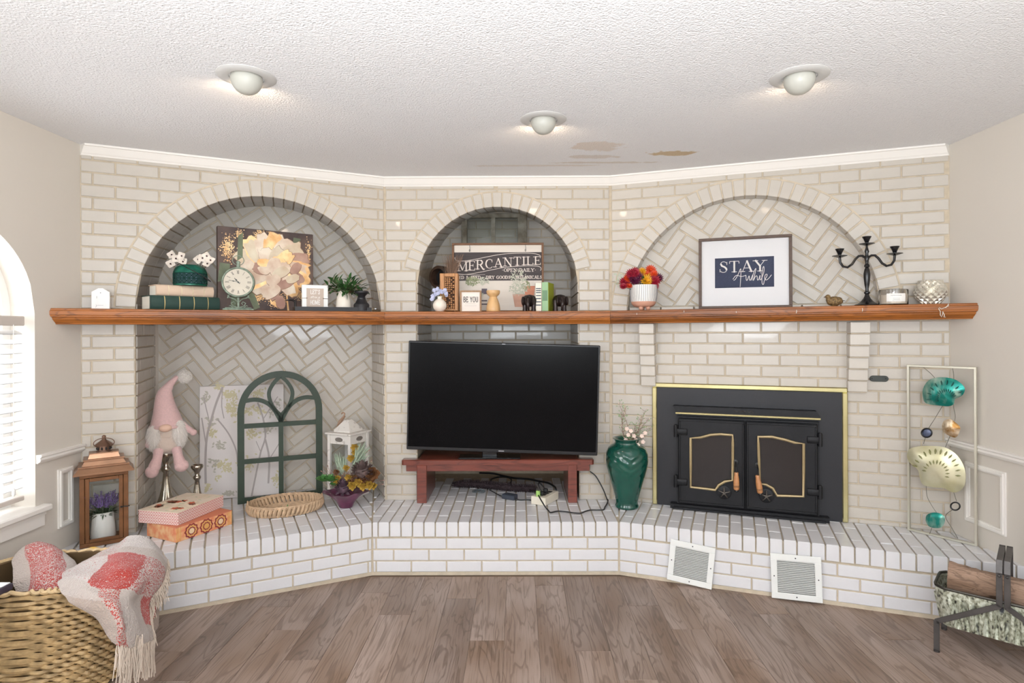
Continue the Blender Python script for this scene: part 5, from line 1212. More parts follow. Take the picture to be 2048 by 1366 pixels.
# ------------------------------------------------------------------ fireplace insert on the right wall
IN = thing('fireplace_insert', 'black cast iron wood-burning insert with brass trim and double doors', 'fireplace', R.w(0, 0, 0), R.th)
dI = .03
def RP(u, v, d=dI): return R.px(u, v, d)
sl, zt_ = RP(1304, 765); sr, _ = RP(1697, 1047); zb_ = ZH + .002; zt_ = 1.103
BRASS = mat('brass', srgb(206, 196, 146), .25, .85, var=.12, nscale=9)
bw = .030
m = MB(); m.box(sl + bw, sr - bw, -.022, .0, zb_, zt_ - bw); m.build('surround_panel', mat('surround_black', srgb(30, 30, 35), .5, bump=.2, bscale=300), IN)
for nm_, a_ in (('top', (sl, sr, zt_ - bw, zt_)), ('l', (sl, sl + bw, zb_, zt_ - bw)), ('r', (sr - bw, sr, zb_, zt_ - bw))):
    m = MB(); m.bbox(a_[0], a_[1], -dI, 0, a_[2], a_[3], .005); m.build('brass_trim', BRASS, IN)
CI = mat('cast_iron', srgb(30, 30, 33), .5, .4, var=.25, nscale=12, bump=.35, bscale=350)
cz = lambda u, v: R.px(1260 + u / 3.104, 640 + v / 3.104, .055)
# firebox body
x0, z1 = cz(300, 615); x1, z0 = cz(1165, 1190); zd0 = ZH + .035; zd1 = cz(715, 625)[1]; xm = cz(716, 900)[0]
m = MB(); m.box(x0 - .01, x1 + .01, -.050, -.02, zd0 - .02, zd1 + .01); m.box(x0 - .05, x1 + .06, -.075, -.0, ZH + .003, ZH + .030); m.box(x0 - .03, x1 + .04, -.09, -.0, ZH + .003, ZH + .015); m.build('firebox_frame', CI, IN)
# hood
a_, b_ = cz(285, 575); c_, _ = cz(1178, 610); hz = cz(730, 590)[1]
m = MB(); m.prism([(a_, hz - .006), (c_, hz - .006), (c_ - .0, hz + .012), (c_ - .02, hz + .042), (a_ - .015, hz + .042), (a_, hz + .012)], -.085, -.02); m.build('hood', CI, IN)
m = MB(); m.bbox(a_, c_, -.095, -.083, hz - .007, hz + .005, .002); m.build('hood_trim', BRASS, IN)
m = MB(); pc_ = xm - .01
m.tube([(pc_ - .055 + q * .0055, -.0865, hz + .024 + .005 * sin(q * 1.5)) for q in range(21)], .0015, 4); m.build('script_badge', mat('pewter', srgb(120, 112, 104), .4, .7), IN)
def door(sgn):
    e0, e1 = (x0, xm - .003) if sgn < 0 else (xm + .003, x1)
    dr = bpy.data.objects.new('door', None); COL.objects.link(dr); dr.parent = IN
    m = MB(); w_ = e1 - e0; m.bbox(e0, e1, -.066, -.050, zd0, zd1, .004)
    for a2 in ((e0 + .004, e1 - .004, zd1 - .018, zd1 - .006), (e0 + .004, e1 - .004, zd0 + .006, zd0 + .018), (e0 + .004, e0 + .014, zd0 + .02, zd1 - .02), (e1 - .014, e1 - .004, zd0 + .02, zd1 - .02)): m.bbox(a2[0], a2[1], -.071, -.06, a2[2], a2[3], .002)
    m.build('door_leaf', CI, dr)
    # glass opening traced for the left door, mirrored for the right one
    if sgn < 0: T = [(378, 730), (440, 726), (500, 710), (560, 706), (636, 712), (638, 760), (638, 860), (638, 990), (590, 998), (552, 1020), (530, 1050), (378, 1032), (378, 900)]
    else: T = [(1076, 765), (1020, 758), (960, 740), (880, 722), (795, 722), (797, 780), (800, 870), (803, 1010), (845, 1018), (885, 1040), (912, 1085), (1074, 1090), (1076, 920)]
    P = [cz(*p) for p in T]
    m = MB(); m.prism([tuple(p) for p in P], -.067, -.05); m.build('fire_glass', mat('fire_glass', srgb(30, 25, 25), .18, spec=.6, bump=.02), dr)
    m = MB(); P3 = [(p[0], -.074, p[1]) for p in P]; m.tube(P3, .0085, 8, closed=True)
    # round the polyline
    m.build('glass_trim', mat('old_brass', srgb(176, 156, 118), .42, .6), dr, True)
    for i in (1, 4, 7, 10): m = MB(); m.ball((P3[i][0], -.080, P3[i][1]), .0075, 8, 6); m.build('trim_bolt', mat('old_brass', (0, 0, 0)), dr, True)
    hx = cz(660, 980)[0] if sgn < 0 else cz(796, 985)[0]; hz_ = cz(660, 980)[1] - (0 if sgn < 0 else .008); tl = 0 if sgn < 0 else radians(-8)
    m = MB(); X = TR(hx, -.125, hz_) @ RY(tl); m.lathe([(0, -.058), (.008, -.058), (.016, -.052), (.0175, -.04), (.017, -.01), (.015, .015), (.012, .035), (.0125, .045), (.010, .05), (0, .05)], 20, X); m.build('wooden_grip', mat('grip_wood', srgb(196, 136, 88), .4, var=.15, nscale=60, coat=.3), dr, True, 50)
    m = MB(); 
    for q in (-.036, -.030): m.lathe([(.0176, q - .001), (.0184, q), (.0176, q + .001)], 20, X, cap=False)
    m.tube([(hx, -.125, hz_ + .045), (hx - .002, -.122, hz_ + .08), (hx - .004, -.10, hz_ + .098), (hx - .004, -.066, hz_ + .10)], .0035, 8); m.lathe([(0, 0), (.010, 0), (.012, -.006), (.008, -.012), (0, -.013)], 14, X @ TR(0, 0, -.056)); m.lathe([(.016, 0), (.016, .01), (0, .012)], 16, TR(hx - .004, -.064, hz_ + .10) @ RX(pi / 2)); m.build('handle_rod', BLACK, dr, True)
    kx_, kz_ = cz(585, 1066) if sgn < 0 else cz(846, 1087)
    X = TR(kx_, -.066, kz_) @ RX(pi / 2); m = MB(); m.lathe([(0, 0), (.042, 0), (.042, .006), (.034, .010), (0, .010)], 30, X); m.build('draft_plate', CI, dr, True, 40)
    m = MB()
    for q in range(5): a2 = 2 * pi * q / 5 + .3; m.tube([(kx_, -.086, kz_), (kx_ + .018 * cos(a2), -.088, kz_ + .018 * sin(a2)), (kx_ + .033 * cos(a2), -.080, kz_ + .033 * sin(a2))], [.006, .0045, .004], 8)
    m.lathe([(0, .026), (.008, .025), (.011, .018), (.012, .01)], 16, X, cap=False); m.build('draft_knob', mat('worn_steel', srgb(98, 92, 86), .4, .8), dr, True)
    for vv in ((690, 1000) if sgn < 0 else (745, 1070)):
        hx_, hz2 = cz(285 if sgn < 0 else 1180, vv); m = MB(); m.lathe([(0, -.035), (.012, -.035), (.012, .035), (0, .035)], 14, TR(hx_, -.066, hz2)); m.bbox(min(hx_, hx_ - sgn * .07), max(hx_, hx_ - sgn * .07), -.074, -.060, hz2 - .02, hz2 + .02, .003); m.ball((hx_, -.066, hz2 + .034), .012, 10, 6); m.build('hinge', CI, dr, True, 50)
door(-1); door(1)

# small black oval plate on the brick
s_, z_ = R.px(1757, 757, .0)
m = MB(); P = arc(-.030, 0, .017, .017, 90, 270, 8) + arc(.030, 0, .017, .017, -90, 90, 8); m.prism(P, -.009, 0, ch=.002)
for q in (-.034, .034): m.lathe([(0, .0), (.004, 0), (.003, .002)], 8, TR(q, -.009, 0) @ RX(pi / 2), cap=False)
o = R.w(s_, 0, BT + .001); ob = m.build('oval_plate', mat('plate_black', srgb(46, 50, 44), .4), None, loc=(o.x, o.y, z_), rz=R.th); tag(ob, 'small black oval metal plate screwed to the brick right of the insert', 'plate')

# air vents leaning on the hearth front
VENT = mat('vent_white', srgb(232, 232, 228), .4)
def vent(P, label, ang=0.):
    """P: pixel corners TL TR BR BL"""
    d_ = .012; C_ = [HR.px(u, v, d_) for u, v in P]; cx_ = sum(c[0] for c in C_) / 4; cz2 = sum(c[1] for c in C_) / 4
    wv = ((C_[1][0] - C_[0][0]) + (C_[2][0] - C_[3][0])) / 2; hv = ((C_[0][1] - C_[3][1]) + (C_[1][1] - C_[2][1])) / 2
    lx = sqrt((C_[1][0] - C_[0][0]) ** 2 + (C_[1][1] - C_[0][1]) ** 2); hv = sqrt((C_[0][0] - C_[3][0]) ** 2 + (C_[0][1] - C_[3][1]) ** 2)
    ang = atan2(C_[1][1] - C_[0][1], C_[1][0] - C_[0][0])
    o = HR.w(cx_, 0, d_ + .001); low = abs(sin(ang)) * lx / 2 + cos(ang) * hv / 2
    t = thing('air_vent', label, 'vent', (o.x, o.y, max(cz2, low + .001)), HR.th, 'vent grilles on the hearth front'); X = RY(-ang)
    m = MB(); bx, bz = lx * .13, hv * .14
    for a2 in ((-lx / 2, lx / 2, hv / 2 - bz, hv / 2), (-lx / 2, lx / 2, -hv / 2, -hv / 2 + bz), (-lx / 2, -lx / 2 + bx, -hv / 2 + bz, hv / 2 - bz), (lx / 2 - bx, lx / 2, -hv / 2 + bz, hv / 2 - bz)): m.bbox(a2[0], a2[1], -.006, .0, a2[2], a2[3], .0015, X)
    m.build('grille_frame', VENT, t)
    n_ = 18; hh = hv - 2 * bz; base = None
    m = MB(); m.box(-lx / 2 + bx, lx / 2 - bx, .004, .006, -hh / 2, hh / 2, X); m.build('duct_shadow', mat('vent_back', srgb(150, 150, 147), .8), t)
    for i in range(n_):
        z2 = -hh / 2 + hh * (i + .5) / n_; m = MB(); m.box(-lx / 2 + bx, lx / 2 - bx, -.004, .0042, -.0009, .0009, RX(radians(-38))); o_ = m.build('louvre', VENT, t); o_.matrix_local = X @ TR(0, 0, z2)
    m = MB()
    for q in ((0, hv / 2 - bz / 2), (0, -hv / 2 + bz / 2), (-lx / 2 + bx / 2, 0), (lx / 2 - bx / 2, 0)): m.lathe([(0, 0), (.0035, 0), (.003, .002), (0, .0025)], 8, X @ TR(q[0], -.006, q[1]) @ RX(pi / 2), cap=False)
    m.build('screw', BLACK, t)
vent(((1343, 1077), (1433, 1096), (1421, 1180), (1333, 1157)), 'crooked white louvred air vent leaning on the hearth front nearest the vase')
vent(((1541, 1105), (1643, 1114), (1645, 1207), (1542, 1194)), 'straight white louvred air vent on the hearth front below the insert')

# ------------------------------------------------------------------ television on its bench
YB0 = -.085; D = ZM + YB0; KXb = lambda u, DD=D: at(u, 930, DD).x; KZb = lambda v, DD=D: at(1000, v, DD).z
xl, xr = KXb(803), KXb(1188); zt2 = KZb(919.5); zl = KZb(930); za = KZb(943)
t = thing('television_bench', 'low dark cherry wooden bench under the television', 'bench', ((xl + xr) / 2, YB0, ZH), 0); cxb = (xl + xr) / 2
nx0, nx1 = C1[0] + ARM[0] - ARM[2] + .012 - cxb, C1[0] + ARM[0] + ARM[2] - .012 - cxb
m = MB(); P = [(xl - cxb + .012, -.0), (xl - cxb, .010), (xl - cxb, .066), (nx0, .066), (nx0, .40), (nx1, .40), (nx1, .066), (xr - cxb, .066), (xr - cxb, .010), (xr - cxb - .012, 0)]
m.slab(P, zl - ZH, zt2 - ZH, ch=.006); m.build('bench_top', CHERRY, t)
m = MB(); m.bbox(xl - cxb + .028, xr - cxb - .028, .010, .028, za - ZH, zl - ZH, .002); m.build('apron', CHERRY, t)
for u0, u1 in ((833.5, 853), (1136, 1154)):
    a_, b_ = KXb(u0) - cxb, KXb(u1) - cxb; m = MB(); m.bbox(a_, b_, .0, .40, 0, zl - ZH, .003); m.build('leg_panel', CHERRY, t)
# TV
Yt = -.10; D = ZM + Yt; cu, cv = 1005, 796; c0 = at(cu, cv, D); Wt = .5 * (386 + 381) * pm(D); Ht = 219.5 * pm(D)
tv = thing('television', 'large black flat-screen television standing slightly tilted on the bench', 'television', (c0.x, Yt, c0.z)); tv.rotation_euler = (radians(1.0), radians(1.65), radians(-2.2))
TVB = mat('tv_bezel', srgb(22, 22, 25), .35)
m = MB(); m.bbox(-Wt / 2, Wt / 2, 0, .035, -Ht / 2, Ht / 2, .004); m.box(-Wt * .3, Wt * .3, .035, .06, -Ht * .35, Ht * .2); m.build('housing', TVB, tv)
m = MB(); m.add([(-Wt / 2 + .010, -.0008, -Ht / 2 + .022), (Wt / 2 - .010, -.0008, -Ht / 2 + .022), (Wt / 2 - .010, -.0008, Ht / 2 - .010), (-Wt / 2 + .010, -.0008, Ht / 2 - .010)], [(0, 1, 2, 3)]); m.build('screen', mat('tv_screen', srgb(6, 6, 8), .22, spec=.10), tv)
m = MB(); m.box(-.018, .018, -.0012, 0, -Ht / 2 + .008, -Ht / 2 + .013); m.box(-.03 + .02, .03 - .02, -.0012, 0, Ht / 2 - .007, Ht / 2 - .0045); m.build('badge', mat('badge_grey', srgb(190, 190, 192), .4, .5), tv)
bz0 = zt2 + .0; bt = MB(); x0b, x1b = at(915, 912, D - .03).x, at(1041, 912, D - .03).x
bt.bbox(x0b - c0.x, x1b - c0.x, -.0, .12, 0, .012, .003); bt.bbox((x0b + x1b) / 2 - .05 - c0.x, (x0b + x1b) / 2 + .05 - c0.x, .045, .07, .01, .07, .004)
ob = bt.build('stand_base', mat('tv_gloss', srgb(16, 16, 18), .12), tv); ob.matrix_parent_inverse = (Matrix.Translation(tv.location) @ tv.rotation_euler.to_matrix().to_4x4()).inverted(); ob.location = (c0.x, YB0 + .004, bz0 + .001)

# ------------------------------------------------------------------ cables and things under the bench
BLK = mat('cable_black', srgb(26, 26, 28), .5)
def hp(u, v, z=ZH): # point on the hearth top through a pixel
    r = ray(u, v); k = (z - H) / r.z; return Vector((0, -ZM, H)) + k * r
cc = lambda u, v: (880 + u / 5.69, 930 + v / 5.69)
z0 = ZH + .008
a_ = at(1180, 943, ZM - .03); pts = [a_, at(1192, 953, ZM - .05), at(1206, 978, ZM - .08), at(1214, 998, ZM - .12)] + [hp(*cc(*p), z0) for p in ((1912, 400), (1900, 440), (1875, 480), (1862, 508), (1800, 512), (1720, 512), (1660, 525), (1600, 548), (1520, 545), (1440, 532), (1340, 525), (1260, 540), (1235, 520))] + [hp(*cc(1200, 480), ZH + .03), hp(*cc(1150, 400), ZH + .06), hp(*cc(1120, 345), ZH + .066)]
m = MB(); m.tube(smooth(pts), .0042, 8); tag(m.build('extension_cable', BLK, None, True), 'black power cord looping from the bench over the hearth to the power block', 'cable')
m = MB(); m.tube(smooth([hp(*cc(450, 90), z0 + .02), hp(*cc(600, 98), z0), hp(*cc(740, 128), z0), hp(*cc(850, 150), z0), hp(*cc(1000, 160), z0), hp(*cc(1120, 183), z0), hp(*cc(1230, 205), z0), hp(*cc(1300, 245), z0), hp(*cc(1320, 280), z0)]), .007, 8)
m.tube(smooth([hp(*cc(570, 205), z0 + .004), hp(*cc(590, 160), z0 + .004), hp(*cc(680, 135), z0 + .004), hp(*cc(770, 140), z0 + .012), hp(*cc(810, 165), z0 + .01), hp(*cc(800, 205), z0 + .004), hp(*cc(760, 222), z0)]), .006, 8); tag(m.build('coiled_cable', BLK, None, True), 'thick black cable looping on the hearth behind the dark garland', 'cable')
# power block
pA, pB, pC = hp(*cc(1075, 430)), hp(*cc(1200, 470)), hp(*cc(1350, 385)); dA = (pC - pB).normalized(); th_ = atan2(dA.y, dA.x); l1 = (pC - pB).length; l2 = .105
t = thing('power_block', 'white surge protector block with black sockets under the bench', 'power strip', (pB.x, pB.y, ZH), th_)
m = MB(); m.bbox(0, l1, 0, l2, 0, .052, .003); m.build('block_body', mat('beige_plastic', srgb(228, 220, 202), .5), t)
m = MB()
for i in range(3): m.box(l1 * (.25 + .22 * i), l1 * (.25 + .22 * i) + .03, .03, .075, .052, .0535)
m.lathe([(0, .0), (.010, 0), (.009, .004), (0, .004)], 12, TR(l1, .05, .03) @ RY(pi / 2)); m.build('socket', BLACK, t)
m = MB(); m.bbox(.03, .06, .035, .065, .052, .078, .004); m.bbox(.085, .11, .035, .065, .052, .085, .004); m.tube(smooth([(.045, .05, .078), (.04, .07, .115), (.07, .08, .125), (.09, .055, .088)]), .0045, 6); m.build('plug', BLK, t, True, 50)
m = MB(); m.bbox(.0, .018, .045, .07, .052, .09, .003); m.build('indicator_tag', mat('lime', srgb(160, 200, 110), .5), t)
# adapter
pA, pB = hp(*cc(700, 385)), hp(*cc(840, 408)); d_ = pB - pA; t = thing('power_adapter', 'small black power adapter brick lying on the hearth beside the power block', 'adapter', (pA.x, pA.y, ZH), atan2(d_.y, d_.x))
m = MB(); m.bbox(0, d_.length, 0, .055, 0, .032, .004); m.build('adapter_body', mat('adapter', srgb(54, 60, 72), .4), t)
m = MB(); m.tube(smooth([(d_.length, .02, .012), (d_.length + .03, .02, .006), (d_.length + .08, .05, .006), (d_.length + .13, .05, .006)]), .004, 6); m.tube(smooth([(0, .03, .012), (-.03, .04, .006), (-.10, .08, .006), (-.18, .13, .006)]), .003, 6); m.build('adapter_lead', BLK, t, True)
m = MB(); rnd = random.Random(3)
for q in range(5): 
    c0_ = hp(*cc(440 + q * 4, 300), z0 + .002 * q); m.tube(smooth([c0_ + Vector((.045 * cos(a2) * (1 - q * .08), .03 * sin(a2) + q * .004, .004 * sin(3 * a2 + q))) for a2 in [2 * pi * i / 9 + q for i in range(10)]], 4), .0018, 5)
tag(m.build('bundled_wire', mat('grey_wire', srgb(96, 104, 108), .5), None, True), 'small coil of thin grey wire lying in front of the dark garland', 'cable')
# dark fluffy garland
pA, pB = hp(*cc(150, 262)), hp(*cc(1090, 285)); n_ = 60; m = MB(); rnd = random.Random(5); pts = []
for i in range(n_ + 1):
    f_ = i / n_; c_ = pA.lerp(pB, f_) + Vector((0, .03 - .06 * f_ + .02 * sin(f_ * 6), .020)); rr = .026 * min(1, f_ * 7 + .25) * (1 - .3 * (f_ > .95))
    for _ in range(60):
        a2 = rnd.uniform(0, 2 * pi); d_ = Vector((rnd.uniform(-.3, .3), cos(a2) * 1.5, sin(a2))); q = c_ + Vector((rnd.uniform(-.012, .012), cos(a2) * rr * 1.1, max(sin(a2) * rr * .8, -.016))); pts.append((q, d_))
fuzz(m, pts, .018, .0022, 0, 3); m.tube([pA.lerp(pB, i / 20) + Vector((0, .03 - .06 * i / 20 + .02 * sin(i / 20 * 6), .021)) for i in range(21)], [.006] + [.018] * 19 + [.012], 8)
ob = m.build('fluffy_garland', mat('garland_dark', srgb(70, 56, 60), .9), None); tag(ob, 'long dark fluffy garland lying on the hearth under the bench', 'garland')

# ------------------------------------------------------------------ green vase
b_ = hp(1254, 1014); D = b_.y + ZM; k = D / F
t = thing('floor_vase', 'large glossy dark green vase with draped relief on the hearth', 'vase', (b_.x, b_.y, ZH)); GV = mat('green_glaze', srgb(14, 82, 68), .12, var=.35, nscale=5, coat=.6)
pr = [(0, 0), (22, 0), (23.5, 2), (23, 5), (21.5, 8), (22, 14), (25, 26), (30, 44), (36, 64), (40.5, 82), (42, 96), (41, 108), (37, 118), (31, 124), (25, 127), (23, 130), (25, 134), (28, 137), (26, 138.5), (22, 136), (19, 130), (21, 124)]
def swag(a_, z_):
    q = (a_ + pi / 2 + pi) % (2 * pi) - pi; zz = z_ / k; v = 0
    for o_ in (60, 74, 88, 102): l_ = zz - (o_ + 26 * abs(q) ** .9); v += .045 * math.exp(-(l_ / 3.4) ** 2) * max(0, 1 - abs(q) / 1.5)
    for o_ in (50, 64, 78): q2 = (a_ - pi / 2 + pi) % (2 * pi) - pi; l_ = zz - (o_ + 26 * abs(q2)); v += .04 * math.exp(-(l_ / 3.4) ** 2) * max(0, 1 - abs(q2) / 1.5)
    return 1 + v
prd = []
for i in range(len(pr) - 1):
    n_ = 5 if 14 <= pr[i][1] < 118 else 1
    for j in range(n_): f_ = j / n_; prd.append((pr[i][0] + (pr[i + 1][0] - pr[i][0]) * f_, pr[i][1] + (pr[i + 1][1] - pr[i][1]) * f_))
prd.append(pr[-1])
m = MB(); m.lathe([(a_ * k, b2 * k) for a_, b2 in prd], 96, cap=False, flute=lambda a_, z_: swag(a_, z_) if 20 * k < z_ < 122 * k else 1); m.build('vase_body', GV, t, True, 80)
g = thing('blossom_branches', 'thin twigs with pale pink blossoms and buds in the green vase', 'branches', (b_.x, b_.y, ZH)); m = MB(); mf = MB(); ml = MB(); rnd = random.Random(14)
for tu, tv_, ww in ((1238, 808, 1), (1250, 818, .8), (1244, 830, .7), (1289, 822, 1), (1297, 838, .8), (1282, 836, .7), (1270, 850, .6), (1300, 858, .6), (1262, 868, .5)):
    tip = at(tu, tv_, D + rnd.uniform(-.06, .06)) - Vector((b_.x, b_.y, ZH)); base = Vector((rnd.uniform(-.02, .02), rnd.uniform(-.02, .02), 118 * k)); mid_ = base.lerp(tip, .5) + Vector((rnd.uniform(-.03, .03), 0, 0)); P = smooth([base, mid_, tip], 5); m.tube(P, [.0024 * (1 - .7 * i / (len(P) - 1)) for i in range(len(P))], 5)
    for q in P[2:]:
        for _ in range(3):
            d_ = Vector((rnd.uniform(-1, 1), rnd.uniform(-.6, .6), rnd.uniform(0, 1))).normalized() * rnd.uniform(.01, .035); m.tube([q, q + d_], [.001, .0005], 3)
            if rnd.random() < .55: ml.leaf(q + d_, d_, (0, -1, .3), .013, .006, .1)
            elif rnd.random() < .3: mf.ball(q + d_, .0035, 6, 4)
for (u, v) in ((1254, 858), (1262, 862), (1257, 870), (1268, 872), (1252, 880), (1260, 884), (1272, 880), (1284, 872), (1290, 866), (1276, 890), (1264, 892), (1250, 890), (1286, 884)):
    p = at(u, v, D - .03 + rnd.uniform(-.03, .03)) - Vector((b_.x, b_.y, ZH)); fm = MB(); flower(fm, p, (rnd.uniform(-.4, .4), -1, .3), .016, 5, .9, .3, rnd); fm.build('blossom', mat('blush_petal', srgb(232, 208, 194), .6), g, True)
m.build('twigs', mat('twig', (0, 0, 0)), g); mf.build('buds', mat('blush_petal', srgb(232, 208, 194), .6), g, True); ml.build('leaves', mat('pale_leaf', srgb(140, 162, 118), .6), g)

# ------------------------------------------------------------------ wall-art frame with metal discs
pa, pb = hp(1816, 1060), hp(1955, 1093); d_ = pb - pa; Wa = d_.length; Da, Db = pa.y + ZM, pb.y + ZM
t = thing('metal_wall_art', 'tall thin silver wire frame holding green, gold and blue metal discs', 'wall art', (pa.x, pa.y, ZH + .001), atan2(d_.y, d_.x)); Ha = .5 * ((1060 - 731) * pm(Da) + (1093 - 735) * pm(Db)) 
CH = mat('champagne', srgb(208, 205, 190), .3, .7); b2 = .011
m = MB()
for a2 in ((0, b2, 0, Ha), (Wa - b2, Wa, 0, Ha), (b2, Wa - b2, 0, b2), (b2, Wa - b2, Ha - b2, Ha)): m.bbox(a2[0], a2[1], -.009, .009, a2[2], a2[3], .001)
m.build('frame', CH, t)
n2 = Vector((d_.y, -d_.x, 0)).normalized(); tt = d_.normalized()
def AP(u, v):
    r = ray(u, v); A_ = Vector((pa.x, pa.y, 0)); k_ = (A_ - Vector((0, -ZM, 0))).dot(n2) / Vector((r.x, r.y, 0)).dot(n2); p = Vector((0, -ZM, H)) + k_ * r; q = p - A_; return (q.dot(tt), p.z - ZH)
ac = lambda u, v: AP(1680 + u / 2.845, 640 + v / 2.845)
def disc(name, pts, mt, y=-.02, dome=.018, slits=(), ml2=None):
    P = [ac(*p) for p in pts]; P2 = smooth([(a_, b_, 0) for a_, b_ in P] + [(P[0][0], P[0][1], 0)], 3)[:-1]; P = [(p.x, p.y) for p in P2]; n_ = len(P); cx_ = sum(p[0] for p in P) / n_; cz2 = sum(p[1] for p in P) / n_
    m = MB(); V = []
    for f_, yy in ((1, 0), (.8, -.5), (.5, -.85), (.2, -1)): V += [(cx_ + (p[0] - cx_) * f_, y + yy * dome, cz2 + (p[1] - cz2) * f_) for p in P]
    V.append((cx_, y - dome, cz2)); F_ = []
    for j in range(3): F_ += [(j * n_ + i, j * n_ + (i + 1) % n_, (j + 1) * n_ + (i + 1) % n_, (j + 1) * n_ + i) for i in range(n_)]
    F_ += [(3 * n_ + i, 3 * n_ + (i + 1) % n_, 4 * n_) for i in range(n_)]; m.add(V, F_); ob = m.build(name, mt, t, True, 80)
    if slits:
        m = MB()
        for (u0, v0, u1, v1, w_) in slits:
            a_ = ac(u0, v0); b_ = ac(u1, v1); mm_ = ((a_[0] + b_[0]) / 2, (a_[1] + b_[1]) / 2); dx, dz = b_[0] - a_[0], b_[1] - a_[1]; l_ = sqrt(dx * dx + dz * dz); nx_, nz_ = -dz / l_ * w_, dx / l_ * w_
            m.prism([a_, (mm_[0] + nx_, mm_[1] + nz_), b_, (mm_[0] - nx_, mm_[1] - nz_)], y - dome - .004, y - dome * .55)
        m.build('cut_slot', ml2, ob)
    return ob
TQ = mat('teal_disc', srgb(22, 128, 116), .25, .55, col2=srgb(190, 214, 196), nscale=11, lo=.48, hi=.72, aniso=(1.6, 1, .7)); SLOT = mat('slot_dark', srgb(20, 74, 66), .5, .3)
rad = lambda cx_, cy_, a0, a1, r0, r1, n_, w_: [(cx_ + r0 * cos(radians(a_)), cy_ - r0 * sin(radians(a_)), cx_ + r1 * cos(radians(a_)), cy_ - r1 * sin(radians(a_)), w_) for a_ in [a0 + (a1 - a0) * i / (n_ - 1) for i in range(n_)]]
disc('teal_disc', [(478, 430), (480, 390), (510, 345), (560, 327), (620, 328), (670, 342), (708, 372), (718, 400), (700, 432), (662, 450), (655, 478), (625, 490), (570, 486), (510, 478), (485, 460)], TQ, slits=rad(615, 450, 20, 190, 40, 62, 14, .0028) + rad(612, 450, 25, 180, 82, 108, 9, .0028), ml2=SLOT)
disc('bronze_disc', [(587, 600), (600, 572), (635, 562), (668, 585), (692, 612), (678, 655), (660, 668), (625, 655), (595, 635)], mat('bronze_disc', srgb(150, 108, 52), .28, .6, col2=srgb(236, 222, 196), nscale=16, lo=.45, hi=.65), dome=.010)
disc('gold_disc', [(388, 775), (400, 735), (450, 718), (530, 715), (600, 722), (660, 755), (700, 805), (722, 870), (716, 940), (680, 975), (640, 976), (600, 955), (540, 950), (480, 935), (460, 890), (450, 850), (405, 810)], mat('gold_disc', srgb(196, 190, 140), .28, .6, col2=srgb(226, 222, 196), nscale=7), dome=.022, slits=rad(560, 870, -15, 165, 55, 80, 12, .0035) + rad(560, 870, -5, 160, 112, 142, 13, .0035), ml2=mat('slot_olive', srgb(140, 138, 92), .5, .3))
disc('small_teal_disc', [(495, 1140), (500, 1108), (535, 1093), (575, 1097), (602, 1118), (603, 1150), (585, 1176), (550, 1181), (512, 1170)], TQ, dome=.008)
disc('blue_disc', [(473, 640), (482, 620), (505, 615), (530, 632), (530, 655), (510, 667), (485, 662)], mat('blue_disc', srgb(88, 96, 120), .3, .4), dome=.005)
m = MB()
for c_, rx, ry in (((503, 641), 29, 25), ((665, 1056), 26, 22)): m.tube([(ac(c_[0] + rx * cos(a_), c_[1] + ry * sin(a_))[0], -.024, ac(c_[0] + rx * cos(a_), c_[1] + ry * sin(a_))[1]) for a_ in [2 * pi * i / 24 for i in range(24)]], .004, 6, closed=True)
m.build('ring', BLACK, t, True)
m = MB()
for P in ([(480, 270), (540, 325), (600, 420)], [(645, 275), (652, 330), (650, 480), (660, 540), (657, 575)], [(590, 485), (545, 560), (505, 625), (480, 705)], [(630, 660), (605, 722)], [(495, 930), (500, 1000), (530, 1060), (555, 1095)], [(652, 980), (668, 1030)], [(650, 1075), (605, 1115), (640, 1180), (675, 1240)], [(528, 1180), (515, 1215)]):
    m.tube(smooth([(ac(*p)[0], -.012, ac(*p)[1]) for p in P], 4), .0013, 4)
m.build('wire', mat('wire', srgb(110, 108, 96), .4, .7), t)

# ------------------------------------------------------------------ left alcove
# canvas with painted branches
nb = NL; sA, _ = NL.px(400, 1000, .045); sB, _ = NL.px(568, 980, .045); o = NL.w(sA, 0, .045); Wc = sB - sA; zT = (NL.px(401, 775, .045)[1] + NL.px(567.5, 766, .045)[1]) / 2 - ZH
t = thing('branch_canvas', 'pale canvas painted with grey branches and yellow-green leaves leaning in the left alcove', 'painting', (o.x, o.y, ZH), NL.th); t.rotation_euler = (radians(-1), 0, NL.th)
m = MB(); m.bbox(0, Wc, -.015, .012, 0, zT, .002); m.build('canvas', mat('canvas_white', srgb(226, 218, 214), .7, bump=.2, bscale=500), t)
CPX = lambda u, v: (NL.px(260 + u / 3.252, 640 + v / 3.252, .06)[0] - sA, NL.px(260 + u / 3.252, 640 + v / 3.252, .06)[1] - ZH)
m = MB()
for P, w_ in (([(492, 1060), (490, 900), (500, 760), (530, 640), (560, 540), (600, 440)], .009), ([(495, 820), (475, 700), (465, 640)], .005), ([(510, 640), (490, 560), (480, 500)], .004), ([(700, 950), (690, 850), (640, 740), (570, 650)], .006), ([(600, 450), (595, 560), (610, 640)], .004), ([(790, 1150), (820, 1000), (850, 860), (880, 760), (865, 640), (830, 540)], .007), ([(900, 1060), (905, 900), (880, 780)], .008), ([(910, 900), (960, 820), (980, 780)], .004), ([(870, 640), (920, 560), (960, 500)], .004), ([(850, 860), (820, 790)], .003)):
    ribbon(m, [tuple(q.xy) for q in smooth([(*CPX(*p), 0) for p in P], 4)], w_ * 1.5, -.0155)
m.build('painted_branch', mat('branch_grey', srgb(178, 168, 164), .8), t)
my = MB(); mg = MB(); rnd = random.Random(21)
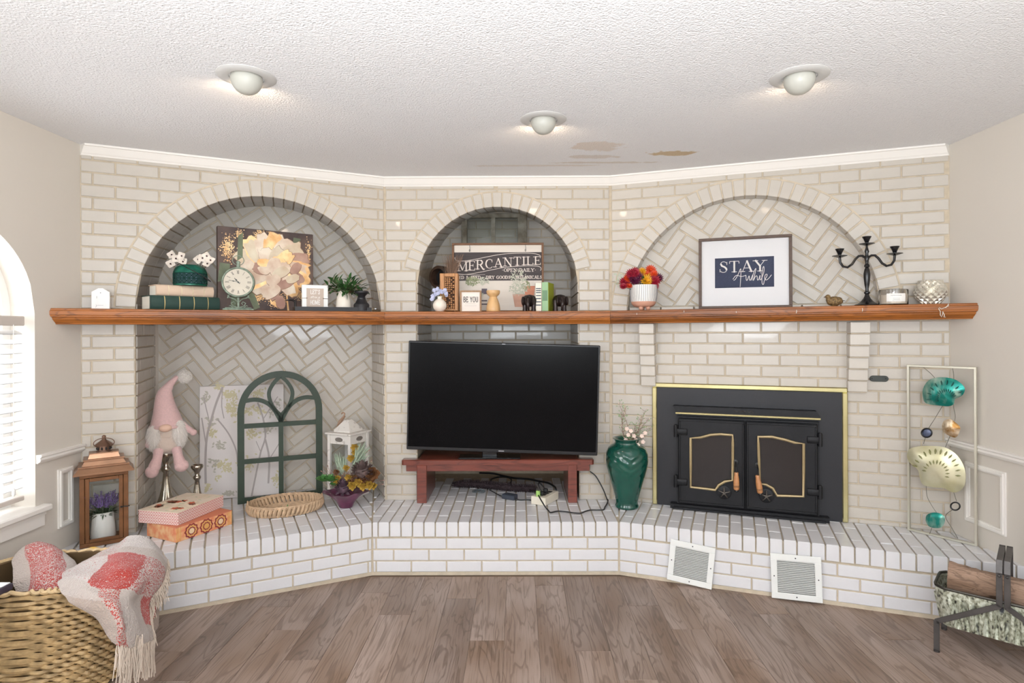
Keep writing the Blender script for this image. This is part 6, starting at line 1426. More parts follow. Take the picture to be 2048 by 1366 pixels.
for cx_, cy_, rx, ry, n_, q in ((650, 490, 50, 30, 60, my), (660, 580, 45, 50, 55, my), (490, 510, 25, 40, 18, mg), (520, 660, 40, 40, 24, mg), (530, 730, 25, 50, 20, my), (580, 815, 35, 25, 20, mg), (620, 950, 55, 40, 50, my), (545, 940, 30, 40, 20, mg), (575, 1020, 20, 20, 12, my), (500, 1090, 25, 25, 22, my), (640, 1120, 40, 20, 24, mg), (580, 440, 30, 20, 22, my), (830, 480, 40, 30, 30, my), (840, 590, 50, 30, 34, my), (800, 750, 50, 35, 30, my), (900, 710, 40, 30, 20, mg), (780, 940, 35, 60, 30, my), (950, 1040, 30, 50, 24, my), (920, 590, 30, 40, 20, mg), (780, 590, 30, 30, 20, my), (960, 540, 25, 30, 14, mg)):
    for _ in range(n_):
        u_, v_ = rnd.gauss(cx_, rx * .5), rnd.gauss(cy_, ry * .5); c_ = Vector(CPX(u_, v_)); g_ = rnd.uniform(0, 6.28); l_ = rnd.uniform(.008, .016); d_ = Vector((cos(g_), sin(g_))) * l_; n3 = Vector((-d_.y, d_.x)) * .5
        if .01 < c_.x < Wc - .01: q.prism([tuple(c_ - d_), tuple(c_ + n3), tuple(c_ + d_), tuple(c_ - n3)], -.0158 - rnd.random() * .0006, -.015)
my.build('painted_leaves', mat('leaf_yellow', srgb(206, 196, 160), .8), t); mg.build('painted_leaves', mat('leaf_grey', srgb(188, 182, 168), .8), t)
# arched window frame
pA = hp(479, 1008); u1 = 645; pB = Vector((-1.385, .115, ZH)); AW = Fr((pA.x - .012, pA.y), (pB.x, pB.y)); 
sB, _ = AW.px(u1, 950); Ww = sB; tz = AW.px(566, 742)[1] - ZH; o = AW.w(0, 0)
t = thing('arched_window_frame', 'dark green arched wooden window frame leaning in the left alcove', 'window frame', (o.x, o.y, ZH), AW.th); t.rotation_euler = (radians(-1.0), 0, AW.th)
GW = mat('dark_green_paint', srgb(44, 60, 44), .5, var=.15, nscale=30, bump=.2)
A2 = lambda u, v: (AW.px(260 + u / 3.252, 640 + v / 3.252)[0], AW.px(260 + u / 3.252, 640 + v / 3.252)[1] - ZH)
rw = Ww / 2; zsp = tz - rw * 1.02; fw = .041
def bar(m, P, w_, y0=-.013, y1=.013): ribbon(m, P, w_, (y0 + y1) / 2 + (y1 - y0) / 2, (y1 - y0))
def curvebar(name, P, w_, y0=-.012, y1=.012):
    m = MB(); P = [Vector(p) for p in P]; n_ = len(P); Lf, Rt = [], []
    for i, p in enumerate(P):
        d_ = (P[min(i + 1, n_ - 1)] - P[max(i - 1, 0)]).normalized(); nn = Vector((-d_.y, d_.x)) * w_ / 2; Lf.append(p + nn); Rt.append(p - nn)
    V = [(p.x, y0, p.y) for p in Lf] + [(p.x, y0, p.y) for p in Rt] + [(p.x, y1, p.y) for p in Lf] + [(p.x, y1, p.y) for p in Rt]
    F_ = []
    for i in range(n_ - 1): F_ += [(i, i + 1, n_ + i + 1, n_ + i), (2 * n_ + i, 3 * n_ + i, 3 * n_ + i + 1, 2 * n_ + i + 1), (i, 2 * n_ + i, 2 * n_ + i + 1, i + 1), (n_ + i, n_ + i + 1, 3 * n_ + i + 1, 3 * n_ + i)]
    F_ += [(0, n_, 3 * n_, 2 * n_), (n_ - 1, 3 * n_ - 1, 4 * n_ - 1, 2 * n_ - 1)]; m.add(V, F_); return m.build(name, GW, t)
ro = rw - fw / 2
curvebar('outer_frame', [(fw / 2, 0), (fw / 2, zsp)] + arc(rw, zsp, ro, ro * 1.02, 180, 0, 28)[1:] + [(Ww - fw / 2, 0)], fw, -.015, .015)
bw = .030; zA = tz * .33; zB = tz * .60
curvebar('bottom_rail', [(fw, .018), (Ww - fw, .018)], .034)
curvebar('centre_bar', [(rw, .03), (rw, tz * .655)], bw)
curvebar('crossbar', [(fw * .9, tz * .315), (Ww - fw * .9, tz * .315)], bw, -.010, .010); curvebar('crossbar', [(fw * .9, tz * .585), (Ww - fw * .9, tz * .585)], bw, -.010, .010)
cz3 = tz * .80
# petal-shaped eye and two side scrolls
L_ = [(rw, tz - fw * .8), (rw - .045, tz * .905), (rw - .073, tz * .835), (rw - .062, tz * .755), (rw - .03, tz * .69), (rw, tz * .655)]
L2 = [tuple(p.xy) for p in smooth([(a_, b_, 0) for a_, b_ in L_], 5)]
curvebar('eye_bar', L2, .024); curvebar('eye_bar', [(2 * rw - a_, b_) for a_, b_ in L2], .024)
L_ = [(fw * .8, tz * .775), (rw - .16, tz * .785), (rw - .10, tz * .765), (rw - .05, tz * .715), (rw - .01, tz * .63), (rw, tz * .60)]
L2 = [tuple(p.xy) for p in smooth([(a_, b_, 0) for a_, b_ in L_], 5)]
curvebar('scroll_bar', L2, .026); curvebar('scroll_bar', [(2 * rw - a_, b_) for a_, b_ in L2], .026)

# candlesticks
MERC = mat('mercury_silver', srgb(196, 186, 170), .18, .95, var=.25, nscale=25, bump=.1)
def stick(u, D, ztop, label, sc=1., nm='candlestick'):
    x = at(u, 900, D).x; y = D - ZM; t = thing('candlestick', label, 'candle holder', (x, y, ZH), 0, 'mercury glass candlesticks in the left alcove'); h = ztop - ZH
    pr = [(0, 0), (.034, 0), (.036, .006), (.034, .012), (.042, .022), (.047, .04), (.045, .062), (.034, .09), (.024, .125), (.018, .165), (.015, .195), (.024, .203), (.028, .213), (.024, .222), (.015, .23), (.018, .245), (.030, .262), (.042, .276), (.044, .288), (.040, .294), (.034, .285), (0, .283)]
    m = MB(); m.lathe([(a_ * sc, b_ * h / .294) for a_, b_ in pr], 48, cap=False, flute=lambda a_, z_: 1 + (.05 * cos(a_ * 12) if .012 * h / .294 < z_ < .19 * h / .294 else 0)); m.build('stick_body', MERC, t, True, 60); return x, y
gx, gy = stick(332, 3.62, zpx(903, 332, 3.62), 'tall silver mercury-glass candlestick under the pink gnome')
x, y = stick(394, 3.70, zpx(930, 394, 3.70), 'shorter mercury-glass candlestick beside the branch canvas', .82)
# gnome seated on the candlestick
D = 3.60; k = D / F; zg = zpx(904, 332, 3.62)
t = thing('gnome_doll', 'plush gnome with pink knitted hat and white beard sitting on a candlestick', 'doll', (gx, gy - .0, zg), radians(31))
PINK = mat('pink_knit', srgb(226, 188, 184), .95, var=.1, nscale=120, bump=.9, bscale=300, sheen=.4); FUR = mat('white_fur', srgb(244, 236, 228), .95, sheen=.3); GREYP = mat('taupe_plush', srgb(205, 186, 172), .95, bump=.6, bscale=200, sheen=.4)
g3 = lambda u, v, dy=0: ((u - 332) * k / 1.1, dy, (904 - v) * k)
m = MB(); m.ball(g3(335, 884, 0), (31 * k, 26 * k, 24 * k), 32, 18, fn=lambda d: 1 + .06 * (d.z < -.2)); m.ball(g3(335, 864, 0), (30 * k, 24 * k, 24 * k), 32, 18); m.build('body', GREYP, t, True)
m = MB(); hat = [(30, 852), (29.5, 847), (27, 838), (24, 828), (20.5, 815), (17.5, 802), (15, 790), (12.5, 781), (10.5, 776), (8, 770), (7, 764), (5, 758), (4, 752)]
cxs = [335, 335, 334.5, 333, 331, 329.5, 329, 330, 334, 338, 343, 349, 355]; ring_ = []
for (r_, v), c_ in zip(hat, cxs):
    ring_.append([Vector(g3(c_, v)) + Vector((r_ * k * cos(a_), r_ * k * .85 * sin(a_), -.006 * cos(a_) * (c_ > 333) )) * 1 for a_ in [2 * pi * i / 36 for i in range(36)]])
V = [p for r_ in ring_ for p in r_]; m.add(V, [(j * 36 + i, j * 36 + (i + 1) % 36, (j + 1) * 36 + (i + 1) % 36, (j + 1) * 36 + i) for j in range(len(ring_) - 1) for i in range(36)] + [tuple(len(V) - 36 + i for i in range(36))]); m.tube([Vector(g3(335, 852)) + Vector((30 * k * cos(a_), 26 * k * sin(a_), 0)) for a_ in [2 * pi * i / 36 for i in range(36)]], 3.2 * k, 8, closed=True); m.build('hat', PINK, t, True, 80)
m = MB(); c_ = g3(369, 754); m.ball(c_, 11 * k, 16, 10); fuzz(m, ellpts(c_, (11 * k,) * 3, 2600, 2), .012, .0009, 0, 2); m.build('pompom', FUR, t)
m = MB(); m.ball(g3(331, 852, -27 * k), (11.5 * k, 7 * k, 7.5 * k), 20, 12); m.build('nose', mat('nose_felt', srgb(228, 190, 168), .9), t, True)
m = MB(); rnd = random.Random(4); pts = []
for cx_, cy_, rx, ry, n_ in ((309, 870, 12, 22, 2200), (356, 866, 13, 26, 2600)):
    c_ = g3(cx_, cy_, -14 * k); m.ball(c_, (rx * k, 12 * k, ry * k), 16, 12); pts += ellpts(c_, (rx * k, 13 * k, ry * k), n_, cx_)
fuzz(m, pts, .020, .0011, .9, 5); m.build('beard', FUR, t)
m = MB(); m.tube([g3(362, 850, -6 * k), g3(372, 858, -12 * k), g3(382, 864, -14 * k), g3(386, 868, -14 * k)], [8 * k, 6.5 * k, 6 * k, 4.5 * k], 14); m.ball(g3(385, 867, -14 * k), 6.5 * k, 14, 10); m.build('arm', PINK, t, True)
m = MB(); m.tube([g3(306, 862, -6 * k), g3(300, 874, -14 * k), g3(299, 886, -16 * k)], [8 * k, 6.5 * k, 5 * k], 14); m.ball(g3(299, 884, -16 * k), 6.2 * k, 14, 10); m.build('arm', PINK, t, True)
m = MB(); m.tube([g3(318, 896, -20 * k), g3(316, 910, -31 * k), g3(311, 925, -33 * k), g3(306, 936, -34 * k)], [9 * k, 8.5 * k, 11 * k, 8 * k], 16); m.ball(g3(306, 934, -34 * k), (12 * k, 11 * k, 12 * k), 18, 12); m.build('leg', PINK, t, True)
m = MB(); m.tube([g3(352, 896, -20 * k), g3(355, 910, -31 * k), g3(358, 922, -33 * k), g3(361, 930, -34 * k)], [9 * k, 8.5 * k, 11 * k, 8 * k], 16); m.ball(g3(361, 928, -34 * k), (13 * k, 11 * k, 12.5 * k), 18, 12); m.build('leg', PINK, t, True)

# ------------------------------------------------------------------ storage boxes
def box_corner(u, v, z): return hp(u, v, z)
def diamond_mat():
    m = bpy.data.materials.new('pink_diamond'); m.use_nodes = True; N = m.node_tree.nodes; K = m.node_tree.links; b = N['Principled BSDF']; b.inputs['Roughness'].default_value = .6
    tc = N.new('ShaderNodeTexCoord'); sp = N.new('ShaderNodeSeparateXYZ'); K.new(tc.outputs['Object'], sp.inputs[0])
    def mt(op, a, c=None):
        n = N.new('ShaderNodeMath'); n.operation = op
        for i, v in enumerate((a, c)):
            if v is None: continue
            if hasattr(v, 'links'): K.new(v, n.inputs[i])
            else: n.inputs[i].default_value = v
        return n.outputs[0]
    h = mt('MULTIPLY', mt('ADD', sp.outputs['X'], sp.outputs['Y']), 1 / .034); z = mt('MULTIPLY', sp.outputs['Z'], 1 / .0465)
    fa = mt('ABSOLUTE', mt('SUBTRACT', mt('FRACT', h), .5)); fb = mt('ABSOLUTE', mt('SUBTRACT', mt('FRACT', z), .5))
    d = mt('ADD', fa, fb); r = mt('FRACT', mt('MULTIPLY', d, 3)); g = mt('GREATER_THAN', r, .5)
    mx = N.new('ShaderNodeMix'); mx.data_type = 'RGBA'; K.new(g, mx.inputs[0]); mx.inputs[6].default_value = (*srgb(232, 214, 204), 1); mx.inputs[7].default_value = (*srgb(206, 134, 128), 1); K.new(mx.outputs[2], b.inputs['Base Color']); return m
def gift_box(name, label, pf, pr_, pl, z0, h, side, top, decor, lid=None):
    """pf front corner, pr_ right corner, pl left corner (world, at height z0)"""
    dr_ = (pr_ - pf); dl = (pl - pf); lr = dr_.length; ll = dl.length; th_ = atan2(dr_.y, dr_.x)
    t = thing(name, label, 'box', (pf.x, pf.y, z0), th_)
    m = MB(); m.bbox(0, lr, 0, ll, 0, h * .98, .0015); m.build('box_body', side, t)
    m = MB(); m.box(-.001, lr + .001, -.001, ll + .001, h * .965, h); m.build('box_top', top, t)
    decor(t, lr, ll, h); return t
def rosettes(t, lr, ll, h):
    GLD = mat('ros_gold', srgb(222, 168, 96), .6); RD = mat('ros_red', srgb(142, 52, 52), .6); PK = mat('ros_cream', srgb(236, 208, 170), .6)
    for i, f_ in enumerate((.26, .52, .78)):
        for rr, mt_, y in ((h * .485, RD, -.0006), (h * .38, GLD, -.0010), (h * .27, RD, -.0014), (h * .19, PK if i != 1 else GLD, -.0018)):
            m = MB(); m.prism([(lr * f_ + rr * (1 + .08 * cos(10 * a_)) * cos(a_), h * .48 + rr * (1 + .08 * cos(10 * a_)) * sin(a_)) for a_ in [2 * pi * q / 40 for q in range(40)]], y - .0004, 0); m.build('printed_rosette', mt_, t)
    m = MB()
    for q in (.015, .045, .075, .925, .955, .985): m.box(lr * q - .002, lr * q + .002, -.0008, 0, 0, h * .96)
    rnd = random.Random(3)
    for _ in range(40):
        f_ = rnd.uniform(.12, .9); g_ = rnd.uniform(.08, .9); s_ = rnd.uniform(.002, .005); m.prism([(lr * f_ - s_, h * g_), (lr * f_, h * g_ - s_), (lr * f_ + s_, h * g_), (lr * f_, h * g_ + s_)], -.0005, 0)
    m.build('printed_bands', GLD, t)
pf, pr2, pl = hp(352, 1086), hp(464, 1048), hp(303, 1069)
hb1 = .080
gift_box('storage_box', 'orange and red patterned decorative box underneath the pink box', pf, pr2, pl, ZH, hb1, mat('orange_print', srgb(226, 136, 96), .6, col2=srgb(236, 190, 140), nscale=30), mat('orange_top', srgb(214, 130, 96), .6), rosettes)
m = MB(); 
zt3 = ZH + hb1; hb2 = .070
pf, pr2, pl = hp(356, 1052, zt3), hp(447, 1014, zt3), hp(290, 1041, zt3)
def flowers_top(t, lr, ll, h):
    rnd = random.Random(8); cl = [mat('pr_cream', srgb(240, 218, 190), .6), mat('pr_rust', srgb(196, 96, 64), .6), mat('pr_green', srgb(196, 200, 160), .6), mat('pr_brown', srgb(128, 70, 48), .6)]
    MBq = [MB() for _ in cl]
    for _ in range(11):
        cx_, cy_ = rnd.uniform(.04, lr - .04), rnd.uniform(.03, ll - .03); r_ = rnd.uniform(.022, .036)
        for q, (rr, z_) in enumerate(((1, .0006), (.5, .0014))):
            w_ = 0 if q == 0 else rnd.choice((1, 3)); MBq[w_].slab([(cx_ + rr * r_ * (1 + .22 * cos(5 * a_)) * cos(a_), cy_ + rr * r_ * (1 + .22 * cos(5 * a_)) * sin(a_)) for a_ in [2 * pi * i / 30 for i in range(30)]], h, h + z_)
    for _ in range(26):
        cx_, cy_, a_ = rnd.uniform(.02, lr - .02), rnd.uniform(.02, ll - .02), rnd.uniform(0, 6); d = Vector((cos(a_), sin(a_))) * .014; n_ = Vector((-d.y, d.x)) * .35; c_ = Vector((cx_, cy_)); MBq[2].slab([tuple(c_ - d), tuple(c_ - n_), tuple(c_ + d), tuple(c_ + n_)], h, h + .0004)
    for m_, c_ in zip(MBq, cl): m_.build('printed_flowers', c_, t)
gift_box('storage_box', 'pink diamond-patterned decorative box with a floral lid on top of the stack', pf, pr2, pl, zt3 + .001, hb2, diamond_mat(), mat('floral_cream', srgb(228, 206, 178), .6, col2=srgb(238, 220, 200), nscale=15), flowers_top)

# ------------------------------------------------------------------ copper lantern with lavender
fl2 = hp(159, 1099); pr3 = Vector((-2.109, -.757, ZH)); d_ = pr3 - fl2; wl_ = d_.length; th_ = atan2(d_.y, d_.x); dp = .155
t = thing('copper_lantern', 'tall copper-brown lantern with stepped roof and glass door at the left end of the hearth', 'lantern', (fl2.x, fl2.y, ZH), th_)
COP = mat('aged_copper', srgb(132, 88, 54), .42, .35, var=.3, nscale=14, bump=.2, bscale=120); COPL = mat('roof_copper', srgb(168, 128, 100), .3, .7, var=.25, nscale=10)
Dl = fl2.y + ZM; hB = (1099 - 951) * pm(Dl)
m = MB(); m.bbox(0, wl_, 0, dp, 0, .022, .003); m.build('lantern_base', COP, t); m = MB(); m.bbox(0, wl_, 0, dp, hB - .02, hB, .002); m.build('top_rail', COP, t)
for a_, b_ in ((0, 0), (wl_ - .022, 0), (0, dp - .022), (wl_ - .022, dp - .022)): m = MB(); m.bbox(a_, a_ + .022, b_, b_ + .022, .022, hB - .02, .002); m.build('corner_post', COP, t)
dr = bpy.data.objects.new('door', None); COL.objects.link(dr); dr.parent = t
m = MB()
for a_ in ((.024, .042, .024, hB - .022), (wl_ - .042, wl_ - .024, .024, hB - .022), (.042, wl_ - .042, .024, .040), (.042, wl_ - .042, hB - .040, hB - .022)): m.bbox(a_[0], a_[1], -.001, .010, a_[2], a_[3], .0015)
m.build('door_frame', COP, dr)
PG = mat('pane_glass', (.98, 1, 1), .0, trans=1, spec=.5); PG.node_tree.nodes['Principled BSDF'].inputs['IOR'].default_value = 1.15
m = MB(); m.box(.040, wl_ - .040, .004, .006, .038, hB - .038); m.build('door_pane', PG, dr)
m = MB(); m.tube([(wl_ - .030, -.004, hB * .50), (wl_ - .020, -.012, hB * .505), (wl_ - .004, -.012, hB * .50), (wl_ + .004, -.016, hB * .505)], .003, 6); m.ball((wl_ - .032, -.008, hB * .5), .005, 8, 6); m.build('latch', BLACK, dr, True)
m = MB(); m.box(.004, .006, .02, dp - .02, .02, hB - .02); m.box(wl_ - .006, wl_ - .004, .02, dp - .02, .02, hB - .02); m.box(.02, wl_ - .02, dp - .006, dp - .004, .02, hB - .02); m.build('side_pane', PG, t)
def tier(o0, z0, o1, z1, name='roof_tier'):
    m = MB(); V = [(o0, o0, z0), (wl_ - o0, o0, z0), (wl_ - o0, dp - o0, z0), (o0, dp - o0, z0), (o1, o1, z1), (wl_ - o1, o1, z1), (wl_ - o1, dp - o1, z1), (o1, dp - o1, z1)]
    m.add(V, [(3, 2, 1, 0), (4, 5, 6, 7)] + [(i, (i + 1) % 4, 4 + (i + 1) % 4, 4 + i) for i in range(4)]); return m.build(name, COPL, t)
tier(-.026, hB, -.026, hB + .008); tier(-.024, hB + .008, -.002, hB + .034); tier(-.006, hB + .034, -.006, hB + .041); tier(.010, hB + .041, .022, hB + .066); tier(.016, hB + .066, .016, hB + .073); tier(.036, hB + .073, .044, hB + .098); tier(.040, hB + .098, .040, hB + .102)
X = TR(wl_ / 2, dp / 2, hB + .102)
m = MB(); m.lathe([(.034, 0), (.034, .004), (.030, .006), (.030, .028), (.034, .030), (.034, .033)], 28, X, cap=False); m.lathe([(.043, .033), (.036, .040), (.022, .052), (.010, .062), (.008, .07)], 40, X, cap=False, flute=lambda a_, z_: 1 + .05 * cos(a_ * 16)); m.ball((wl_ / 2, dp / 2, hB + .102 + .077), .010, 12, 8); m.build('vent_cap', mat('bronze_cap', srgb(128, 100, 84), .35, .7), t, True, 50)
m = MB()
for i in range(10): a_ = 2 * pi * i / 10; m.ball((wl_ / 2 + .0305 * cos(a_), dp / 2 + .0305 * sin(a_), hB + .102 + .017), (.005, .005, .008), 8, 6)
m.build('vent_hole', BLACK, t)
m = MB(); m.tube([(wl_ / 2 + .046 * cos(a_), dp / 2 - .012, hB + .148 + .026 * sin(a_)) for a_ in [2 * pi * i / 28 for i in range(28)]], .0024, 6, closed=True); m.build('ring_handle', mat('bronze_cap', (0, 0, 0)), t, True)
# lavender pot inside
cc2 = fl2 + Vector((cos(th_), sin(th_), 0)) * wl_ * .48 + Vector((-sin(th_), cos(th_), 0)) * dp * .5
t2 = thing('lavender_pot', 'small white oval pot of artificial lavender inside the copper lantern', 'plant', (cc2.x, cc2.y, ZH + .023), th_)
m = MB(); m.lathe([(0, 0), (.056, 0), (.058, .006), (.050, .10), (.047, .135), (.043, .135), (.044, .12), (0, .118)], 36, cap=False, sy=.8); m.build('pot', mat('pot_matt', srgb(234, 228, 220), .5), t2, True, 60)
ml_ = MB(); mp_ = MB(); rnd = random.Random(17)
for i in range(85):
    a_ = rnd.uniform(0, 6.28); r_ = rnd.uniform(0, .03); b0 = Vector((r_ * cos(a_), r_ * sin(a_) * .7, .125)); d = Vector((cos(a_) * rnd.uniform(.1, .75), sin(a_) * .35, 1)).normalized(); ln = rnd.uniform(.07, .125)
    ml_.tube([b0, b0 + d * ln], .0008, 3)
    for q in range(14):
        f_ = .55 + .45 * q / 14; p = b0 + d * ln * f_ + Vector((rnd.uniform(-1, 1), rnd.uniform(-1, 1), 0)) * .005; mp_.ball(p, rnd.uniform(.0018, .0032), 5, 3)
for i in range(110):
    a_ = rnd.uniform(0, 6.28); d = dirv(a_, rnd.uniform(-.1, .9)); d.y *= .6; ml_.leaf(Vector((.03 * cos(a_), .02 * sin(a_), .125)), d, (0, 0, 1), rnd.uniform(.03, .055), .008, .3)
ml_.build('leaves', mat('grey_green', srgb(96, 112, 84), .6, var=.2, nscale=50), t2); mp_.build('blossom_spray', mat('lavender', srgb(142, 112, 172), .7, rand=.1, var=.2, nscale=60), t2)

# ------------------------------------------------------------------ white lantern
Dw = 4.02; k = Dw / F; cw = Vector((at(697, 950, Dw).x, Dw - ZM, 0)); 
t = thing('white_lantern', 'distressed white square candle lantern with glass sides behind the dried arrangement', 'lantern', (cw.x, cw.y, ZH), radians(-10) + 0)
s_ = .098; hL = zpx(862, 690, Dw) - ZH; SH = mat('distressed_white', srgb(226, 220, 212), .6, col2=srgb(170, 160, 150), nscale=30, lo=.6, hi=.75)
t.rotation_euler = (0, 0, radians(-24))
m = MB(); m.bbox(-s_, s_, -s_, s_, 0, .03, .003); m.build('lantern_base', SH, t); m = MB(); m.bbox(-s_ - .012, s_ + .012, -s_ - .012, s_ + .012, hL - .012, hL, .003); m.build('top_plate', SH, t)
for a_ in (-1, 1):
    for b_ in (-1, 1): m = MB(); m.bbox(min(a_ * s_, a_ * (s_ - .022)), max(a_ * s_, a_ * (s_ - .022)), min(b_ * s_, b_ * (s_ - .022)), max(b_ * s_, b_ * (s_ - .022)), .03, hL - .012, .002); m.build('corner_post', SH, t)
for q in range(4):
    X = RZ(q * pi / 2); m = MB(); m.bbox(-s_ + .022, s_ - .022, -s_ + .004, -s_ + .018, hL - .075, hL - .012, .002, X); m.bbox(-s_ + .022, s_ - .022, -s_ + .004, -s_ + .018, .03, .055, .002, X); m.build('cross_rail', SH, t)
    m = MB(); m.tube([X @ Vector((.03 * cos(a_), -s_ + .003, hL - .044 + .013 * sin(a_))) for a_ in [2 * pi * i / 20 for i in range(20)]], .0025, 5, closed=True)
    m.prism([(.026 * cos(a_), hL - .044 + .010 * sin(a_)) for a_ in [2 * pi * i / 20 for i in range(20)]], -s_ + .002, -s_ + .004, X); m.build('pierced_oval', mat('oval_grey', srgb(120, 112, 104), .6), t)
    m = MB(); m.box(-s_ + .02, s_ - .02, -s_ + .010, -s_ + .012, .05, hL - .07, X); m.build('pane', PG, t)
m = MB(); r0, r1, z0, z1 = s_ - .030, .016, hL + .012, hL + .080
m.bbox(-r0, r0, -r0, r0, hL, hL + .012, .002); m.add([(-r0, -r0, z0), (r0, -r0, z0), (r0, r0, z0), (-r0, r0, z0), (-r1, -r1, z1), (r1, -r1, z1), (r1, r1, z1), (-r1, r1, z1)], [(3, 2, 1, 0), (4, 5, 6, 7)] + [(i, (i + 1) % 4, 4 + (i + 1) % 4, 4 + i) for i in range(4)]); m.build('roof', SH, t)
m = MB(); m.tube(smooth([(-.075, -.03, hL + .02), (-.04, -.045, hL + .07), (.0, -.05, hL + .105), (.012, -.05, hL + .125), (-.005, -.05, hL + .132), (-.018, -.045, hL + .122)], 4), .005, 6); m.tube([(-.095, .0, hL + .018), (-.03, .0, hL + .10)], .006, 6); m.build('carry_handle', mat('worn_wood', srgb(168, 136, 112), .7), t, True)

# ------------------------------------------------------------------ dried arrangement in plum bowl
b0 = hp(692, 1014); Dd = b0.y + ZM; k = Dd / F
t = thing('plum_bowl', 'flared purple leaf-pattern bowl on the hearth by the alcove corner', 'bowl', (b0.x, b0.y, ZH))
PL = mat('plum_glass', srgb(116, 58, 88), .3, var=.35, nscale=18, bump=.4, bscale=60, coat=.3)
m = MB(); n_ = 48; prf = [(12, 0), (13, 1), (15, 6), (19, 13), (25, 20), (33, 27), (42, 32), (40, 32.5), (31, 28), (22, 20), (14, 8), (0, 6)]
vs = []
for r_, z_ in prf:
    for i in range(n_): a_ = 2 * pi * i / n_; w_ = max(0, (z_ - 15) / 17); q = 1 + .13 * w_ * cos(4 * a_) + .04 * w_ * cos(9 * a_); vs.append((r_ * k * q * cos(a_), r_ * k * q * sin(a_) * .85, z_ * k + .004 * w_ * cos(8 * a_)))
m.add(vs, [(j * n_ + i, j * n_ + (i + 1) % n_, (j + 1) * n_ + (i + 1) % n_, (j + 1) * n_ + i) for j in range(len(prf) - 1) for i in range(n_)] + [tuple(range(n_))[::-1]]); m.build('bowl', PL, t, True, 80)
g = thing('dried_arrangement', 'dried cones, succulents, grasses and gold blooms in the purple bowl', 'flowers', (b0.x, b0.y, ZH)); rnd = random.Random(31)
O_ = Vector((b0.x, b0.y, ZH)); pz = lambda u, v, dy=0: at(620 + u / 6.206, 810 + v / 6.206, Dd + dy) - O_
def cone(p, r_, col, n_=90):
    m = MB(); m.ball(p, r_ * .7, 12, 8)
    for i in range(n_):
        f_ = i / n_; a_ = i * 2.4; el = pi / 2 - pi * f_; d = Vector((cos(el) * cos(a_), -sin(el) * .6 + cos(el) * sin(a_) * .8, sin(el) * .8 + .0)).normalized(); m.leaf(p + d * r_ * .5, d + Vector((0, 0, .2)), (0, -.3, 1), r_ * .62, r_ * .42, -.2)
    m.build('pine_cone', col, g, True)
CB = mat('cone_brown', srgb(112, 92, 88), .7, var=.35, nscale=60)
cone(pz(650, 820, -.03), 21 * k, CB); cone(pz(415, 1030, -.07), 17 * k, mat('cone_plum', srgb(96, 72, 84), .7, var=.3, nscale=60))
SG = mat('succulent', srgb(88, 142, 74), .45, var=.25, nscale=30)
for p, r_ in ((pz(170, 950, -.06), 19 * k), (pz(250, 950, -.08), 19 * k), (pz(300, 1000, -.07), 11 * k)):
    m = MB()
    for i in range(22): a_ = i * 2.4; el = .05 + 1.1 * i / 22; d = Vector((cos(a_) * cos(el), sin(a_) * cos(el) - .35, sin(el))).normalized(); m.leaf(p, d, (0, 0, 1), r_ * (1 - .4 * i / 22), r_ * .75 * (1 - .3 * i / 22), -.25, .25)
    m.build('succulent', SG, g, True)
m = MB()
for (u0, v0, u1, v1, n_, w_) in ((420, 880, 350, 640, 12, .009), (430, 860, 420, 650, 6, .010), (540, 760, 640, 500, 9, .010), (560, 740, 690, 570, 8, .009), (380, 900, 320, 650, 8, .006), (560, 800, 590, 560, 8, .010)):
    for _ in range(n_ * 2): p = pz(u0 + rnd.uniform(-25, 25), v0 + rnd.uniform(-10, 10), rnd.uniform(-.03, .02)); q = pz(u1 + rnd.uniform(-45, 45), v1 + rnd.uniform(-40, 60), rnd.uniform(-.03, .03)); m.leaf(p, q - p, (0, -1, 0), (q - p).length * 1.1, w_ * rnd.uniform(.7, 1.5), .05, .3)
m.build('frosted_blades', mat('frosted_green', srgb(168, 182, 158), .6, var=.3, nscale=60), g)
m = MB()
for p, r_ in ((pz(345, 905, -.06), 8 * k), (pz(740, 990, -.05), 11 * k), (pz(530, 1000, -.07), 11 * k), (pz(510, 660, -.02), 9 * k), (pz(560, 530, 0), 10 * k), (pz(560, 590, 0), 8 * k), (pz(455, 780, -.03), 8 * k), (pz(790, 1000, -.04), 9 * k), (pz(600, 960, -.06), 10 * k), (pz(660, 1010, -.06), 10 * k), (pz(480, 900, -.05), 9 * k), (pz(330, 960, -.07), 7 * k)):
    m = MB()
    for i in range(12): a_ = i * 2.4; el = .1 + 1.2 * i / 12; m.leaf(p, Vector((cos(a_) * cos(el), -sin(el) * .6, sin(a_) * cos(el) + .15)), (0, -1, .3), r_, r_ * .7, -.3)
    m.build('gold_bloom', mat('gold_bloom', srgb(194, 158, 66), .6, var=.3, nscale=40), g, True)
m = MB()
for p, r_ in ((pz(770, 850, -.01), 19 * k), (pz(690, 930, -.03), 16 * k), (pz(560, 920, -.04), 12 * k), (pz(500, 960, -.05), 10 * k), (pz(330, 830, -.03), 7 * k)):
    m = MB()
    for i in range(16): a_ = i * 2.4; el = 1.3 * i / 16; m.leaf(p, Vector((cos(a_) * cos(el), -sin(el) * .7, sin(a_) * cos(el))), (0, -1, .3), r_, r_ * .8, -.4)
    m.build('brown_bloom', mat('brown_bloom', srgb(142, 96, 60), .7, var=.3, nscale=40), g, True)
m = MB()
for _ in range(220): p = pz(rnd.uniform(250, 700), rnd.uniform(880, 1030), rnd.uniform(-.06, .04)); q = p + Vector((rnd.uniform(-.05, .05), rnd.uniform(-.03, .01), rnd.uniform(.01, .07))); m.tube([p, q], [.0014, .0006], 4)
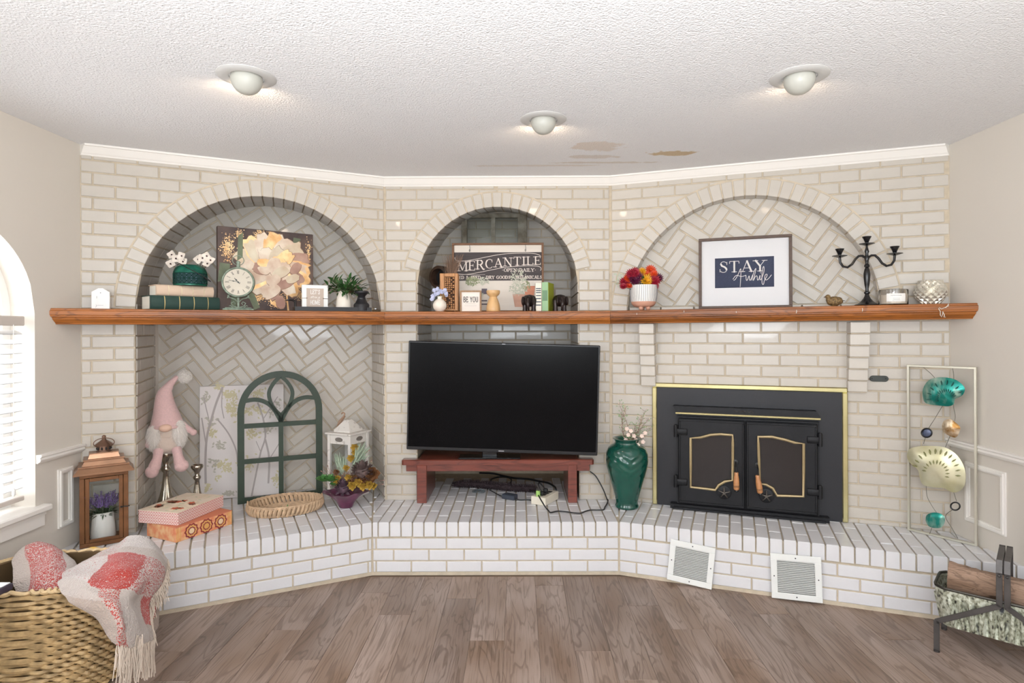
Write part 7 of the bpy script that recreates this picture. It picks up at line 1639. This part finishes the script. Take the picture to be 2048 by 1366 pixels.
for u0, v0, u1, v1 in ((700, 760, 755, 700), (800, 950, 900, 935), (230, 900, 150, 830), (260, 880, 225, 770), (680, 600, 725, 570), (820, 990, 890, 985)): p, q = pz(u0, v0, -.03), pz(u1, v1, -.03); m.tube([p, q], .0012, 4); m.leaf(q, q - p, (0, -1, 0), .014, .007, .1)
m.build('dry_sprigs', mat('dry_sprig', srgb(150, 112, 100), .7), g)

# ------------------------------------------------------------------ woven tray
cT = Vector((at(573, 1005, 3.70).x, 3.70 - ZM - .012, 0)); rzT = radians(24); ax, ay = .208, .150; hT = .062
t = thing('woven_tray', 'oval woven seagrass tray with ring handles on the left hearth', 'tray', (cT.x, cT.y, ZH), rzT)
STR = mat('seagrass', srgb(208, 176, 142), .75, var=.3, nscale=35, bump=.4, bscale=180)
m = MB()
for q in range(14): f_ = (q + .5) / 14; m.tube([((ax - .012) * f_ * cos(a_), (ay - .012) * f_ * sin(a_), .006 + .0016 * sin(18 * a_ + q * pi)) for a_ in [2 * pi * i / 72 for i in range(72)]], .0056, 5, closed=True)
m.build('woven_base', STR, t, True)
m = MB()
for zz, o_ in ((.008, 0), (hT, .012), (hT - .008, .011)): m.tube([((ax + o_) * cos(a_), (ay + o_) * sin(a_), zz + .0015 * sin(40 * a_)) for a_ in [2 * pi * i / 120 for i in range(120)]], .0058, 6, closed=True)
m.build('rim', STR, t, True)
for i in range(52):
    a_ = 2 * pi * i / 52; m = MB(); p0 = Vector((ax * cos(a_), ay * sin(a_), .004)); a2 = a_ + .09; p1 = Vector(((ax + .012) * cos(a2), (ay + .012) * sin(a2), hT))
    if i == 0 or True: m.tube([p0, p0.lerp(p1, .5) + Vector((cos(a_), sin(a_), 0)) * .007, p1], [.0085, .0125, .0085], 6); m.build('woven_strand', STR, t, True)
for sg in (-1, 1):
    m = MB(); m.tube([(sg * (ax + .010), .034 * cos(a_), hT - .012 + .030 * sin(a_)) for a_ in [2 * pi * q / 22 for q in range(22)]], .0048, 6, closed=True); m.build('ring_handle', STR, t, True)
m = MB(); rnd = random.Random(2)
for _ in range(46): p = Vector((rnd.uniform(-.05, .10), rnd.uniform(-.06, .0), .014)); m.leaf(p, (rnd.uniform(-1, 1), rnd.uniform(-1, 1), .2), (0, 0, 1), .028, .009, .1)
ob = m.build('green_sprig', LEAFL, None, True, loc=(cT.x, cT.y, ZH), rz=rzT); tag(ob, 'small green leafy sprig lying in the woven tray', 'greenery')

# ------------------------------------------------------------------ log holder and logs
ft = at(1873, 1304, 2.62); LH = atan2(-.209, .234); oL = Vector((1.862, -1.262, 0)); Ll, Wl = .485, .235
t = thing('log_holder', 'weathered corrugated metal log holder with riveted strap handle at the right end', 'log holder', (oL.x, oL.y, 0), LH)
def patina():
    m = bpy.data.materials.new('patina'); m.use_nodes = True; N = m.node_tree.nodes; K = m.node_tree.links; b = N['Principled BSDF']; b.inputs['Roughness'].default_value = .55; b.inputs['Metallic'].default_value = .25
    tc = N.new('ShaderNodeTexCoord'); n1 = N.new('ShaderNodeTexNoise'); n1.inputs['Scale'].default_value = 75; n1.inputs['Detail'].default_value = 6; mp = N.new('ShaderNodeMapping'); mp.inputs['Scale'].default_value = (1, 1, .7); K.new(tc.outputs['Object'], mp.inputs[0]); K.new(mp.outputs[0], n1.inputs['Vector'])
    cr = N.new('ShaderNodeValToRGB'); e = cr.color_ramp.elements; e[0].position = .34; e[0].color = (*srgb(64, 62, 60), 1); e[1].position = .44; e[1].color = (*srgb(150, 150, 128), 1); e2 = cr.color_ramp.elements.new(.62); e2.color = (*srgb(206, 208, 192), 1); K.new(n1.outputs['Fac'], cr.inputs[0])
    n2 = N.new('ShaderNodeTexNoise'); n2.inputs['Scale'].default_value = 14; mp2 = N.new('ShaderNodeMapping'); mp2.inputs['Scale'].default_value = (1, 1, .5); K.new(tc.outputs['Object'], mp2.inputs[0]); K.new(mp2.outputs[0], n2.inputs['Vector'])
    r = N.new('ShaderNodeMapRange'); r.inputs[1].default_value = .62; r.inputs[2].default_value = .67; K.new(n2.outputs['Fac'], r.inputs[0]); mx = N.new('ShaderNodeMix'); mx.data_type = 'RGBA'; K.new(r.outputs[0], mx.inputs[0]); K.new(cr.outputs[0], mx.inputs[6]); mx.inputs[7].default_value = (*srgb(36, 36, 42), 1); K.new(mx.outputs[2], b.inputs['Base Color']); return m
zR, zBt = .285, .115
def loop(off, z, corr=0., n_=168):
    out = []; r_ = .045; a0, a1, b0_, b1 = -off, Ll + off, -off, Wl + off; per = []
    seg = [((a0 + r_, b0_), (a1 - r_, b0_)), ((a1 - r_, b0_ + r_), -90), ((a1, b0_ + r_), (a1, b1 - r_)), ((a1 - r_, b1 - r_), 0), ((a1 - r_, b1), (a0 + r_, b1)), ((a0 + r_, b1 - r_), 90), ((a0, b1 - r_), (a0, b0_ + r_)), ((a0 + r_, b0_ + r_), 180)]
    for s1, s2 in seg:
        if isinstance(s2, (int, float)):
            for q in range(6): g_ = radians(s2 + 90 * q / 6); per.append((s1[0] + r_ * cos(g_), s1[1] + r_ * sin(g_), cos(g_), sin(g_), 0))
        else:
            dx, dy = s2[0] - s1[0], s2[1] - s1[1]; l_ = sqrt(dx * dx + dy * dy); nn = int(l_ / .006)
            for q in range(nn): f_ = q / nn; per.append((s1[0] + dx * f_, s1[1] + dy * f_, dy / l_, -dx / l_, sin(2 * pi * f_ * l_ / .0365)))
    return [(x_ + nx * corr * w_, y_ + ny * corr * w_, z) for x_, y_, nx, ny, w_ in per]
rows_ = [loop(0, zR), loop(0, zR - .012), loop(0, zR - .03, 0), loop(-.004, zR - .05, .005), loop(-.022, zBt + .03, .005)]
def lpm(off, z, corr): return loop(0, z, corr)
def shrink(P, s_, z): return [(Ll / 2 + (p[0] - Ll / 2) * s_, Wl / 2 + (p[1] - Wl / 2) * s_, z) for p in P]
b1_ = loop(0, 0, 0); bc = loop(0, 0, .015)
rows_ = [shrink(b1_, 1.0, zR), shrink(b1_, .995, zR - .020), shrink(b1_, .985, zR - .040), shrink(bc, .975, zR - .048), shrink(bc, .90, zBt + .012), shrink(b1_, .895, zBt), shrink(b1_, .05, zBt)]
nn = len(b1_); m = MB(); m.add([p for r_ in rows_ for p in r_], [(j * nn + i, j * nn + (i + 1) % nn, (j + 1) * nn + (i + 1) % nn, (j + 1) * nn + i) for j in range(len(rows_) - 1) for i in range(nn)]); PAT = patina(); m.build('corrugated_trough', PAT, t, True, 60)
m = MB(); m.tube([(p[0], p[1], zR) for p in b1_[::3]], .006, 6, closed=True); m.build('rolled_rim', mat('rim_steel', srgb(70, 66, 60), .4, .8), t, True)
IR = mat('strap_iron', srgb(92, 88, 86), .45, .7, var=.2, nscale=20)
hm = Ll * .5
def strap(P, w_=.022, th_=.006, side=-1):
    m = MB(); P = [Vector(p) for p in P]
    for i in range(len(P) - 1):
        d = (P[i + 1] - P[i]); l_ = d.length; d.normalize(); q = Vector((0, 1, 0)) if abs(d.y) < .9 else Vector((1, 0, 0)); q2 = d.cross(q).normalized(); q = q2.cross(d)
        X = Matrix((( *d, 0), (*q, 0), (*q2, 0), (0, 0, 0, 1))).transposed(); X.translation = P[i]; m.bbox(-.003, l_ + .003, -th_ / 2 if abs(P[i].y - P[i + 1].y) < .001 else -w_ / 2, th_ / 2 if abs(P[i].y - P[i + 1].y) < .001 else w_ / 2, -w_ / 2, w_ / 2, .001, X)
    return m
for yy in (-.012, Wl + .012):
    for sg in (-1, 1):
        hx_ = hm + sg * .013
        ex = .012 if sg < 0 else Ll - .012
        strap([(ex, yy, 0.008), (ex, yy, .135), (hx_, yy, zR - .015), (hx_, yy, .41), (hx_, yy + (.022 if yy < 0 else -.022), .455)]).build('strap_leg', IR, t)
        m = MB(); m.lathe([(0, 0), (.012, 0), (.012, .008), (0, .009)], 14, TR(ex, yy, 0)); m.build('foot', IR, t)
for sg in (-1, 1): m = MB(); m.bbox(hm + sg * .013 - .011, hm + sg * .013 + .011, .008, Wl - .008, .450, .458, .001); m.build('handle_strap', IR, t)
for yy in (-.018, Wl + .018):
    for sg in (-1, 1): m = MB(); m.ball((hm + sg * .013, yy, .40), .006, 8, 6); m.build('rivet', IR, t, True)
def logm(nm, label, P0, P1, prof, seed):
    d = (P1 - P0); l_ = d.length; th_ = atan2(d.y, d.x); tl = math.asin(d.z / l_); rnd = random.Random(seed); n_ = len(prof); m = MB(); ns = 26; V = []
    for i in range(ns + 1):
        f_ = i / ns
        for j, (a_, b_) in enumerate(prof): w_ = 1 + .12 * noise.noise(Vector((f_ * 5, j * .8, seed))) + .07 * noise.noise(Vector((f_ * 24, j * 2.2, seed))); V.append((f_ * l_ + .008 * noise.noise(Vector((j, seed, 1))) * (i in (0, ns)), a_ * w_, b_ * w_))
    m.add(V, [(i * n_ + j, i * n_ + (j + 1) % n_, (i + 1) * n_ + (j + 1) % n_, (i + 1) * n_ + j) for i in range(ns) for j in range(n_)] + [tuple(range(n_))[::-1], tuple(ns * n_ + j for j in range(n_))])
    W_ = wood_mat('log_wood_%d' % seed, srgb(160, 132, 112), srgb(112, 86, 66), srgb(58, 42, 32), .9, 'X', 2.2, rand=.03)
    ob = m.build('split_log', W_, None, True, 40, loc=P0); ob.rotation_euler = (0, -tl, th_); tag(ob, label, 'log', 'split logs in the metal holder')
def lp(x_, y_, z_): return oL + Vector((x_ * cos(LH) - y_ * sin(LH), x_ * sin(LH) + y_ * cos(LH), z_))
prof = [(-.060, -.02), (-.050, .030), (-.022, .052), (.02, .058), (.058, .030), (.062, -.01), (.035, -.05), (-.01, -.055), (-.045, -.045)]
logm('l', 'large split log lying on top in the metal holder, bark side up', lp(.045, .095, .315), lp(.465, .10, .305), prof, 1)
logm('l', 'split log half hidden behind the top log in the holder', lp(.10, .175, .270), lp(.455, .175, .265), [(a_ * .8, b_ * .8) for a_, b_ in prof], 2)
logm('l', 'lowest split log wedged under the others inside the holder', lp(.05, .075, .195), lp(.45, .085, .195), [(a_ * .85, b_ * .85) for a_, b_ in prof], 3)

# ------------------------------------------------------------------ wicker basket
BC = Vector((-1.985, -1.425, 0)); BRz = radians(10); bx, by, hBk = .315, .235, .43
t = thing('wicker_basket', 'large rounded wicker basket with looped handles in the left corner', 'basket', (BC.x, BC.y, 0), BRz)
WK = mat('wicker', srgb(196, 164, 116), .6, var=.4, nscale=28, bump=.3, bscale=160)
WKD = mat('wicker_gap', srgb(96, 74, 46), .8)
def sup(a_, rx, ry, e_=3.2): c_, s2 = cos(a_), sin(a_); return (rx * abs(c_) ** (2 / e_) * (1 if c_ >= 0 else -1), ry * abs(s2) ** (2 / e_) * (1 if s2 >= 0 else -1))
def bulge(z_): f_ = z_ / hBk; return .90 + .10 * sin(pi * min(1, f_ * .95)) + .02 * f_
m = MB(); m.lathe([(0, .004), (.88, .004)] + [(bulge(hBk * q / 8) * .97, hBk * q / 8) for q in range(9)] + [(bulge(hBk) * .94, hBk), (bulge(hBk * .5) * .92, hBk * .5), (.86, .02), (0, .02)], 4, cap=False)
m = MB(); N0 = 60; rr_ = [(.0, .004)] + [(bulge(hBk * q / 8) * .965, hBk * q / 8 + .003) for q in range(9)] + [(bulge(hBk) * .93, hBk), (bulge(hBk * .5) * .92, hBk * .5), (.86, .02), (0, .02)]
V = [(*sup(2 * pi * i / N0, bx * max(r_, .001), by * max(r_, .001)), z_) for r_, z_ in rr_ for i in range(N0)]; m.add(V, [(j * N0 + i, j * N0 + (i + 1) % N0, (j + 1) * N0 + (i + 1) % N0, (j + 1) * N0 + i) for j in range(len(rr_) - 1) for i in range(N0)]); m.build('liner', WKD, t, True)
m = MB(); nr = 23; NS = 340; nst = 66
for q in range(nr):
    z_ = .008 + (hBk - .02) * (q + .5) / nr; k_ = bulge(z_); pts = []
    for i in range(NS):
        a_ = 2 * pi * i / NS; x_, y_ = sup(a_, bx * k_, by * k_); ph = nst * a_ / 2 + pi * q; w_ = .0078 * sin(ph); l_ = sqrt((x_ / bx) ** 2 + (y_ / by) ** 2); d = Vector((x_ / bx, y_ / by)).normalized(); pts.append((x_ + d.x * (.004 + w_), y_ + d.y * (.004 + w_), z_ + .0022 * cos(ph)))
    m.tube(pts, .0098, 5, closed=True)
ob = m.build('woven_rows', WK, t, True); ob['kind'] = 'stuff'
m = MB(); pts = []
for i in range(700): a_ = 2 * pi * i / 700; x_, y_ = sup(a_, bx * bulge(hBk), by * bulge(hBk)); g_ = 90 * a_; pts.append((x_ + .004 * cos(g_), y_ + .004 * cos(g_), hBk + .005 * sin(g_)))
m.tube(pts, .0085, 5, closed=True); m.build('wrapped_rim', mat('rim_straw', srgb(222, 192, 146), .6, var=.2, nscale=40), t, True)
for sg, rx_ in ((-1, 0),):
    m = MB(); P = [(sg * (bx * bulge(hBk)), .075 * cos(a_), hBk + .085 * sin(a_)) for a_ in [pi * q / 40 for q in range(41)]]; m.tube(P, .011, 8)
    m.tube([(sg * (bx * bulge(hBk)) + .009 * cos(q * 1.3), .075 * cos(a_) * (1 + .012 * sin(q * 1.3)), hBk + (.085 + .004 * sin(q * 1.3)) * sin(a_)) for q, a_ in enumerate([pi * q / 120 for q in range(121)])], .006, 5); m.build('loop_handle', mat('rim_straw', (0, 0, 0)), t, True)
m = MB(); c_ = at(168, 1118, 2.78); Bi = (TR(BC.x, BC.y, 0) @ RZ(BRz)).inverted()
m.tube(smooth([Bi @ at(166, 1128, 2.74), Bi @ at(168, 1112, 2.74), Bi @ at(178, 1101, 2.76), Bi @ at(192, 1100, 2.76), Bi @ at(204, 1108, 2.78)], 5), .013, 8); m.build('yellow_binding', mat('mustard_cord', srgb(214, 172, 84), .7), t, True)

# ------------------------------------------------------------------ blanket
def blanket_mat():
    m = bpy.data.materials.new('chenille'); m.use_nodes = True; N = m.node_tree.nodes; K = m.node_tree.links; b = N['Principled BSDF']; b.inputs['Roughness'].default_value = .95; b.inputs['Sheen Weight'].default_value = .3
    tc = N.new('ShaderNodeTexCoord'); at_ = N.new('ShaderNodeAttribute'); at_.attribute_name = 'wv'; sp = N.new('ShaderNodeSeparateColor'); K.new(at_.outputs['Color'], sp.inputs[0])
    nz = N.new('ShaderNodeTexNoise'); nz.inputs['Scale'].default_value = 200; nz.inputs['Detail'].default_value = 2; K.new(tc.outputs['Object'], nz.inputs['Vector'])
    def mt(op, a, c=None):
        n = N.new('ShaderNodeMath'); n.operation = op
        for i, v in enumerate((a, c)):
            if v is None: continue
            if hasattr(v, 'links'): K.new(v, n.inputs[i])
            else: n.inputs[i].default_value = v
        return n.outputs[0]
    base = N.new('ShaderNodeMix'); base.data_type = 'RGBA'; K.new(sp.outputs['Green'], base.inputs[0]); base.inputs[6].default_value = (*srgb(206, 196, 190), 1); base.inputs[7].default_value = (*srgb(170, 148, 132), 1)
    thr = mt('SUBTRACT', .74, mt('MULTIPLY', sp.outputs['Red'], .42)); g = mt('MULTIPLY', mt('SUBTRACT', nz.outputs['Fac'], thr), 14); g2 = N.new('ShaderNodeClamp'); K.new(g, g2.inputs[0])
    mx = N.new('ShaderNodeMix'); mx.data_type = 'RGBA'; K.new(g2.outputs[0], mx.inputs[0]); K.new(base.outputs[2], mx.inputs[6]); mx.inputs[7].default_value = (*srgb(176, 46, 32), 1)
    K.new(mx.outputs[2], b.inputs['Base Color'])
    nb = N.new('ShaderNodeTexNoise'); nb.inputs['Scale'].default_value = 150; nb.inputs['Detail'].default_value = 3; K.new(tc.outputs['Object'], nb.inputs['Vector']); bp = N.new('ShaderNodeBump'); bp.inputs['Strength'].default_value = 1; bp.inputs['Distance'].default_value = .010; K.new(nb.outputs['Fac'], bp.inputs['Height']); K.new(bp.outputs[0], b.inputs['Normal']); return m
CHN = blanket_mat()
def csurf(CT, nu, nv):   # Catmull-Rom surface through a control net
    rows_ = [smooth(r_, nu) for r_ in CT]; cols = []
    for j in range(len(rows_[0])): cols.append(smooth([r_[j] for r_ in rows_], nv))
    return [[cols[j][i] for j in range(len(cols))] for i in range(len(cols[0]))]
def cloth(CT, nm, par, colour, seed, nu=12, nv=12, thick=.010, ruf=.006):
    G = csurf([[at(u, v, D_) for u, v, D_ in r_] for r_ in CT], nu, nv); R_, C_ = len(G), len(G[0])
    for i in range(R_):
        for j in range(C_): p = G[i][j]; G[i][j] = p + Vector((noise.noise(p * 14 + Vector((seed, 0, 0))), noise.noise(p * 14 + Vector((0, seed, 0))), noise.noise(p * 14 + Vector((0, 0, seed))))) * ruf + Vector((noise.noise(p * 6 + Vector((seed, 5, 0))), noise.noise(p * 6 + Vector((5, seed, 0))), noise.noise(p * 6 + Vector((0, 5, seed))))) * ruf * 2.5
    m = MB(); m.grid(G, uv=False); me = m.mesh(nm, CHN, True, 180); at2 = me.color_attributes.new('wv', 'FLOAT_COLOR', 'POINT')
    for i in range(R_):
        for j in range(C_): r_, g_ = colour(i / (R_ - 1), j / (C_ - 1)); at2.data[i * C_ + j].color = (r_, g_, 0, 1)
    ob = bpy.data.objects.new(nm, me); COL.objects.link(ob); ob.parent = par; md = ob.modifiers.new('thickness', 'SOLIDIFY'); md.thickness = thick; md.offset = -1; return G
bk = thing('throw_blanket', 'red, white and beige checked chenille throw with fringe draped over the basket', 'blanket', (0, 0, 0))
CA = [[(205, 1102, 2.80), (232, 1085, 2.78), (265, 1070, 2.74), (298, 1074, 2.70), (326, 1100, 2.68)],
      [(168, 1124, 2.60), (212, 1104, 2.56), (255, 1096, 2.52), (302, 1108, 2.52), (330, 1134, 2.56)],
      [(134, 1146, 2.44), (190, 1136, 2.36), (245, 1130, 2.33), (300, 1145, 2.38), (324, 1172, 2.50)],
      [(116, 1168, 2.28), (160, 1166, 2.20), (214, 1184, 2.17), (262, 1196, 2.24), (298, 1204, 2.42)],
      [(138, 1196, 2.18), (180, 1206, 2.145), (222, 1214, 2.13), (262, 1232, 2.21), (300, 1244, 2.38)],
      [(180, 1228, 2.15), (210, 1242, 2.13), (238, 1248, 2.12), (268, 1262, 2.20), (302, 1262, 2.36)],
      [(216, 1268, 2.15), (228, 1284, 2.13), (246, 1290, 2.14), (272, 1290, 2.22), (304, 1278, 2.36)]]
def chk(v, u):
    # red warp and weft bands crossing; v runs down, u across
    if v < .22: return (.42 if u < .42 else 0.), (.1 if v < .15 else .5)
    if v < .47: return ((.35 if u < .30 else 1.0 if u < .66 else .62), .1)
    if v < .62 and u < .42: return .0, .45
    if .38 < u < .62: return (.62, .5)
    return (0., .8 if u < .38 else .35) if u < .9 else (.9 if v < .7 else 0, .6)
G = cloth(CA, 'draped_fold', bk, chk, 3, 16, 14, ruf=.009)
CB_ = [[(26, 1112, 2.58), (56, 1094, 2.64), (90, 1088, 2.66), (122, 1100, 2.66), (146, 1122, 2.62)],
       [(22, 1132, 2.50), (52, 1110, 2.54), (90, 1106, 2.54), (128, 1122, 2.54), (160, 1140, 2.52)],
       [(26, 1160, 2.44), (58, 1148, 2.42), (95, 1146, 2.40), (130, 1150, 2.42), (168, 1160, 2.44)],
       [(30, 1196, 2.40), (60, 1192, 2.36), (96, 1190, 2.34), (130, 1190, 2.34), (170, 1190, 2.38)]]
cloth(CB_, 'rear_fold', bk, lambda v, u: (.75 if .22 < u < .72 else 0., .6 if u < .3 else .15), 9, 14, 12, ruf=.011)
# side hanging part beneath, dark red then beige
CC_ = [[(284, 1180, 2.44), (304, 1160, 2.52), (324, 1140, 2.62)], [(280, 1215, 2.40), (302, 1205, 2.50), (320, 1190, 2.60)], [(278, 1250, 2.38), (300, 1245, 2.48), (318, 1225, 2.58)], [(270, 1275, 2.36), (294, 1275, 2.44), (314, 1255, 2.54)]]
cloth(CC_, 'inner_fold', bk, lambda v, u: (.9 if v < .62 and u < .6 else 0., 1.), 5, 8, 8)
m = MB(); rnd = random.Random(7)
def strand(p, ln, lean=(0, 0)):
    pts = [p]; q = Vector(p)
    for i in range(5): q = q + Vector((lean[0] * ln / 5 + rnd.uniform(-.004, .004), lean[1] * ln / 5 + rnd.uniform(-.004, .004), -ln / 5)); pts.append(Vector((q.x, q.y, max(q.z, .006))))
    m.tube(smooth(pts, 2), .0017, 4)
last = G[-1]; n_ = len(last)
for i in range(int(n_ * .42), n_, 1):
    for _ in range(5): strand(last[i] + Vector((rnd.uniform(-.006, .006), rnd.uniform(-.006, .006), .004)), rnd.uniform(.07, .15))
side = [r_[-1] for r_ in G]
for i in range(1, int(len(side) * .75), 1):
    for _ in range(3): strand(side[i] + Vector((rnd.uniform(-.004, .004), 0, 0)), rnd.uniform(.04, .08), (.15, 0))
for q in range(30): strand(at(246 + rnd.uniform(-4, 40), 1272 + rnd.uniform(-4, 8), 2.20), rnd.uniform(.10, .17), (-.1, 0))
ob = m.build('fringe', mat('fringe', srgb(202, 186, 170), .9), bk); ob['kind'] = 'stuff'

# corner of a side table at the left edge
ct = at(27, 1163, 2.2)
t = thing('side_table', 'corner of a white-topped side table with navy edge at the left border', 'table', (ct.x - .21, ct.y - .26, 0))
m = MB(); m.bbox(-.21, .21, -.26, .26, ct.z - .028, ct.z - .004, .003); m.build('table_edge', mat('navy_edge', srgb(58, 48, 62), .5), t)
m = MB(); m.bbox(-.206, .204, -.256, .254, ct.z - .004, ct.z, .001); m.build('table_top', mat('table_white', srgb(222, 220, 222), .3), t)
for a_ in (-.19, .08):
    for b_ in (-.23, .0): m = MB(); m.bbox(a_, a_ + .03, b_, b_ + .03, 0, ct.z - .028, .003); m.build('leg', mat('navy_edge', (0, 0, 0)), t)

# small joined pieces that nobody could pick apart one by one
for o in bpy.data.objects:
    if o.parent and o.name.split('.')[0] in {'petals', 'leaves', 'printed_leaves', 'painted_leaves', 'foil_speckle', 'painted_petal', 'painted_branch', 'green_wash', 'carved_blocks', 'numerals', 'twigs', 'fern_wisps', 'buds', 'lattice', 'groove_shade', 'printed_flowers', 'frosted_blades', 'dry_sprigs', 'stem', 'cut_slot', 'blossom_spray'}: o['kind'] = 'stuff'
